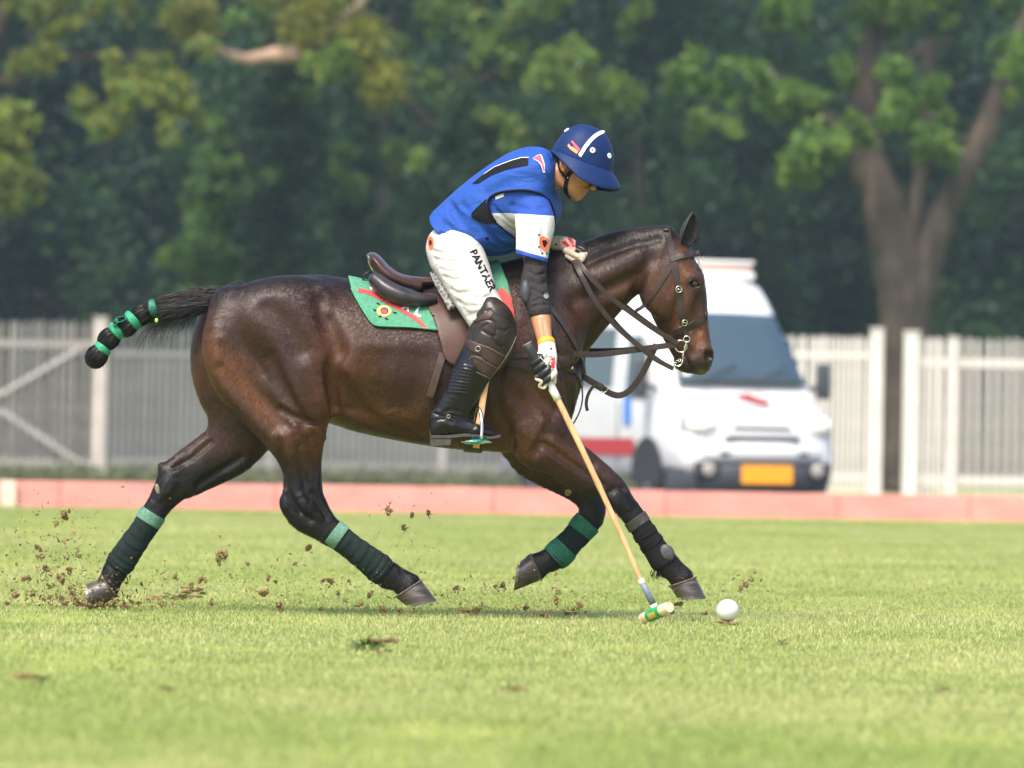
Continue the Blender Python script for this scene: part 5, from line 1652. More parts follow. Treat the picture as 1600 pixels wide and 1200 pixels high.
flap = mesh_obj('flap', v_, f_, FLAPL, saddle); FLAP_BVH = bvh_of(v_, f_)
strap('flap_edge', [(650, 457), (668, 481), (679, 506), (687, 536), (692, 555), (699, 566)], .004, saddle, EDGE, FLAP_BVH, t=.003, off=.001)
# skirt over the bars, then the woven black and white knee strip
decal('skirt', [(640, 448), (660, 452), (690, 440), (712, 438), (716, 458), (690, 457), (660, 457), (648, 457)], FLAP_BVH, PANELL, saddle, .004)
LAT = NT('lattice_leather', .5, (.02, .02, .02)); vo = LAT.n('ShaderNodeTexVoronoi', feature='DISTANCE_TO_EDGE'); vo.inputs['Scale'].default_value = 48; LAT.l(LAT.coord(), vo.inputs['Vector'])
LAT.base(LAT.ramp(vo.outputs['Distance'], [(.07, (.15, .14, .13)), (.12, (.012, .010, .011))]))
mb = MB(); strip = spline([(680, 424, -.175), (688, 443, -.215), (698, 460, -.25), (709, 482, -.285)], 5)
ribbon(mb, [P(a, b, y) for a, b, y in strip], [Vector((0, -1, .45)).normalized()] * len(strip), .046, .006); mb.build('knee_roll', LAT.m, saddle)
# cantle back plate, a green reflection tinted into its glossy colour, and the gullet strap behind
mb = MB(); mb.tube([P(575, 398, 0), P(580, 410, 0), P(587, 424, 0)], [(.105, .010), (.12, .012), (.10, .012)], 16, up=Vector((1, 0, .45))); mb.build('cantle_plate', mat('cantle_gloss', (.035, .040, .022), .08, .7), saddle)
mb = MB(); ribbon(mb, [P(a, b, -.06) for a, b in ((567, 437), (570, 428), (578, 424), (584, 430))], [Vector((-1, 0, .5))] * 4, .03, .006); mb.build('rear_strap', STRAP, saddle)
# billet hanging free, girth round the barrel, near and far stirrups
strap('billet', [(692, 553), (686, 573), (679, 598), (673, 618)], .030, saddle, leather('billet_leather', (.075, .045, .038), .45), H_BVH, t=.006, off=.012)
gv_, gf_ = shell([(722, 560), (716, 620), (722, 690), (722, 720), (752, 720), (756, 690), (762, 620), (768, 560)], -.004, .011)
girth = mesh_obj('girth', gv_, gf_, leather('girth_leather', (.025, .020, .018), .5), saddle)
pale = mat('stirrup_leather', lin(214, 160, 118), .55, nscale=30, namp=.25)
for sg in (-1, 1):
    yb = sg * .375
    mb = MB(); ribbon(mb, [P(a, b, sg * y) for a, b, y in ((764, 560, .33), (760, 590, .36), (755, 620, .372), (751, 650, .375), (747, 668, .372), (744, 700, .36))], [Vector((0, sg, 0))] * 6, .026, .006); mb.build('stirrup_leather', pale, saddle)
    mb = MB(); arc = [P(742 + 14 * math.cos(t), 676 - 44 * math.sin(t) * .85, yb) for t in np.linspace(math.pi, 0, 15)]
    arc = [P(726, 690, sg * .415), P(733, 660, sg * .40), P(741, 641, sg * .385), P(748, 636, sg * .375), P(753, 641, sg * .36), P(756, 660, sg * .345), P(758, 686, sg * .335)]
    arc2 = [P(a, b, sg * y) for a, b, y in spline([(740, 692, .318), (739, 664, .325), (742, 644, .345), (746, 636, .37), (750, 641, .395), (753, 660, .425), (752, 686, .438)], 5)]
    mb.tube(arc2, [(.0065, .005)] * len(arc2), 8); st_ = mb.build('stirrup', STEEL, saddle)
    mb = MB(); mb.ball(P(745, 690, sg * .378), (.054, .068, .011), 24, 10, Matrix.Rotation(math.radians(-4), 3, 'Y')); mb.build('tread', mat('tread_teal', lin(20, 120, 120), .25, .6, nscale=40, namp=.3), st_)
    mb = MB(); mb.torus(P(745, 690, sg * .378), .058, .005, (0, 0, 1), 24, 8); mb.build('tread_rim', STEEL, st_)

# ---- breastplate
bp_ = empty('breastplate', P(880, 580, -.18)); tag(bp_, 'brown leather breastplate straps across the chest of the horse', 'breastplate')
strap('strap', [(782, 556), (810, 556), (840, 555), (872, 554), (884, 553)], .020, bp_, both=True)
strap('strap', [(770, 566), (790, 567), (815, 571), (832, 578), (846, 577), (862, 570), (876, 572)], .027, bp_, both=True, off=.005)
strap('strap', [(876, 572), (892, 577), (903, 588), (909, 605), (910, 625), (905, 645), (896, 662)], .022, bp_, off=.006)
strap('neck_strap', [(858, 480), (870, 494), (884, 514), (898, 540), (908, 562), (912, 585)], .019, bp_, both=True, off=.008)
strap('neck_strap', [(856, 482), (862, 500), (870, 528), (878, 552)], .021, bp_, off=.006)
mb = MB(); h_, n_ = hit(H_BVH, 880, 563); ribbon(mb, [h_ + n_ * .006 + Vector((0, 0, .030)), h_ + n_ * .008, h_ + n_ * .007 - Vector((0, 0, .030))], [n_, n_, n_], .046, .006); mb.build('chest_plate', STRAP, bp_)
mb = MB(); h_, n_ = hit(H_BVH, 892, 573); mb.torus(h_ + n_ * .008, .006, .002, n_, 14, 6); mb.build('ring', STEEL, bp_)
strap('martingale', [(911, 588, -.02), (922, 595, -.02), (936, 603, -.02), (952, 614, -.02), (968, 618, -.02), (984, 610, -.02), (1000, 590, -.02), (1012, 568, -.02), (1020, 550, -.02), (1026, 538, -.02)], .025, bp_, t=.005)
strap('loose_end', [(934, 600, -.035), (925, 606, -.035), (918, 619, -.035), (916, 632, -.035), (918, 642, -.035)], .013, bp_, t=.004)
mb = MB(); mb.box(P(937, 604, -.025), (.032, .012, .030), Matrix.Rotation(math.radians(30), 3, 'Y'), bev=.003); mb.build('keeper', STRAP, bp_)
mb = MB(); mb.torus(P(944, 608, -.028), .013, .0022, (0, 1, 0), 16, 6); mb.build('buckle', STEEL, bp_)

# ---- bridle
br = empty('bridle', P(1060, 460, 0)); tag(br, 'brown leather double bridle with steel bit on the head of the horse', 'bridle')
strap('cheek_strap', [(1041, 361), (1045, 376), (1050, 396), (1054, 416), (1057, 436), (1061, 460), (1065, 486), (1069, 508), (1072, 526)], .027, br, both=True, t=.005)
mb = MB(); ribbon(mb, [P(1041, 361, y) + Vector((0, 0, .012 * (1 - (y / .07) ** 2))) for y in (-.062, -.03, 0, .03, .062)], [Vector((-.2, y, 1)).normalized() for y in (-8, -.5, 0, .5, 8)], .022, .006); mb.build('crownpiece', STRAP, br)
strap('browband', [(1047, 407), (1060, 402), (1075, 399), (1089, 396)], .023, br, both=True, t=.006, off=.005)
mb = MB(); ribbon(mb, [P(1090, 396, y) + Vector((.004 * (1 - abs(y) / .05), 0, 0)) for y in (-.052, -.025, 0, .025, .052)], [Vector((1, y * 12, 0)).normalized() for y in (-.05, -.025, 0, .025, .05)], .023, .006); mb.build('browband_front', STRAP, br)
strap('throatlash', [(1052, 410), (1045, 424), (1036, 438), (1024, 456), (1013, 470), (1003, 480), (993, 486)], .014, br, both=True)
strap('noseband', [(1050, 523), (1062, 516), (1074, 511), (1088, 503), (1100, 494)], .031, br, both=True, t=.007, off=.004)
mb = MB(); ribbon(mb, [P(1101.5, 493, y) + Vector((.004, 0, 0)) for y in (-.045, -.02, 0, .02, .045)], [Vector((1, y * 14, .2)).normalized() for y in (-.045, -.02, 0, .02, .045)], .031, .006); mb.build('noseband_front', STRAP, br)
for sg in (-1, 1):
    yb = sg * .070
    for (x, y, w_) in ((1060, 452, 11), (1068, 503, 11)):
        h_, n_ = hit(H_BVH, x, y, sg > 0)
        mb = MB(); n_ = n_ if n_.y * sg > 0 else -n_; mb.torus(h_ + n_ * .010, .0125, .0022, n_, 18, 6); mb.tube([h_ + n_ * .010 + Vector((-.012, 0, 0)), h_ + n_ * .010 + Vector((.012, 0, 0))], .0018, 6); mb.build('buckle', STEEL, br)
    mb = MB(); mb.torus(P(1064, 541, yb), .0235, .0028, (0, 1, 0), 26, 8); bit = mb.build('bit_ring', STEEL, br)
    mb = MB(); mb.torus(P(1073, 530, yb + sg * .004), .0125, .0025, (0, 1, 0), 18, 8); mb.build('curb_ring', STEEL, br)
    mb = MB(); mb.tube([P(a, b, yb + sg * .008) for a, b in spline([(1073, 533), (1070, 543), (1067, 556), (1066, 566), (1061, 572), (1054, 570)], 4)], [.0045 - .0018 * abs(math.sin(i * .8)) for i in range(21)], 8); mb.build('curb_shank', STEEL, br)
    mb = MB(); mb.torus(P(1054, 577, yb + sg * .008), .006, .0018, (0, 1, 0), 14, 6); mb.build('rein_ring', STEEL, br)
    mb = MB()
    for i in range(6):
        mb.torus(P(1062 - 3.6 * i, 563 - 1.0 * i + 5 * math.sin(i * .6), yb * (1 - i / 8)), .0055, .0014, (0, 1, .6 if i % 2 else -.6), 10, 5)
    mb.build('curb_chain', STEEL, br)
# draw reins from the breastplate to the bit
strap('draw_rein', [(884, 553, -.185), (905, 553, -.172), (930, 554, -.15), (962, 551, -.12), (1000, 546, -.095), (1035, 541, -.08), (1056, 539, -.072)], .023, br, t=.005)
strap('draw_rein', [(916, 547, .17), (950, 547, .14), (990, 545, .11), (1030, 540, .085), (1056, 537, .072)], .016, br, t=.005)
# reins, gathered in the left hand
HANDY = -.085
strap('snaffle_rein', [(899, 402, HANDY), (915, 424, -.135), (936, 448, -.138), (960, 470, -.128), (984, 487, -.112), (1010, 506, -.098), (1036, 523, -.085), (1059, 537, -.075)], .0205, br, t=.004)
strap('curb_rein', [(895, 404, HANDY), (907, 428, -.145), (925, 462, -.152), (945, 490, -.145), (968, 515, -.13), (995, 538, -.112), (1022, 560, -.096), (1052, 576, -.08)], .0195, br, t=.004)
strap('snaffle_rein', [(903, 396, .03), (930, 432, .14), (965, 468, .135), (1010, 503, .10), (1059, 537, .075)], .018, br, t=.005)
strap('curb_rein', [(900, 398, .03), (925, 452, .15), (968, 512, .13), (1022, 558, .096), (1052, 576, .08)], .017, br, t=.005)

# ---- leg bandages and boots
def tube_shape(name, rows, y, m, parent, n=28, ridges=0, amp=.0015, spiral=.6, close=True):
    """rows px, py, r px, b m; wound layers as shallow steps"""
    q = spline(rows, 18); mb = MB(); pts = [P(a, b, y) for a, b, r, bb in q]; vs, fs = [], []
    fr = frames(pts, Vector((0, 1, 0))); L = len(q)
    for i in range(L):
        t = i / (L - 1)
        for k in range(n):
            a = 2 * math.pi * k / n
            ph = (t * ridges + spiral * math.sin(a)) if ridges else 0
            s = 1 + (amp / .05) * ((ph % 1.0) - .5) * (1 + .7 * math.sin(2.4 * math.floor(ph))) + .012 * math.sin(3 * a + t * 5) + .008 * math.sin(7 * a + 11 * t)
            e = 1.0 if close is False else (1 - .10 * (max(0, .04 - min(t, 1 - t)) / .04) ** 2)
            vs.append(pts[i] + fr[i][1] * (q[i][2] * PXM(y) * s * e * math.cos(a)) + fr[i][2] * (q[i][3] * s * e * math.sin(a)))
    for i in range(L - 1):
        for k in range(n):
            k2 = (k + 1) % n; fs.append((i * n + k, i * n + k2, (i + 1) * n + k2, (i + 1) * n + k))
    fs += [tuple(range(n - 1, -1, -1)), tuple((L - 1) * n + k for k in range(n))]
    mb.add(vs, fs); return mb.build(name, m, parent)
def fabric(name, c, sc=120):
    q = NT(name, .8, c, .12); w = q.noise(sc, 4, .6); b = q.noise(12, 4, .6)
    q.base(q.mix(q.ramp(w.outputs[0], [(.3, tuple(v * .7 for v in c)), (.7, tuple(v * 1.3 for v in c))]), q.ramp(b.outputs[0], [(.3, (.75, .75, .75)), (.7, (1.3, 1.3, 1.25))]), 1.0, 'MULTIPLY'))
    q.bump(w.outputs[0], .4, .0015); q.bump(b.outputs[0], .3, .008); return q.m
BAND = fabric('dark_green_bandage', (.010, .017, .016)); GBAND = fabric('green_tape', lin(88, 122, 108)); GTAPE = fabric('teal_tape', lin(42, 92, 76)); BLK = fabric('black_neoprene', (.009, .0085, .0085)); FOAM = fabric('black_padding', (.010, .010, .011))
def mudspots(parent, rows, y, n):
    pass
def bandage(label, rows, y, bands, liner, ridges=9, m=None):
    c = P(rows[0][0], rows[0][1], y); t = empty('leg_bandage', c); tag(t, label, 'leg bandage', 'bandages on the legs of the horse')
    tube_shape('wrap', rows, y, m or BAND, t, ridges=ridges, amp=.0036)
    if liner: tube_shape('padding', liner, y, FOAM, t, ridges=0)
    for r, mm in bands: tube_shape('tape', r, y, mm, t, ridges=0)
    return t
bandage('dark green bandage on the near hind leg, reaching under the belly', [(517, 829, 20.5, .050), (540, 848, 20, .047), (568, 869, 21, .046), (590, 886, 23.5, .049), (603, 897, 22, .050)], -.141,
        [([(519, 831, 22, .0535), (527, 837, 22, .053), (534, 842, 21.7, .0525)], GBAND)], [(513, 826, 19, .047), (519, 831, 20, .049)])
bandage('dark green bandage on the far hind leg, stretched back at the left', [(243, 797, 20, .048), (226, 824, 20, .046), (206, 853, 21, .046), (190, 877, 22.5, .048), (181, 889, 20, .047)], .14,
        [([(240, 801, 22, .0525), (235, 809, 22, .052), (230, 817, 21.7, .0515)], GBAND)], [(247, 791, 18.5, .045), (242, 799, 20, .047)])
bandage('green banded bandage on the far foreleg, folded back', [(920, 815, 21, .050), (905, 832, 20.5, .047), (888, 850, 21, .046), (872, 867, 22, .048), (864, 874, 21, .047)], .12,
        [([(919, 815, 23, .0535), (911, 824, 23, .053), (905, 832, 22, .052)], GTAPE), ([(885, 854, 22.5, .051), (875, 864, 24, .052), (865, 873, 22.5, .050)], GTAPE)], [(924, 810, 19, .046), (919, 816, 20, .048)], ridges=3)
t = empty('brushing_boot', P(1000, 820, -.13)); tag(t, 'black padded brushing boot with straps on the near foreleg', 'leg boot')
tube_shape('shell', [(987, 803, 18, .048), (1005, 829, 18.5, .046), (1022, 855, 19.5, .047), (1036, 875, 22, .050), (1041, 883, 19, .048)], -.13, BLK, t, ridges=0)
tube_shape('padding', [(984, 799, 17.5, .045), (989, 806, 18.5, .047)], -.13, FOAM, t)
STR = leather('boot_strap', (.045, .040, .038), .5)
for rows in ([(991, 809, 20, .051), (996, 816, 20, .0505), (1000, 822, 20, .050)], [(1005, 829, 20, .0495), (1008, 834, 20, .049), (1011, 839, 20, .049)], [(1015, 845, 20.5, .0495), (1018, 849, 20.5, .0495), (1021, 853, 21, .0495)]):
    tube_shape('strap', rows, -.13, STR if rows[0][0] < 1000 else BLK, t)
mb = MB(); mb.ball(P(1042, 864, -.166), (.030, .016, .036), 18, 12, Matrix.Rotation(math.radians(-30), 3, 'Y')); mb.build('fetlock_guard', leather('guard_leather', (.075, .072, .078), .5), t)
# ------------------------------------------------------------------ the rider
rider = empty('person', P(712, 400, 0))
tag(rider, 'rider in blue vest, white breeches and navy helmet leaning down to swing a mallet', 'person')
def cloth(name, c, sc=90, rough=.75, fold=.3, sheen=.0):
    q = NT(name, rough, c, .12)
    w = q.noise(sc, 4, .6); f = q.noise(7, 4, .55, q.coord((1, 1, 2.2), (0, .5, 0)), .6)
    q.base(q.mix(q.ramp(w.outputs[0], [(.3, tuple(v * .86 for v in c)), (.7, tuple(min(1, v * 1.1) for v in c))]), q.ramp(f.outputs[0], [(.3, (.9, .9, .9)), (.7, (1.06, 1.06, 1.06))]), 1.0, 'MULTIPLY'))
    q.bump(f.outputs[0], fold, .045); f2 = q.noise(26, 3, .5, q.coord((1, 1, 2.6), (0, .6, 0)), 1.2); q.bump(f2.outputs[0], fold * .6, .012); q.bump(w.outputs[0], .25, .0012)
    q.b.inputs['Sheen Weight'].default_value = sheen
    return q.m
SKIN = NT('skin', .48, (.42, .20, .12), .4)
_s = SKIN.noise(24, 5, .6); SKIN.base(SKIN.ramp(_s.outputs[0], [(.3, (.31, .130, .064)), (.7, (.43, .200, .108))])); SKIN.bump(SKIN.noise(160, 3).outputs[0], .2, .001)
SKIN.b.inputs['Subsurface Weight'].default_value = .12; SKIN.b.inputs['Subsurface Radius'].default_value = (.012, .005, .003)
BLUE = cloth('royal_blue_cloth', lin(34, 68, 146), 110, .7, .32); BLUEV = cloth('vest_blue_cloth', lin(38, 73, 148), 140, .62, .30); WHITEC = cloth('white_jersey', (.47, .46, .455), 110, .8, .3); BREECH = cloth('white_breeches', (.47, .457, .443), 130, .8, .22)
BLACKM = cloth('black_mesh', (.006, .006, .007), 200, .7, .2); DKSLV = cloth('elbow_sleeve', (.030, .027, .028), 150, .75, .35)
SKY_ = Vector

# head frame: forward F, up U, out of the ear on the camera side; tilted down towards the ball
HY = -.10
E0 = P(881, 259, HY)
_a = math.radians(-27); Fh = Vector((math.cos(_a), 0, math.sin(_a))); Uh = Vector((-math.sin(_a), 0, math.cos(_a)))
def HP(f, u, s=0.0):
    if f > .03: f = .03 + (f - .03) * 1.07
    if u < -.03: u = -.03 + (u + .03) * .84
    return E0 + Fh * f + Uh * u + Vector((0, s, 0))
HM = [tuple(Fh), (0, 1, 0), tuple(Uh)]
B = SDF((-.42, -.66, .66), (.46, .50, 2.02), .0048)
# trunk, legs and arms inside the clothes
B.pchain([(708, 380, 0, 36, .145), (745, 342, -.02, 36, .13), (795, 303, -.06, 42, .14), (832, 280, -.08, 28, .12), (860, 262, -.09, 20, .065)], k=.02, cap=.3)
for sg in (-1, 1):
    B.pchain([(708, 392, sg * .09, 30, .08), (738, 450, sg * .27, 24, .07), (768, 505, sg * .35, 20, .055), (735, 580, sg * .355, 17, .05), (702, 640, sg * .355, 11, .034), (700, 662, sg * .355, 11, .03), (752, 674, sg * .36, 8, .03)], k=.02)
# right arm hanging, left arm to the reins
B.pchain([(822, 318, -.15, 18, .045), (834, 345, -.24, 17, .042), (834, 385, -.32, 17, .042), (836, 440, -.36, 16, .042), (840, 465, -.375, 16, .042), (845, 495, -.42, 16, .041), (849, 520, -.47, 13, .034), (853, 540, -.52, 11.5, .027), (856, 556, -.54, 12, .02)], k=.02)
B.pchain([(840, 300, .04, 18, .045), (838, 340, .16, 17, .042), (842, 385, .17, 15, .04), (858, 380, .09, 12, .034), (872, 381, .02, 11, .027), (888, 386, -.03, 10, .02)], k=.02)
# neck, skull, face
B.chain([(*P(858, 266, -.09), .062, .066), (*HP(-.012, -.055), .055, .056), (*HP(.0, .0), .05, .055)], k=.02)
B.ell(HP(.030, .048), (.084, .074, .082), M=HM, k=.01)
B.ell(HP(.062, -.005), (.058, .062, .068), M=HM, k=.02)
B.chain([(*HP(-.005, -.035, -.045), .018, .016), (*HP(.020, -.066, -.046), .018, .016), (*HP(.062, -.082, -.034), .018, .017), (*HP(.094, -.088, 0), .019, .018)], k=.025)
B.chain([(*HP(-.005, -.035, .045), .018, .016), (*HP(.020, -.066, .046), .018, .016), (*HP(.062, -.082, .034), .018, .017), (*HP(.094, -.088, 0), .019, .018)], k=.025)
B.ell(HP(.098, -.084), (.017, .02, .017), M=HM, k=.02)
B.ell(HP(.085, -.045), (.034, .042, .036), M=HM, k=.02)
for sg in (-1, 1):
    B.ell(HP(.082, -.012, sg * .044), (.024, .018, .016), M=HM, k=.02)
    B.ell(HP(.104, .030, sg * .026), (.016, .026, .010), M=HM, k=.015)
    B.ell(HP(.116, .010, sg * .032), (.017, .017, .012), M=HM, k=.010, mode='sub')
    B.ell(HP(.131, -.026, sg * .011), (.010, .0085, .0085), M=HM, k=.006)
    B.ell(HP(.096, .008, sg * .032), (.0135, .0135, .0125), M=HM, k=.003)
B.chain([(*HP(.112, .018), .009, .010), (*HP(.128, -.004), .009, .009), (*HP(.140, -.022), .011, .011)], k=.010)
B.chain([(*HP(.112, -.048, -.022), .006, .007), (*HP(.120, -.047, 0), .008, .009), (*HP(.112, -.048, .022), .006, .007)], k=.008)
B.chain([(*HP(.108, -.063, -.020), .006, .007), (*HP(.117, -.063, 0), .008, .009), (*HP(.108, -.063, .020), .006, .007)], k=.008)
B.chain([(*HP(.108, -.0555, -.030), .0025, .0025), (*HP(.126, -.0555, 0), .0028, .0028), (*HP(.108, -.0555, .030), .0025, .0025)], k=.005, mode='sub')
B.chain([(*HP(.108, -.030, -.026), .003, .003), (*HP(.098, -.052, -.038), .003, .003)], k=.008, mode='sub')
for sg in (-1, 1):                                       # ears
    B.ell(HP(.0, .0, sg * .076), (.018, .008, .030), M=HM, k=.008)
    B.chain([(*HP(.010, -.022, sg * .080), .006, .006), (*HP(-.012, -.004, sg * .086), .006, .006), (*HP(-.012, .020, sg * .088), .006, .006), (*HP(.006, .028, sg * .085), .005, .005), (*HP(.012, .014, sg * .081), .004, .004)], k=.004)
    B.ell(HP(.002, .002, sg * .088), (.008, .006, .013), M=HM, k=.004, mode='sub')
# forearm tendons
B.groove([(849, 500), (852, 518), (854, 534)], .008, .003, k=.01)
BV, BF = B.mesh(1)
mesh_obj('body', BV, BF, SKIN.m, rider); BODY_BVH = bvh_of(BV, BF)
for sg in (-1, 1):
    mb = MB(); mb.ball(HP(.099, .008, sg * .032), .0122, 14, 10); e_ = mb.build('eye', mat('eye_white', (.55, .50, .46), .15), rider)
    mb = MB(); mb.ball(HP(.1075, .005, sg * .033), (.005, .0055, .0055), 10, 8); mb.build('iris', mat('iris_dark', (.012, .008, .006), .1), e_)
    mb = MB(); mb.tube([HP(.108, .030, sg * .012), HP(.113, .034, sg * .026), HP(.100, .032, sg * .046)], [.003, .0045, .002], 8); mb.build('eyebrow', mat('dark_hair', (.012, .010, .009), .5), rider)
hr = MB()                                                # cropped dark hair at nape and temple
for k in range(1500):
    f, u = RND.uniform(-.085, .012), RND.uniform(-.055, .05); sg = RND.choice((-1, 1, -1))
    if f > -.030: continue
    p0 = HP(f, u, sg * .4); r = BODY_BVH.ray_cast(p0, Vector((0, -sg, 0)))
    if r[0] is None or (r[0] - HP(f, u, sg * .06)).length > .07: continue
    d = (r[1] + Vector((-.4, 0, -1)) * .9).normalized(); hr.tube([r[0], r[0] + d * .006 + r[1] * .002, r[0] + d * .013], [.0016, .0012, .0004], 3, caps=False)
hr.build('hair', MATS['dark_hair'], rider)

# ---- jersey (shows at shoulder, sleeves and side)
J = SDF((-.40, -.50, 1.30), (.36, .42, 1.98), .0052)
J.pairs([(690, 342, 740, 376, 0, .145), (708, 318, 782, 382, -.02, .152), (754, 274, 828, 370, -.05, .172), (802, 246, 864, 336, -.08, .184), (840, 240, 864, 308, -.09, .155), (864, 246, 868, 274, -.09, .07)], k=.01, cap=.3, sub=6, ob=True)
J.pchain([(818, 320, -.165, 30, .06), (832, 331, -.232, 30, .064), (836, 352, -.29, 31, .066), (833, 380, -.32, 27, .062), (831, 402, -.345, 25.5, .060), (830, 425, -.36, 25.5, .060)], k=.03, cap=.25)
a_, b_ = P(808, 397.5, -.35), P(856, 411.5, -.35); d_ = (b_ - a_).normalized(); nn = Vector((0, -1, 0)).cross(d_)
nn = -nn if nn.z > 0 else nn
J.cut(a_, nn, tuple(P(790, 440, -.48)), (P(890, 440, -.2).x, -.22, P(800, 370, -.3).z))
J.pchain([(846, 292, .06, 30, .07), (836, 340, .16, 30, .07), (838, 385, .18, 26, .06), (850, 392, .15, 22, .055)], k=.03)
J.groove([(805, 336, .006, .004), (806, 360, .007, .006), (808, 390, .006, .004)], .006, .005, k=.01)
J.groove([(800, 322, .008, .004), (830, 326, .008, .005), (852, 324, .008, .003)], .008, .004, k=.016)
J.groove([(770, 322, .006, .003), (786, 340, .007, .006), (802, 352, .006, .004)], .006, .004, k=.012)
J.groove([(778, 342, .006, .003), (790, 352, .006, .005), (803, 362, .006, .004)], .006, .004, k=.012)
J.groove([(844, 342, .008, .003), (850, 365, .008, .005), (850, 392, .008, .003)], .008, .004, k=.016)
J.groove([(820, 345, .007, .002), (824, 372, .008, .004), (822, 392, .007, .003)], .008, .003, k=.016)
JV, JF = J.mesh(1)
def face_px(V, F):
    c = V[F].mean(1); return (*project(c), c)
vx, vy = project(JV)
near = JV[:, 1] < -.10
dw = np.where((vx > 799) & near, np.minimum(vy - (333.5 + (vx - 803) * .06), (389 + (vx - 806) * .29) - vy), np.where(near & (vx > 740), vy - 333, -10.0))
qj = NT('jersey_cloth', .75, (.5, .5, .5), .25)
ja = qj.n('ShaderNodeVertexColor', layer_name='band'); sp = qj.n('ShaderNodeSeparateColor'); qj.l(ja.outputs[0], sp.inputs[0])
gt = qj.n('ShaderNodeMath', operation='GREATER_THAN'); gt.inputs[1].default_value = 0.0; qj.l(sp.outputs[0], gt.inputs[0])
jn = qj.noise(110, 4); jf = qj.noise(8, 4, .55, qj.coord((1, 1, 1.6)), .5)
jc = qj.mix(lin(34, 68, 146), (.47, .46, .455), gt.outputs[0])
qj.base(qj.mix(jc, qj.ramp(jn.outputs[0], [(.3, (.9, .9, .9)), (.7, (1.06, 1.06, 1.06))]), 1.0, 'MULTIPLY')); qj.bump(jf.outputs[0], .28, .03); qj.bump(jn.outputs[0], .2, .0012)
jo = mesh_obj('jersey', JV, JF, qj.m, rider); attr(jo, 'band', np.stack([dw, dw, dw], 1) / 100); JER_BVH = bvh_of(JV, JF)
# sleeve emblem
em = decal('sleeve_emblem', [(843, 371), (848, 369), (853, 371), (858, 375), (857, 381), (855, 390), (851, 394), (846, 388), (842, 380)], JER_BVH, ORP, rider, .002)
decal('emblem_centre', [(846, 376), (852, 375), (855, 378), (851, 388), (848, 384)], JER_BVH, BLACKP, em, .003)
for x, y in ((842, 367), (842, 386), (854, 396), (847, 396)): decal('emblem_ray', ell(x, y, 1.8, 1.4, 8), JER_BVH, NAVYP, em, .002)

# ---- padded vest with open armholes
V_ = SDF((-.42, -.42, 1.26), (.34, .32, 1.98), .0052)
V_.pairs([(675, 335, 724, 378, .0, .180), (685, 323, 770, 397, -.01, .187), (716, 294, 806, 393, -.03, .186), (756, 263, 842, 372, -.05, .194), (799, 237, 872, 345, -.08, .198), (834, 230, 866, 316, -.09, .172), (852, 234, 864, 290, -.09, .115), (862, 240, 865, 270, -.09, .074)], k=.01, cap=.3, sub=6, ob=True)
V_.groove([(700, 316, .010, .004), (725, 342, .012, .008), (760, 362, .012, .006), (795, 372, .010, .004)], .01, .006, k=.02)
V_.groove([(706, 330, .010, .004), (722, 352, .012, .007), (745, 366, .010, .005)], .01, .006, k=.02)
V_.groove([(690, 345, .008, .004), (712, 362, .009, .006), (736, 372, .008, .003)], .008, .005, k=.016)
V_.groove([(742, 345, .008, .003), (762, 362, .010, .006), (790, 388, .008, .003)], .008, .005, k=.018)
V_.groove([(707, 302, .008, .003), (720, 318, .010, .006), (732, 330, .008, .003)], .01, .005, k=.018)
V_.groove([(845, 250, .006, .003), (852, 268, .007, .005), (862, 290, .006, .003)], .006, .004, k=.012)
V_.groove([(760, 300, .02, .002), (800, 282, .022, .003), (840, 280, .02, .002)], .02, .003, k=.03)
V_.groove([(768, 385, .006, .003), (780, 390, .007, .005), (798, 388, .006, .003)], .006, .004, k=.012)
for px in (722, 757, 800):
    pass
VV, VF = V_.mesh(1)
hole = [(775, 348), (766, 333), (762, 320), (763, 311), (772, 304), (788, 299), (820, 297), (842, 302), (857, 312), (864, 326), (867, 345), (872, 372), (850, 398), (822, 386), (806, 373), (790, 361)]
fx, fy, fc = face_px(VV, VF)
inside = poly_sd([(a, -b) for a, b in hole], fx, -fy) < 0
keep = ~(inside & (fc[:, 1] < -.13))
vest = mesh_obj('vest', VV, VF[keep], BLUEV, rider); VEST_BVH = bvh_of(VV, VF)
so = vest.modifiers.new('thickness', 'SOLIDIFY'); so.thickness = .007; so.offset = -1
bp2, bn2 = [], []
for a, b in spline(hole[:11] + [(868, 358)], 4):
    y_ = [v[0].y for v in (hit(VEST_BVH, a, b), hit(JER_BVH, a, b)) if v[0] is not None]
    if y_: bp2.append(P(a, b, min(y_) - .003)); bn2.append(Vector((0, -1, .25)).normalized())
for _ in range(3): bp2 = [bp2[0]] + [(bp2[i - 1] + bp2[i] * 2 + bp2[i + 1]) / 4 for i in range(1, len(bp2) - 1)] + [bp2[-1]]
mb = MB(); mb.tube(bp2, .0045, 8); mb.build('armhole_binding', BLACKP, vest)
strap('armhole_binding', [(775, 348), (790, 361), (806, 373), (822, 384)], .006, vest, BLACKP, VEST_BVH, t=.005, off=.001)
strap('hem', [(688, 358), (703, 369), (722, 374), (741, 380), (759, 394), (775, 398), (792, 396), (805, 388)], .006, vest, BLUEV, VEST_BVH, t=.006, off=.001)
decal('mesh_panel', [(737, 337), (742, 329), (750, 321), (759, 314), (761, 322), (765, 333), (774, 347), (760, 348), (748, 344)], VEST_BVH, BLACKM, vest, .0015)
strap('panel_binding', [(774, 348), (760, 349), (748, 345), (737, 337), (742, 329), (750, 321), (760, 312)], .004, vest, BLACKP, VEST_BVH, t=.004, off=.001)
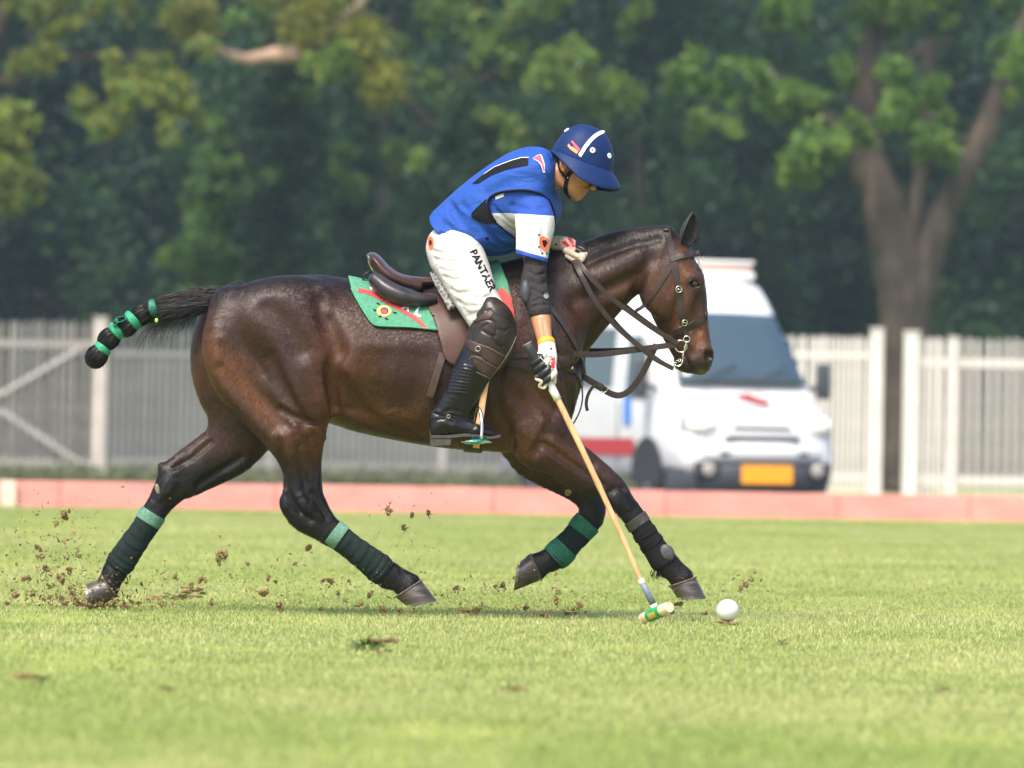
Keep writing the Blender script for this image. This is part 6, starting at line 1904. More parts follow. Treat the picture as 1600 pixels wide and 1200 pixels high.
# number on the back: a tall black 1 with pale edging, and smaller marks
decal('number_edge', [(752, 276), (758, 270.5), (773, 260.5), (799, 250.5), (815, 246), (826, 246), (825.5, 252), (800, 255), (776, 264), (758, 276)], VEST_BVH, WHITEP, vest, .0016)
decal('number', [(738, 288), (748, 279), (758, 271.5), (773, 261.5), (799, 251.5), (815, 247), (826, 247), (825, 258.5), (811, 261), (789, 266), (767, 275), (748, 287)], VEST_BVH, BLACKP, vest, .0026)
em = decal('flash_edge', [(832.4, 248), (838.5, 243.5), (844.5, 241.2), (847, 245), (850.6, 255.5), (851.3, 269.5), (848.2, 269.5), (845.4, 259), (840.4, 252.6)], VEST_BVH, WHITEP, vest, .0016)
decal('flash', [(833, 248), (839, 244), (844, 242), (846, 246), (850, 256), (850.5, 268), (848.5, 268), (846, 258), (841, 251.5)], VEST_BVH, mat('pink_print', lin(236, 70, 100), .6), em, .0026)
decal('badge', ell(761, 372.5, 3.2, 2.2, 12), VEST_BVH, BLACKP, vest, .002)
decal('label', [(774, 307), (787, 302), (788, 307), (775, 312)], JER_BVH, mat('label_grey', (.45, .46, .46), .6), rider, .003)
mb = MB(); mb.tube([HP(-.035, -.088, s) + Vector((0, 0, -.006)) for s in (-.07, -.078, -.06, -.03)], .012, 8); mb.build('collar', BLUEV, vest)

# ---- breeches
T = SDF((-.40, -.48, 1.10), (.04, .48, 1.62), .005)
T.pairs([(688, 356, 732, 382, 0, .13), (674, 364, 746, 392, 0, .150), (668, 384, 748, 404, 0, .158)], k=.01, cap=.4)
for sg in (-1, 1):
    T.pairs([(669, 380, 744, 394, sg * .07, .10), (669, 396, 755, 402, sg * .13, .11), (682, 422, 764, 414, sg * .20, .102), (699, 450, 773, 444, sg * .265, .093), (716, 478, 782, 470, sg * .315, .084), (732, 503, 797, 494, sg * .345, .078)], k=.04)
for g in ([(676, 392), (692, 396), (712, 395)], [(678, 404), (696, 409), (722, 408)], [(686, 420), (700, 424), (716, 426), (736, 424)], [(693, 432), (706, 436), (726, 438)], [(704, 452), (716, 458), (734, 456)],
          [(714, 470), (728, 478), (748, 478)], [(722, 482), (734, 490), (752, 488)], [(730, 494), (742, 492), (756, 482)], [(672, 362), (690, 372), (712, 380)], [(735, 462), (752, 466), (768, 460)]):
    T.groove(g, .006, .0048, k=.009)
T.groove([(740, 392, .006, .003), (752, 420, .006, .003), (764, 446, .006, .003)], .006, .003, k=.01)
TV, TF = T.mesh(1)
mesh_obj('breeches', TV, TF, BREECH, rider); BR_BVH = bvh_of(TV, TF)
lettering('lettering', 'PANTAER', 733.5, 393.5, 27, 53, 11.2, BR_BVH, BLACKP, rider, .002, 1.02)
em = decal('hip_emblem', [(669, 371), (673, 369), (677, 372), (678.5, 380), (677, 388), (673, 391), (670, 386), (669, 378)], BR_BVH, ORP, rider, .002)
decal('emblem_centre', ell(673.5, 379.5, 2.2, 5, 10), BR_BVH, BLACKP, em, .003)

# ---- boots and knee guards
BOOTL = leather('boot_leather', (.008, .0075, .009), .20, 16); GUARD = leather('guard_black_leather', (.026, .019, .015), .30, 14); GUARDB = leather('guard_brown_leather', (.055, .032, .027), .42, 24)
SOLE = mat('boot_sole', (.045, .038, .032), .7, nscale=40, namp=.3)
BT = {}
for sg in (-1, 1):
    y = sg * .365
    K = SDF((-.36, min(y - .13, y + .13), .66), (-.03, max(y - .13, y + .13), 1.12), .0034)
    K.pairs([(724, 540, 786, 556, y, .066), (708, 574, 766, 590, y, .064), (694, 608, 749, 622, y, .056), (680, 638, 733, 650, y, .045), (675, 652, 728, 660, y, .043)], k=.01)
    K.pchain([(686, 668, y, 15, .038), (706, 667, y, 17, .042), (726, 668, y, 14, .043), (748, 673, y, 10, .042), (766, 677.5, y, 7.5, .036), (775, 679.5, y, 5, .026)], k=.02)
    K.pchain([(684, 650, y, 13, .036), (684, 676, y, 12, .036)], k=.015)
    f_ = sg > 0
    for g in ([(690, 646), (704, 641), (720, 644)], [(684, 655), (700, 650), (716, 652)], [(676, 645), (688, 650), (706, 660)], [(718, 658), (728, 662), (740, 668)]):
        K.groove(g, .006, .003, k=.010, far=f_)
    if sg < 0:
        for i in range(9):                               # quilted ribs on the shaft
            t = i / 8
            a, b = (711 - 11 * t, 568 + 44 * t), (738 - 8 * t, 574 + 40 * t)
            K.ridge([a, ((a[0] + b[0]) / 2, (a[1] + b[1]) / 2), b], .0062, .0034, k=.003)
    v_, f2 = K.mesh(1); o = mesh_obj('boot', v_, f2, BOOTL, rider); BT[sg] = (o, bvh_of(v_, f2))
    mb = MB(); pl_ = [(672, 684), (704, 684), (724, 682), (748, 683), (766, 686), (779, 684), (783, 681), (781, 679), (766, 682), (748, 679), (726, 677), (700, 680), (672, 680)]
    mb.prism([P(a, b, y - .040) for a, b in pl_], (0, .08, 0)); mb.build('sole', SOLE, o, smooth=False)
    mb = MB(); mb.prism([P(a, b, y - .036) for a, b in ((671.5, 684), (705, 684), (704, 695), (673, 697))], (0, .072, 0)); mb.build('heel', SOLE, o, smooth=False)
    # spur strap and buckle
    if sg < 0:
        strap('spur_strap', [(673, 652), (684, 653), (697, 652), (706, 650), (712, 653)], .010, o, BOOTL, BT[sg][1], t=.005)
        strap('spur_strap', [(697, 652), (696, 664), (698, 676), (698, 683)], .011, o, BOOTL, BT[sg][1], t=.005)
        h_, n_ = hit(BT[sg][1], 701, 651); mb = MB(); mb.torus(h_ + n_ * .004, .007, .002, n_, 14, 6); mb.build('buckle', mat('old_brass', (.30, .20, .12), .4, metal=.8), o)
    # knee guard
    G = SDF((-.30, min(y - .15, y + .15), .92), (.06, max(y - .15, y + .15), 1.28), .0036)
    G.pairs([(748, 490, 786, 476, y, .060), (740, 506, 803, 498, y, .080), (732, 524, 807, 522, y, .086), (726, 542, 802, 540, y, .084), (728, 560, 790, 560, y, .078), (740, 578, 776, 576, y, .070), (748, 587, 766, 590, y, .062)], k=.01)
    f_ = sg > 0
    if sg < 0:
        for g in ([(738, 508), (752, 500), (766, 500), (776, 508), (774, 522), (772, 534), (786, 548)], [(760, 486), (766, 484), (774, 492), (790, 496), (802, 504)], [(736, 530), (738, 516), (746, 506)],
                  [(742, 532), (750, 514), (762, 506)], [(752, 516), (762, 522), (772, 526)], [(778, 514), (788, 518), (794, 514)], [(770, 530), (780, 540), (792, 540)]):
            G.groove(g, .0045, .0032, k=.006)
    v_, f2 = G.mesh(1); kg = mesh_obj('knee_guard', v_, f2, GUARD, rider); gb = bvh_of(v_, f2)
    if sg < 0:
        def slab(name, poly, m_, off, edge=True, bv=gb):
            o_ = decal(name, poly, bv, m_, kg, off, 3); s_ = o_.modifiers.new('thickness', 'SOLIDIFY'); s_.thickness = .004; s_.offset = 1
            return o_
        slab('strap', [(723, 540), (730, 530), (745, 536), (760, 541), (788, 555), (778, 574), (756, 562), (752, 556), (736, 549)], GUARDB, .002)
        slab('strap_tab', [(735, 563), (738, 557), (746, 557), (752, 560), (757, 566), (776, 575), (764, 590), (748, 580), (738, 573)], GUARDB, .004)
        slab('top_strap', [(738, 503), (755, 490), (768, 484), (772, 490), (764, 500), (752, 500), (744, 504)], GUARDB, .002)
        strap('stitching', [(752, 557), (756, 563), (765, 568), (778, 575)], .0024, kg, EDGE, gb, t=.002, off=.008)
        strap('stitching', [(760, 541), (774, 548), (788, 556)], .0024, kg, EDGE, gb, t=.002, off=.007)
        strap('stitching', [(735, 563), (739, 557), (748, 557), (753, 561)], .0024, kg, EDGE, gb, t=.002, off=.009)
        strap('stitching', [(736, 566), (740, 575), (752, 583), (764, 590)], .0024, kg, EDGE, gb, t=.002, off=.009)
        strap('edge_binding', [(806, 526), (800, 541), (789, 560), (778, 575), (764, 592)], .005, kg, EDGE, gb, t=.004, off=.001)
        h_, n_ = hit(gb, 748, 545); mb = MB(); mb.torus(h_ + n_ * .008, .010, .0022, n_, 16, 6); mb.build('buckle', mat('dull_steel', (.35, .34, .33), .4, metal=.8), kg)
        mb = MB(); ribbon(mb, [P(a, b, -.325) for a, b in ((737, 505), (740, 514), (738, 524), (733, 534))], [Vector((0, -1, 0))] * 4, .012, .004); mb.build('back_strap', BLACKP, kg)

# ---- elbow pad on the right arm, wristband
EP = SDF((-.02, -.56, 1.12), (.20, -.22, 1.48), .0038)
EP.pchain([(837, 398, -.335, 18.5, .050), (836, 420, -.35, 18.5, .050), (834, 445, -.365, 21, .052), (838, 465, -.385, 21.5, .052), (843, 484, -.41, 18, .048), (844, 488, -.415, 17.5, .047)], k=.006)
EP.pell(822, 456, -.385, 9, 19, .045, 5, k=.006)
for g in ([(826, 424), (838, 430), (852, 426)], [(828, 438), (842, 444), (854, 440)], [(832, 452), (846, 458), (858, 462)], [(832, 470), (846, 466), (858, 470)], [(824, 410), (838, 414), (852, 412)], [(830, 480), (844, 476), (858, 476)]):
    EP.groove(g, .005, .003, k=.008)
v_, f2 = EP.mesh(1); ep = mesh_obj('elbow_pad', v_, f2, DKSLV, rider); EP_BVH = bvh_of(v_, f2)
mb = MB(); h_, n_ = hit(EP_BVH, 821, 456); mb.ball(h_ + Vector((.002, .016, 0)), (.022, .030, .048), 18, 12, Matrix.Rotation(math.radians(-4), 3, 'Y')); mb.build('elbow_cup', leather('cup_rubber', (.055, .060, .070), .45), ep)
decal('badge', ell(853, 462, 4, 5, 12), EP_BVH, mat('badge_grey', (.22, .22, .23), .5), ep, .002)
strap('cuff', [(826, 489), (836, 491), (848, 490), (860, 487)], .012, ep, DKSLV, EP_BVH, t=.005, off=.002)
mb = MB(); c1, c2 = P(853, 533, -.505), P(855, 541, -.522); ax = (c2 - c1).normalized(); mb.lathe([(.0315, 0), (.0345, .003), (.0345, (c2 - c1).length - .003), (.0315, (c2 - c1).length)], c1, ax, 24); mb.build('wristband', mat('orange_band', lin(245, 150, 30), .5), rider)

# ---- gloves
GLW = leather('glove_white', (.66, .60, .55), .6, 40); GLB = leather('glove_black', (.018, .018, .020), .35, 30); GLR = mat('glove_red', lin(200, 30, 50), .5); GLT = leather('glove_tan', (.62, .50, .40), .6, 40)
H0, H1 = P(824, 537, -.600), P(861, 602, -.585)              # the mallet grip the right hand closes on
hax = (H1 - H0).normalized()
hx = Vector((0, -1, 0)); hx = (hx - hax * hx.dot(hax)).normalized(); hy = hax.cross(hx)   # hx towards the camera, hy across
if hy.x < 0: hy = -hy
def GR(t, ang, r):
    """point round the grip: t along (0..1), angle 0 = right side, 90 = camera side, 180 = left side"""
    a = math.radians(ang); return H0.lerp(H1, t) + hy * (r * math.cos(a)) + hx * (r * math.sin(a))
G = SDF((.02, -.70, .84), (.24, -.46, 1.16), .0029)
G.chain([(*P(854, 538, -.515), .033, .031), (*P(855, 548, -.535), .036, .028), (*P(855, 560, -.552), .040, .027), (*P(855, 570, -.562), .036, .025)], k=.008)
G.ell(P(846, 562, -.575), (.028, .020, .034), 10, k=.012)
for i, (t, r0, sc) in enumerate(((.82, .0125, 1.0), (.67, .0128, 1.02), (.52, .0125, .98), (.38, .0112, .86))):
    R0 = .030
    pts = [(*GR(t - .04, -20, R0 + .008), r0 * 1.1, r0 * 1.1), (*GR(t, 35, R0 + .006), r0 * 1.1, r0 * 1.1), (*GR(t + .02, 80, R0), r0 * 1.05, r0 * 1.05), (*GR(t + .03, 130, R0 - .002), r0, r0), (*GR(t + .02, 185, R0 - .004), r0 * .95, r0 * .95), (*GR(t, 235, R0 - .006), r0 * .85, r0 * .85)]
    G.chain(pts, k=.0075)
G.chain([(*GR(.70, 150, .040), .012, .012), (*GR(.86, 165, .030), .0115, .0115), (*GR(1.0, 150, .022), .0095, .0095)], k=.006)   # thumb along the shaft
G.chain([(*P(864, 566, -.580), .011, .011), (*P(866, 582, -.592), .0105, .0105), (*P(866, 597, -.590), .009, .009)], k=.005)       # forefinger laid down the cane
v_, f2 = G.mesh(1); c = v_[f2].mean(1); gx, gy = project(c)
mi = np.where((gx < 850 + (gy - 560) * .25) & (gy > 553) | ((gx < 861) & (gy > 570)), 1, 0); mi = np.where((gx > 861) & (gx < 867) & (gy > 559) & (gy < 575), 2, mi)
mesh_obj('glove', v_, f2, [GLW, GLB, GLR], rider, midx=mi); GL_BVH = bvh_of(v_, f2)
strap('seam', [(841, 556), (848, 562), (854, 568), (856, 573)], .003, rider, WHITEP, GL_BVH, t=.002, off=.001)
decal('eyelet', ell(861, 545, 2, 1.6, 8), GL_BVH, BLACKP, rider, .001)
strap('cuff_edge', [(842, 552), (856, 556), (869, 557)], .003, rider, GLW, GL_BVH, t=.002, off=.001)
# left hand over the crest, fingers closed on the reins
G = SDF((.10, -.16, 1.38), (.34, .12, 1.60), .0029)
G.chain([(*P(865, 379, .025), .030, .030), (*P(876, 381, .005), .031, .030), (*P(888, 384, -.025), .034, .028), (*P(896, 388, -.040), .030, .026)], k=.008)
for i, (x, y, dy) in enumerate(((906, 380, .012), (909, 384, -.008), (911, 389, -.028), (908, 394, -.046))):
    G.chain([(*P(895 + i * .5, 380 + 3 * i, dy - .02), .0125, .0125), (*P(x, y, dy - .03), .012, .012), (*P(x + 3, y + 9, dy - .040), .011, .011), (*P(x - 4, y + 15, dy - .045), .0105, .0105), (*P(x - 12, y + 14, dy - .035), .0095, .0095)], k=.0022)
G.chain([(*P(884, 392, -.060), .013, .013), (*P(893, 396, -.085), .012, .012), (*P(901, 400, -.092), .0115, .0115), (*P(908, 402, -.088), .0095, .0095)], k=.006)   # thumb
G.chain([(*P(886, 400, -.070), .010, .010), (*P(894, 405, -.085), .010, .010), (*P(901, 407, -.082), .009, .009)], k=.004)
v_, f2 = G.mesh(1); c = v_[f2].mean(1); gx, gy = project(c)
mi = np.where((gx > 899) & (gy < 394), 1, 0); mi = np.where((np.abs(gx - 892 - (gy - 376) * .5) < 3) & (gy < 386), 2, mi)
mesh_obj('glove', v_, f2, [GLT, GLB, GLR], rider, midx=mi); LG_BVH = bvh_of(v_, f2)
decal('glove_print', [(878, 378), (884, 376), (889, 382), (892, 383), (887, 386), (881, 382)], LG_BVH, GLR, rider, .0012)
decal('eyelet', ell(869, 382, 2, 1.6, 8), LG_BVH, BLACKP, rider, .001)
mb = MB(); mb.tube([P(862, 371, .04), P(866, 379, .03), P(863, 388, .035)], [.012, .034, .012], 12); 
mb = MB(); a_, b_ = P(858, 379, .05), P(867, 380, .02); mb.lathe([(.030, 0), (.036, .004), (.036, (b_ - a_).length - .004), (.031, (b_ - a_).length)], a_, (b_ - a_).normalized(), 20); mb.build('wrist_wrap', DKSLV, rider)

# ---- helmet: domed shell, wide brim that dips at the sides, white band, eyelets, chin strap
HC = P(910, 252.5, HY); _a = math.radians(-20); HF_ = Vector((math.cos(_a), 0, math.sin(_a))); HU = Vector((-math.sin(_a), 0, math.cos(_a)))
NAVY = cloth('navy_helmet_cloth', lin(22, 42, 86), 260, .5, .06, .0)
def HH(f, s, u): return HC + HF_ * f + Vector((0, s, 0)) + HU * u
vs, fs = [], []; n, m_ = 56, 16
for i in range(m_ + 1):
    th = math.pi / 2 * i / m_; r = math.cos(th) ** .86; z = .146 * math.sin(th) ** 1.02
    for k in range(n):
        a = 2 * math.pi * k / n; seam = .0012 * math.exp(-((math.sin(a)) / .05) ** 2)
        vs.append(HH((.127 - .004 * math.sin(th)) * r * math.cos(a) - .010 * math.sin(th), (.104 + seam) * r * math.sin(a), z))
for i in range(m_):
    for k in range(n):
        k2 = (k + 1) % n; fs.append((i * n + k, i * n + k2, (i + 1) * n + k2, (i + 1) * n + k))
fs.append(tuple(m_ * n + k for k in range(n)))
mb = MB(); mb.add(vs, fs); helm = mb.build('helmet', NAVY, rider); HEL_BVH = BVHTree.FromPolygons([tuple(v) for v in vs], fs)
vs, fs = [], []; rows = 7
for layer in (0, 1):
    for j in range(rows):
        t = j / (rows - 1)
        for k in range(n):
            a = 2 * math.pi * k / n; ca, sa = math.cos(a), math.sin(a)
            front = max(0, ca); side = abs(sa); back = max(0, -ca)
            out = (.046 * front ** 1.3 + .032 * side ** 1.5) * (1 - .75 * back ** .7) + .006
            drop = (.036 * front ** .8 + .060 * side ** 1.4) * (1 - .8 * back ** .8) + .006
            e = t ** .85; d = drop * (t ** 1.12)
            vs.append(HH((.1275 + out * e) * ca, (.1045 + out * e) * sa, .002 - d - (.005 if layer else 0)))
o_ = rows * n
for j in range(rows - 1):
    for k in range(n):
        k2 = (k + 1) % n; a = j * n
        fs.append((a + k, a + n + k, a + n + k2, a + k2)); fs.append((o_ + a + k, o_ + a + k2, o_ + a + n + k2, o_ + a + n + k))
for k in range(n):
    k2 = (k + 1) % n; a = (rows - 1) * n; fs.append((a + k, o_ + a + k, o_ + a + k2, a + k2)); fs.append((k, k2, o_ + k2, o_ + k))
mb = MB(); mb.add(vs, fs); brim = mb.build('brim', NAVY, helm); BRIM_BVH = BVHTree.FromPolygons([tuple(v) for v in vs], fs)
ring = [HH(.1285 * math.cos(a), .1055 * math.sin(a), .002) for a in np.linspace(0, 2 * math.pi, 49)]
mb = MB(); mb.tube(ring, .0022, 6, caps=False); mb.build('seam', NAVY, helm)
strap('white_band', [(902.5, 249.5), (908, 240), (915, 229), (923, 219), (932, 211), (941, 206.5), (944.5, 205.2)], .0150, helm, mat('white_strap', (.78, .78, .78), .5), HEL_BVH, t=.003, off=.001)
mb = MB(); h_, n_ = hit(HEL_BVH, 915, 229.5); mb.torus(h_ + n_ * .004, .0045, .0014, n_, 12, 6); mb.build('buckle', STEEL, helm)
for x, y in ((885.5, 203.5), (926, 235), (952, 243.5), (961.2, 239)):
    h_, n_ = hit(HEL_BVH, x, y)
    if h_ is None: continue
    mb = MB(); mb.lathe([(.0105, -.004), (.0115, .002), (.0085, .0045), (.004, .004), (.0032, -.001)], h_, n_, 18); ey = mb.build('vent_eyelet', mat('eyelet_white', (.80, .80, .80), .35), helm)
    mb = MB(); mb.ball(h_ + n_ * .002, .0034, 8, 6); mb.build('vent_hole', BLACKP, ey)
em = decal('emblem', [(892, 221), (895, 220), (899, 225), (906, 232), (905, 236), (901, 233)], HEL_BVH, MATS['pink_print'], helm, .0015, 2)
decal('emblem_lower', [(887, 228), (889, 224.5), (892, 229), (896, 230), (904, 236.5), (901, 240.5), (892, 234)], HEL_BVH, mat('orange_flash', lin(250, 140, 80), .6), em, .0018, 2)
def hstrap(name, rows, w):
    mb = MB(); pts = [HP(*r) for r in rows]; pts = [Vector(v) for v in spline([tuple(p) for p in pts], 5)]
    ribbon(mb, pts, [Vector((0, -1 if rows[0][2] < 0 else 1, -.1))] * len(pts), w, .004); return mb.build(name, BLACKP, helm)
for far in (False, True):
    for nm, rows, w in (('chin_strap', [(899, 264), (893, 268), (887, 275), (884.5, 283), (883.5, 292), (886, 301), (890, 307), (892, 310)], .017), ('neck_strap', [(871, 247), (873, 256), (876, 266), (880, 274), (885, 279)], .008)):
        pts, nr = surf_path(rows, BODY_BVH, .004, 5, far)
        if len(pts) > 2:
            mb = MB(); ribbon(mb, pts, nr, w, .004); mb.build(nm, BLACKP, helm, autosmooth=35)
h_, n_ = hit(BODY_BVH, 886, 278); mb = MB(); mb.ball(h_ + n_ * .007, .004, 8, 6); mb.build('strap_stud', STEEL, helm)

# ------------------------------------------------------------------ mallet and ball
mallet = empty('polo_mallet', P(1027, 957, -.62)); tag(mallet, 'long cane polo mallet held in the right hand of the rider', 'mallet')
def along(a, b, ts): return [a.lerp(b, t) for t in ts]
MA, MBt = P(822, 535, -.602), P(1024, 950, -.62)
CP = lambda px: MA.lerp(MBt, (px - 822) / 202.0)
# the grip bends a little from the cane's line, so run it through the points the photo shows
cane = [Vector(v) for v in spline([tuple(P(a, b, y)) for a, b, y in ((857, 596, -.587), (872, 625, -.590), (905, 693, -.60), (940, 768, -.608), (975, 845, -.615), (1002, 908, -.618), (1024, 950, -.62))], 6)]
BAM = NT('bamboo', .4, (.62, .36, .17), .5); _w = BAM.noise(1, 4, .6, BAM.coord((40, 40, 6), (0, math.radians(-26), 0))); BAM.base(BAM.ramp(_w.outputs[0], [(.3, (.46, .25, .11)), (.7, (.70, .42, .21))]))
mb = MB(); L = len(cane); mb.tube(cane, [.0135 - .0045 * i / L + (.0012 if i % 7 == 3 else 0) for i in range(L)], 12); mb.build('cane', BAM.m, mallet)
GRIP = NT('grip_rubber', .6, (.018, .020, .022)); _g = GRIP.n('ShaderNodeTexWave'); _g.inputs['Scale'].default_value = 60; GRIP.l(GRIP.coord((1, 1, 1), (0, math.radians(30), 0)), _g.inputs['Vector']); GRIP.bump(_g.outputs[0], .4, .002)
gp = [P(823, 536, -.600), P(829, 547, -.598), P(838, 562, -.594), P(848, 580, -.590), P(857, 596, -.587)]
mb = MB(); mb.tube(gp, [.0185, .0175, .017, .017, .0155], 14); gr = mb.build('grip', GRIP.m, mallet)
mb = MB(); mb.torus(P(823.5, 537, -.600), .0165, .003, (gp[1] - gp[0]).normalized(), 16, 6); mb.build('grip_ring', mat('grip_cap', (.22, .22, .21), .6), gr)
mb = MB(); mb.tube([cane[0].lerp(cane[6], t) for t in (-.02, .3, .6, .98)], [.0165, .0172, .016, .0150], 14); mb.build('tape', mat('white_tape', (.74, .72, .68), .55, nscale=40, namp=.1, bump=.3, bscale=80), mallet)
lo_, hi_ = P(1000.5, 905, -.618), P(1024, 951, -.62)
mb = MB(); mb.tube(along(lo_, hi_, (0, .18)), .0128, 12); mb.build('binding', MATS['white_tape'], mallet)
mb = MB(); mb.tube(along(lo_, hi_, (.18, .5, .85)), .0132, 12); mb.build('binding', mat('grey_binding', (.13, .155, .21), .5, nscale=60, namp=.2), mallet)
mb = MB(); mb.tube(along(lo_, hi_, (.85, 1.0)), .0138, 12); mb.build('binding', MATS['white_tape'], mallet)
A_, B_ = P(1004, 967, -.54), P(1046, 948.5, -.70); ax = (B_ - A_).normalized(); L_ = (B_ - A_).length
WOOD = NT('mallet_wood', .55, (.62, .45, .30)); _w = WOOD.noise(1, 5, .6, WOOD.coord((30, 8, 30))); WOOD.base(WOOD.ramp(_w.outputs[0], [(.3, (.50, .34, .22)), (.7, (.72, .56, .42))]))
mb = MB(); mb.lathe([(.0195, 0), (.0215, .004), (.0235, L_ * .3), (.024, L_ * .5), (.0235, L_ * .7), (.0220, L_ - .004), (.0200, L_)], A_, ax, 24); hd = mb.build('head', WOOD.m, mallet, autosmooth=50)
mb = MB(); mb.lathe([(.0236, L_ * .26), (.0246, L_ * .30), (.0252, L_ * .5), (.0246, L_ * .70), (.0236, L_ * .74)], A_, ax, 24); mb.build('green_band', mat('green_lacquer', lin(30, 140, 70), .35, nscale=20, namp=.2), hd)
mb = MB(); vs = []
for i in range(7):
    for j in range(6):
        a = math.radians(40 + 50 * j / 5); t = L_ * (.38 + .26 * i / 6); up = Vector((0, 0, -1)); e1 = (up - ax * up.dot(ax)).normalized(); e2 = ax.cross(e1)
        if e2.y > 0: e2 = -e2
        vs.append(A_ + ax * t + (e1 * math.cos(a) + e2 * math.sin(a)) * .0256)
mb.add(vs, [(i * 6 + j, i * 6 + j + 1, (i + 1) * 6 + j + 1, (i + 1) * 6 + j) for i in range(6) for j in range(5)]); mb.build('label', mat('gold_label', (.50, .33, .06), .4), hd)
mb = MB(); ribbon(mb, [Vector(v) for v in spline([tuple(P(a, b, y)) for a, b, y in ((842, 586, -.615), (838, 592, -.62), (846, 596, -.625), (843, 603, -.62), (850, 606, -.615), (855, 598, -.61))], 4)], [Vector((0, -1, .2))] * 21, .012, .003); mb.build('wrist_sling', mat('sling_webbing', (.42, .36, .27), .8, nscale=80, namp=.3), mallet)

ball_c = P(1137, 954, -.50)
mb = MB(); mb.ball(ball_c, .0445, 32, 20)
tag(mb.build('polo_ball', mat('ball_plastic', (.58, .57, .56), .38, nscale=9, namp=.08, bump=.15, bscale=40)), 'white polo ball on the turf just ahead of the foreleg', 'ball')
# ------------------------------------------------------------------ turf thrown up by the hooves
SOIL = NT('damp_soil', .95, (.10, .06, .03), .1); _c = SOIL.noise(120, 4, .6); SOIL.base(SOIL.ramp(_c.outputs[0], [(.3, (.10, .062, .028)), (.55, (.215, .142, .068)), (.75, (.34, .25, .14))])); SOIL.bump(_c.outputs[0], .8, .004)
CLG = leaf_mat('torn_grass', (.12, .17, .035), .4)
def clod_mesh(name, rr, size, grass, flat=1.0):
    """ragged lump: jagged soil with roots and torn blades sticking out"""
    mb = MB(); k = rr.randint(2, 5)
    for _ in range(k):
        c = Vector((rr.gauss(0, .45), rr.gauss(0, .3), rr.gauss(0, .35))) * size
        nu, nv = 7, 5; b0 = len(mb.v)
        s = size * rr.uniform(.25, .6); mb.ball(c, (s * rr.uniform(.7, 1.5), s, s * rr.uniform(.4, .9) * flat), nu, nv)
        for i in range(b0, len(mb.v)):
            v = Vector(mb.v[i]); mb.v[i] = tuple(c + (v - c) * rr.uniform(.55, 1.45))
    mb.cur = 1
    for _ in range(int(grass)):
        a = Vector((rr.gauss(0, 1), rr.gauss(0, .7), rr.gauss(.2, .8))).normalized(); p = a * size * .35; l = size * rr.uniform(.3, .9)
        b = p + a * l * .6 + Vector((0, 0, rr.uniform(-.2, .2) * l)); e = p + a * l + Vector((rr.gauss(0, .2), 0, rr.uniform(-.4, .2))) * l
        mb.tube([p, b, e], [.0016, .0012, .0003], 3, caps=False)
    me = bpy.data.meshes.new(name); me.from_pydata(mb.v, [], mb.f); me.materials.append(SOIL.m); me.materials.append(CLG)
    me.polygons.foreach_set('material_index', mb.mi); me.update(); return me
rr = random.Random(21)
POOL = [clod_mesh('turf_clod', rr, .020, 10) for _ in range(8)]
def put(px, py, y, s, mesh=None, label=None, group=None, name='turf_clod', cat='clod of turf'):
    o = bpy.data.objects.new(name, mesh or rr.choice(POOL)); link(o); o.location = P(px, py, y)
    o.rotation_euler = (rr.uniform(0, 6), rr.uniform(0, 6), rr.uniform(0, 6)); s *= 1.05; o.scale = (s,) * 3; tag(o, label, cat, group); return o
GRP = 'clods of turf in the air'
put(606, 795, -.05, 1.25, label='green clod flying in front of the pink boards below the belly', group=GRP)
put(104, 802, .10, 1.4, label='brown clod flying highest behind the tail', group=GRP)
put(343, 872, -.05, 1.35, label='clod flying between the two hind legs', group=GRP)
put(72, 890, .10, 1.4, label='dark clod flying left of the rearmost hoof', group=GRP)
put(88, 820, .10, .8, label='clod just under the highest one behind the tail', group=GRP)
named = [(60, 858, .9, 'reddish clod in the air left of the bandage on the stretched back leg'), (98, 905, 1.0, 'torn clod in the air just above and left of the rearmost hoof'), (115, 927, .9, 'clod in the air touching the left side of the rearmost hoof'),
         (84, 914, .7, 'small clod in the air lowest of the three left of the rearmost hoof'), (276, 900, .8, 'left of the two clods in the air side by side between the hind legs'), (318, 904, .9, 'right of the two clods in the air side by side between the hind legs'),
         (300, 916, .7, 'small clod in the air just above the brown mound of soil'), (420, 904, .7, 'small clod in the air below the bandage of the near hind leg'), (436, 946, .9, 'clod in the air close to the turf left of the near hind hoof'),
         (461, 881, .8, 'clod in the air just under the hock of the near hind leg'), (482, 853, .8, 'dark clod in the air left of the green tape on the near hind leg'), (515, 912, 1.1, 'largest clod in the air left of the near hind hoof'),
         (540, 938, .8, 'green tinged clod in the air directly left of the near hind hoof'), (633, 826, .9, 'wispy clod in the air below the green one in front of the pink boards'), (670, 803, .7, 'thin scrap of turf in the air right of the green clod'),
         (714, 922, 1.0, 'clod in the air right of the near hind hoof'), (752, 946, 1.1, 'clod in the air low under the stirrup'), (787, 917, 1.0, 'clod in the air left of the folded back hoof'), (868, 936, .9, 'clod in the air below the folded back hoof'),
         (1048, 954, .7, 'clod in the air between the mallet head and the ball'), (1174, 905, .9, 'clod in the air above and right of the ball'), (1158, 921, .7, 'small clod in the air just above the ball')]
for (x, y, s_, lb) in named:
    put(x, y, rr.uniform(-.3, .1) if x > 240 else rr.uniform(.02, .2), s_, label=lb, group=GRP)
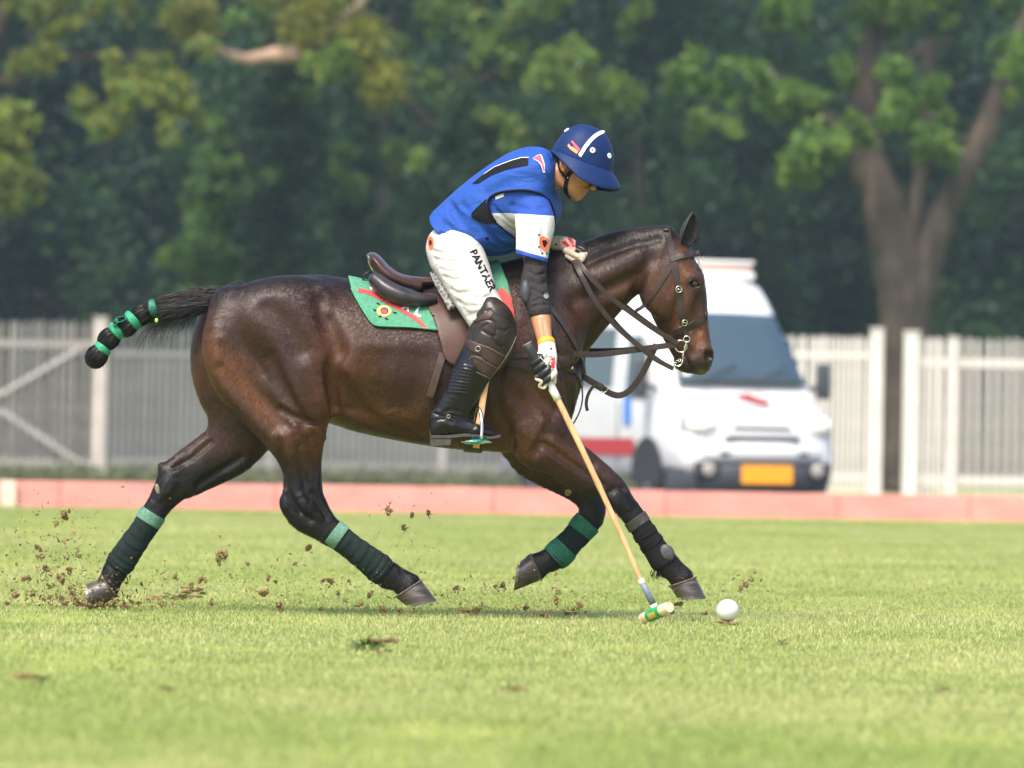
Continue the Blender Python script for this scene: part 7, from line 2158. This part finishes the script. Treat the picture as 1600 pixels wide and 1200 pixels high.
# crumbs too small to pick apart, joined
flying = [(112, 918), (95, 935), (505, 908), (645, 803), (545, 908), (560, 944), (740, 958), (775, 918), (872, 925), (905, 947), (1060, 945), (1180, 893), (130, 945), (150, 948), (165, 952), (205, 940), (190, 948), (330, 940), (578, 930), (528, 925), (40, 905), (66, 872), (120, 868), (108, 890),
          (78, 932), (122, 940), (140, 958), (158, 944), (176, 958), (196, 956), (100, 950), (52, 925), (22, 930), (10, 945), (230, 936), (250, 942), (385, 880), (410, 925), (470, 940), (500, 950), (595, 952), (620, 958), (690, 930), (725, 952), (820, 950), (850, 958), (1100, 958), (1075, 935), (1165, 912)]
cv, cf, cm = [], [], []
for (x, y) in flying:
    me = rr.choice(POOL); p = P(x, y, rr.uniform(-.3, .2) if x > 240 else rr.uniform(0, .25)); s_ = rr.uniform(.5, 1.1); e_ = Matrix.Rotation(rr.uniform(0, 6), 3, 'X') @ Matrix.Rotation(rr.uniform(0, 6), 3, 'Z'); b0 = len(cv)
    p.z = max(p.z, .02)
    cv += [tuple(p + (e_ @ v.co) * s_) for v in me.vertices]; cf += [tuple(i + b0 for i in f.vertices) for f in me.polygons]; cm += [f.material_index for f in me.polygons]
tag(mesh_obj('turf_crumbs', cv, cf, [SOIL.m, CLG], smooth=False, midx=cm), 'small crumbs of soil and torn grass in the air round the hooves', 'crumbs', kind='stuff')
# clods that lie on the field
def lying(px, py, s, label, wide=1.0, grass=22, mesh=None):
    d = CAM_H * F_PX / (py - (700 + (px - 800) * math.tan(math.radians(1.0)))); y = d - CAM_D
    me = mesh or clod_mesh('turf_clod', rr, .022, grass, .6)
    o = bpy.data.objects.new('turf_divot', me); link(o); p = P(px, py, y); o.location = (p.x, p.y, .012 * s); s *= 1.45; o.scale = (s * wide, s, s * .75); o.rotation_euler = (0, 0, rr.uniform(-.4, .4)); tag(o, label, 'divot', 'torn divots lying on the field')
lying(573, 1019, 1.5, 'large green divot lying in front below the belly of the horse', 1.5, 60)
lying(598, 1021, 1.0, 'brown lump beside the large green divot', 1.3, 12)
lying(55, 1069, 1.05, 'brown divot lying at the lower left', 1.7, 14)
lying(800, 1082, .85, 'brown divot lying near the bottom middle', 1.6, 10)
lying(1475, 1083, .7, 'small pale divot lying at the lower right', 1.3, 14)
lying(275, 938, 1.6, 'long torn strip of soil behind the rearmost hoof', 1.7, 16)
lying(305, 934, 1.5, 'brown mound of soil between the hind legs', 1.3, 16)
lying(893, 967, 1.5, 'dark divot lying left of the mallet head', 1.2, 26)
lying(1137, 977, .8, 'dark scrap of turf just below the ball', 1.6, 8)
lying(740, 963, 1.1, 'divot lying below the stirrup', 1.2, 16)
lying(1220, 1010, .8, 'dark tuft lying right of the ball', 1.2, 22)
lying(262, 1081, .6, 'small brown crumb at the bottom left', 1.4, 6)
# the fine spray is past counting
mb = MB()
def specks(n, cx, cy, sx, sy, y0, y1, s0, s1):
    for _ in range(n):
        c = P(rr.gauss(cx, sx), rr.gauss(cy, sy), rr.uniform(y0, y1))
        if c.z < .012: c.z = rr.uniform(.012, .05)
        s = rr.uniform(s0, s1) * rr.choice((.6, .8, 1, 1.5)); 
        vs = [c + Vector((rr.gauss(0, 1), rr.gauss(0, 1), rr.gauss(0, 1))) * s for _ in range(4)]; mb.add(vs, [(0, 1, 2), (0, 2, 3), (0, 3, 1), (1, 3, 2)])
specks(700, 90, 885, 45, 48, 0, .3, .0012, .0046); specks(600, 145, 936, 48, 20, 0, .3, .0014, .0062); specks(300, 300, 910, 80, 30, -.2, .2, .001, .004); specks(320, 520, 915, 90, 28, -.3, .1, .001, .0045)
specks(140, 630, 840, 40, 40, -.2, .1, .001, .0035); specks(320, 740, 935, 70, 22, -.4, 0, .001, .0045); specks(160, 880, 935, 60, 22, -.5, 0, .001, .0045); specks(130, 1120, 935, 60, 24, -.7, -.3, .001, .0035); specks(110, 160, 800, 90, 60, 0, .3, .0008, .002)
tag(mb.build('turf_spray', SOIL.m, smooth=False), 'fine spray of soil and grass thrown up by the hooves', 'spray', kind='stuff')
mb = MB()
specks(90, 260, 690, 110, 40, 0, .3, .0006, .0014); specks(60, 600, 720, 100, 60, -.2, .1, .0006, .0013); specks(160, 160, 930, 60, 20, 0, .3, .001, .003); specks(120, 520, 930, 120, 22, -.3, .1, .001, .003); specks(70, 1130, 930, 50, 20, -.7, -.3, .001, .003)
tag(mb.build('grass_spray', CLG, smooth=False), 'fine spray of torn grass in the air', 'spray', kind='stuff')
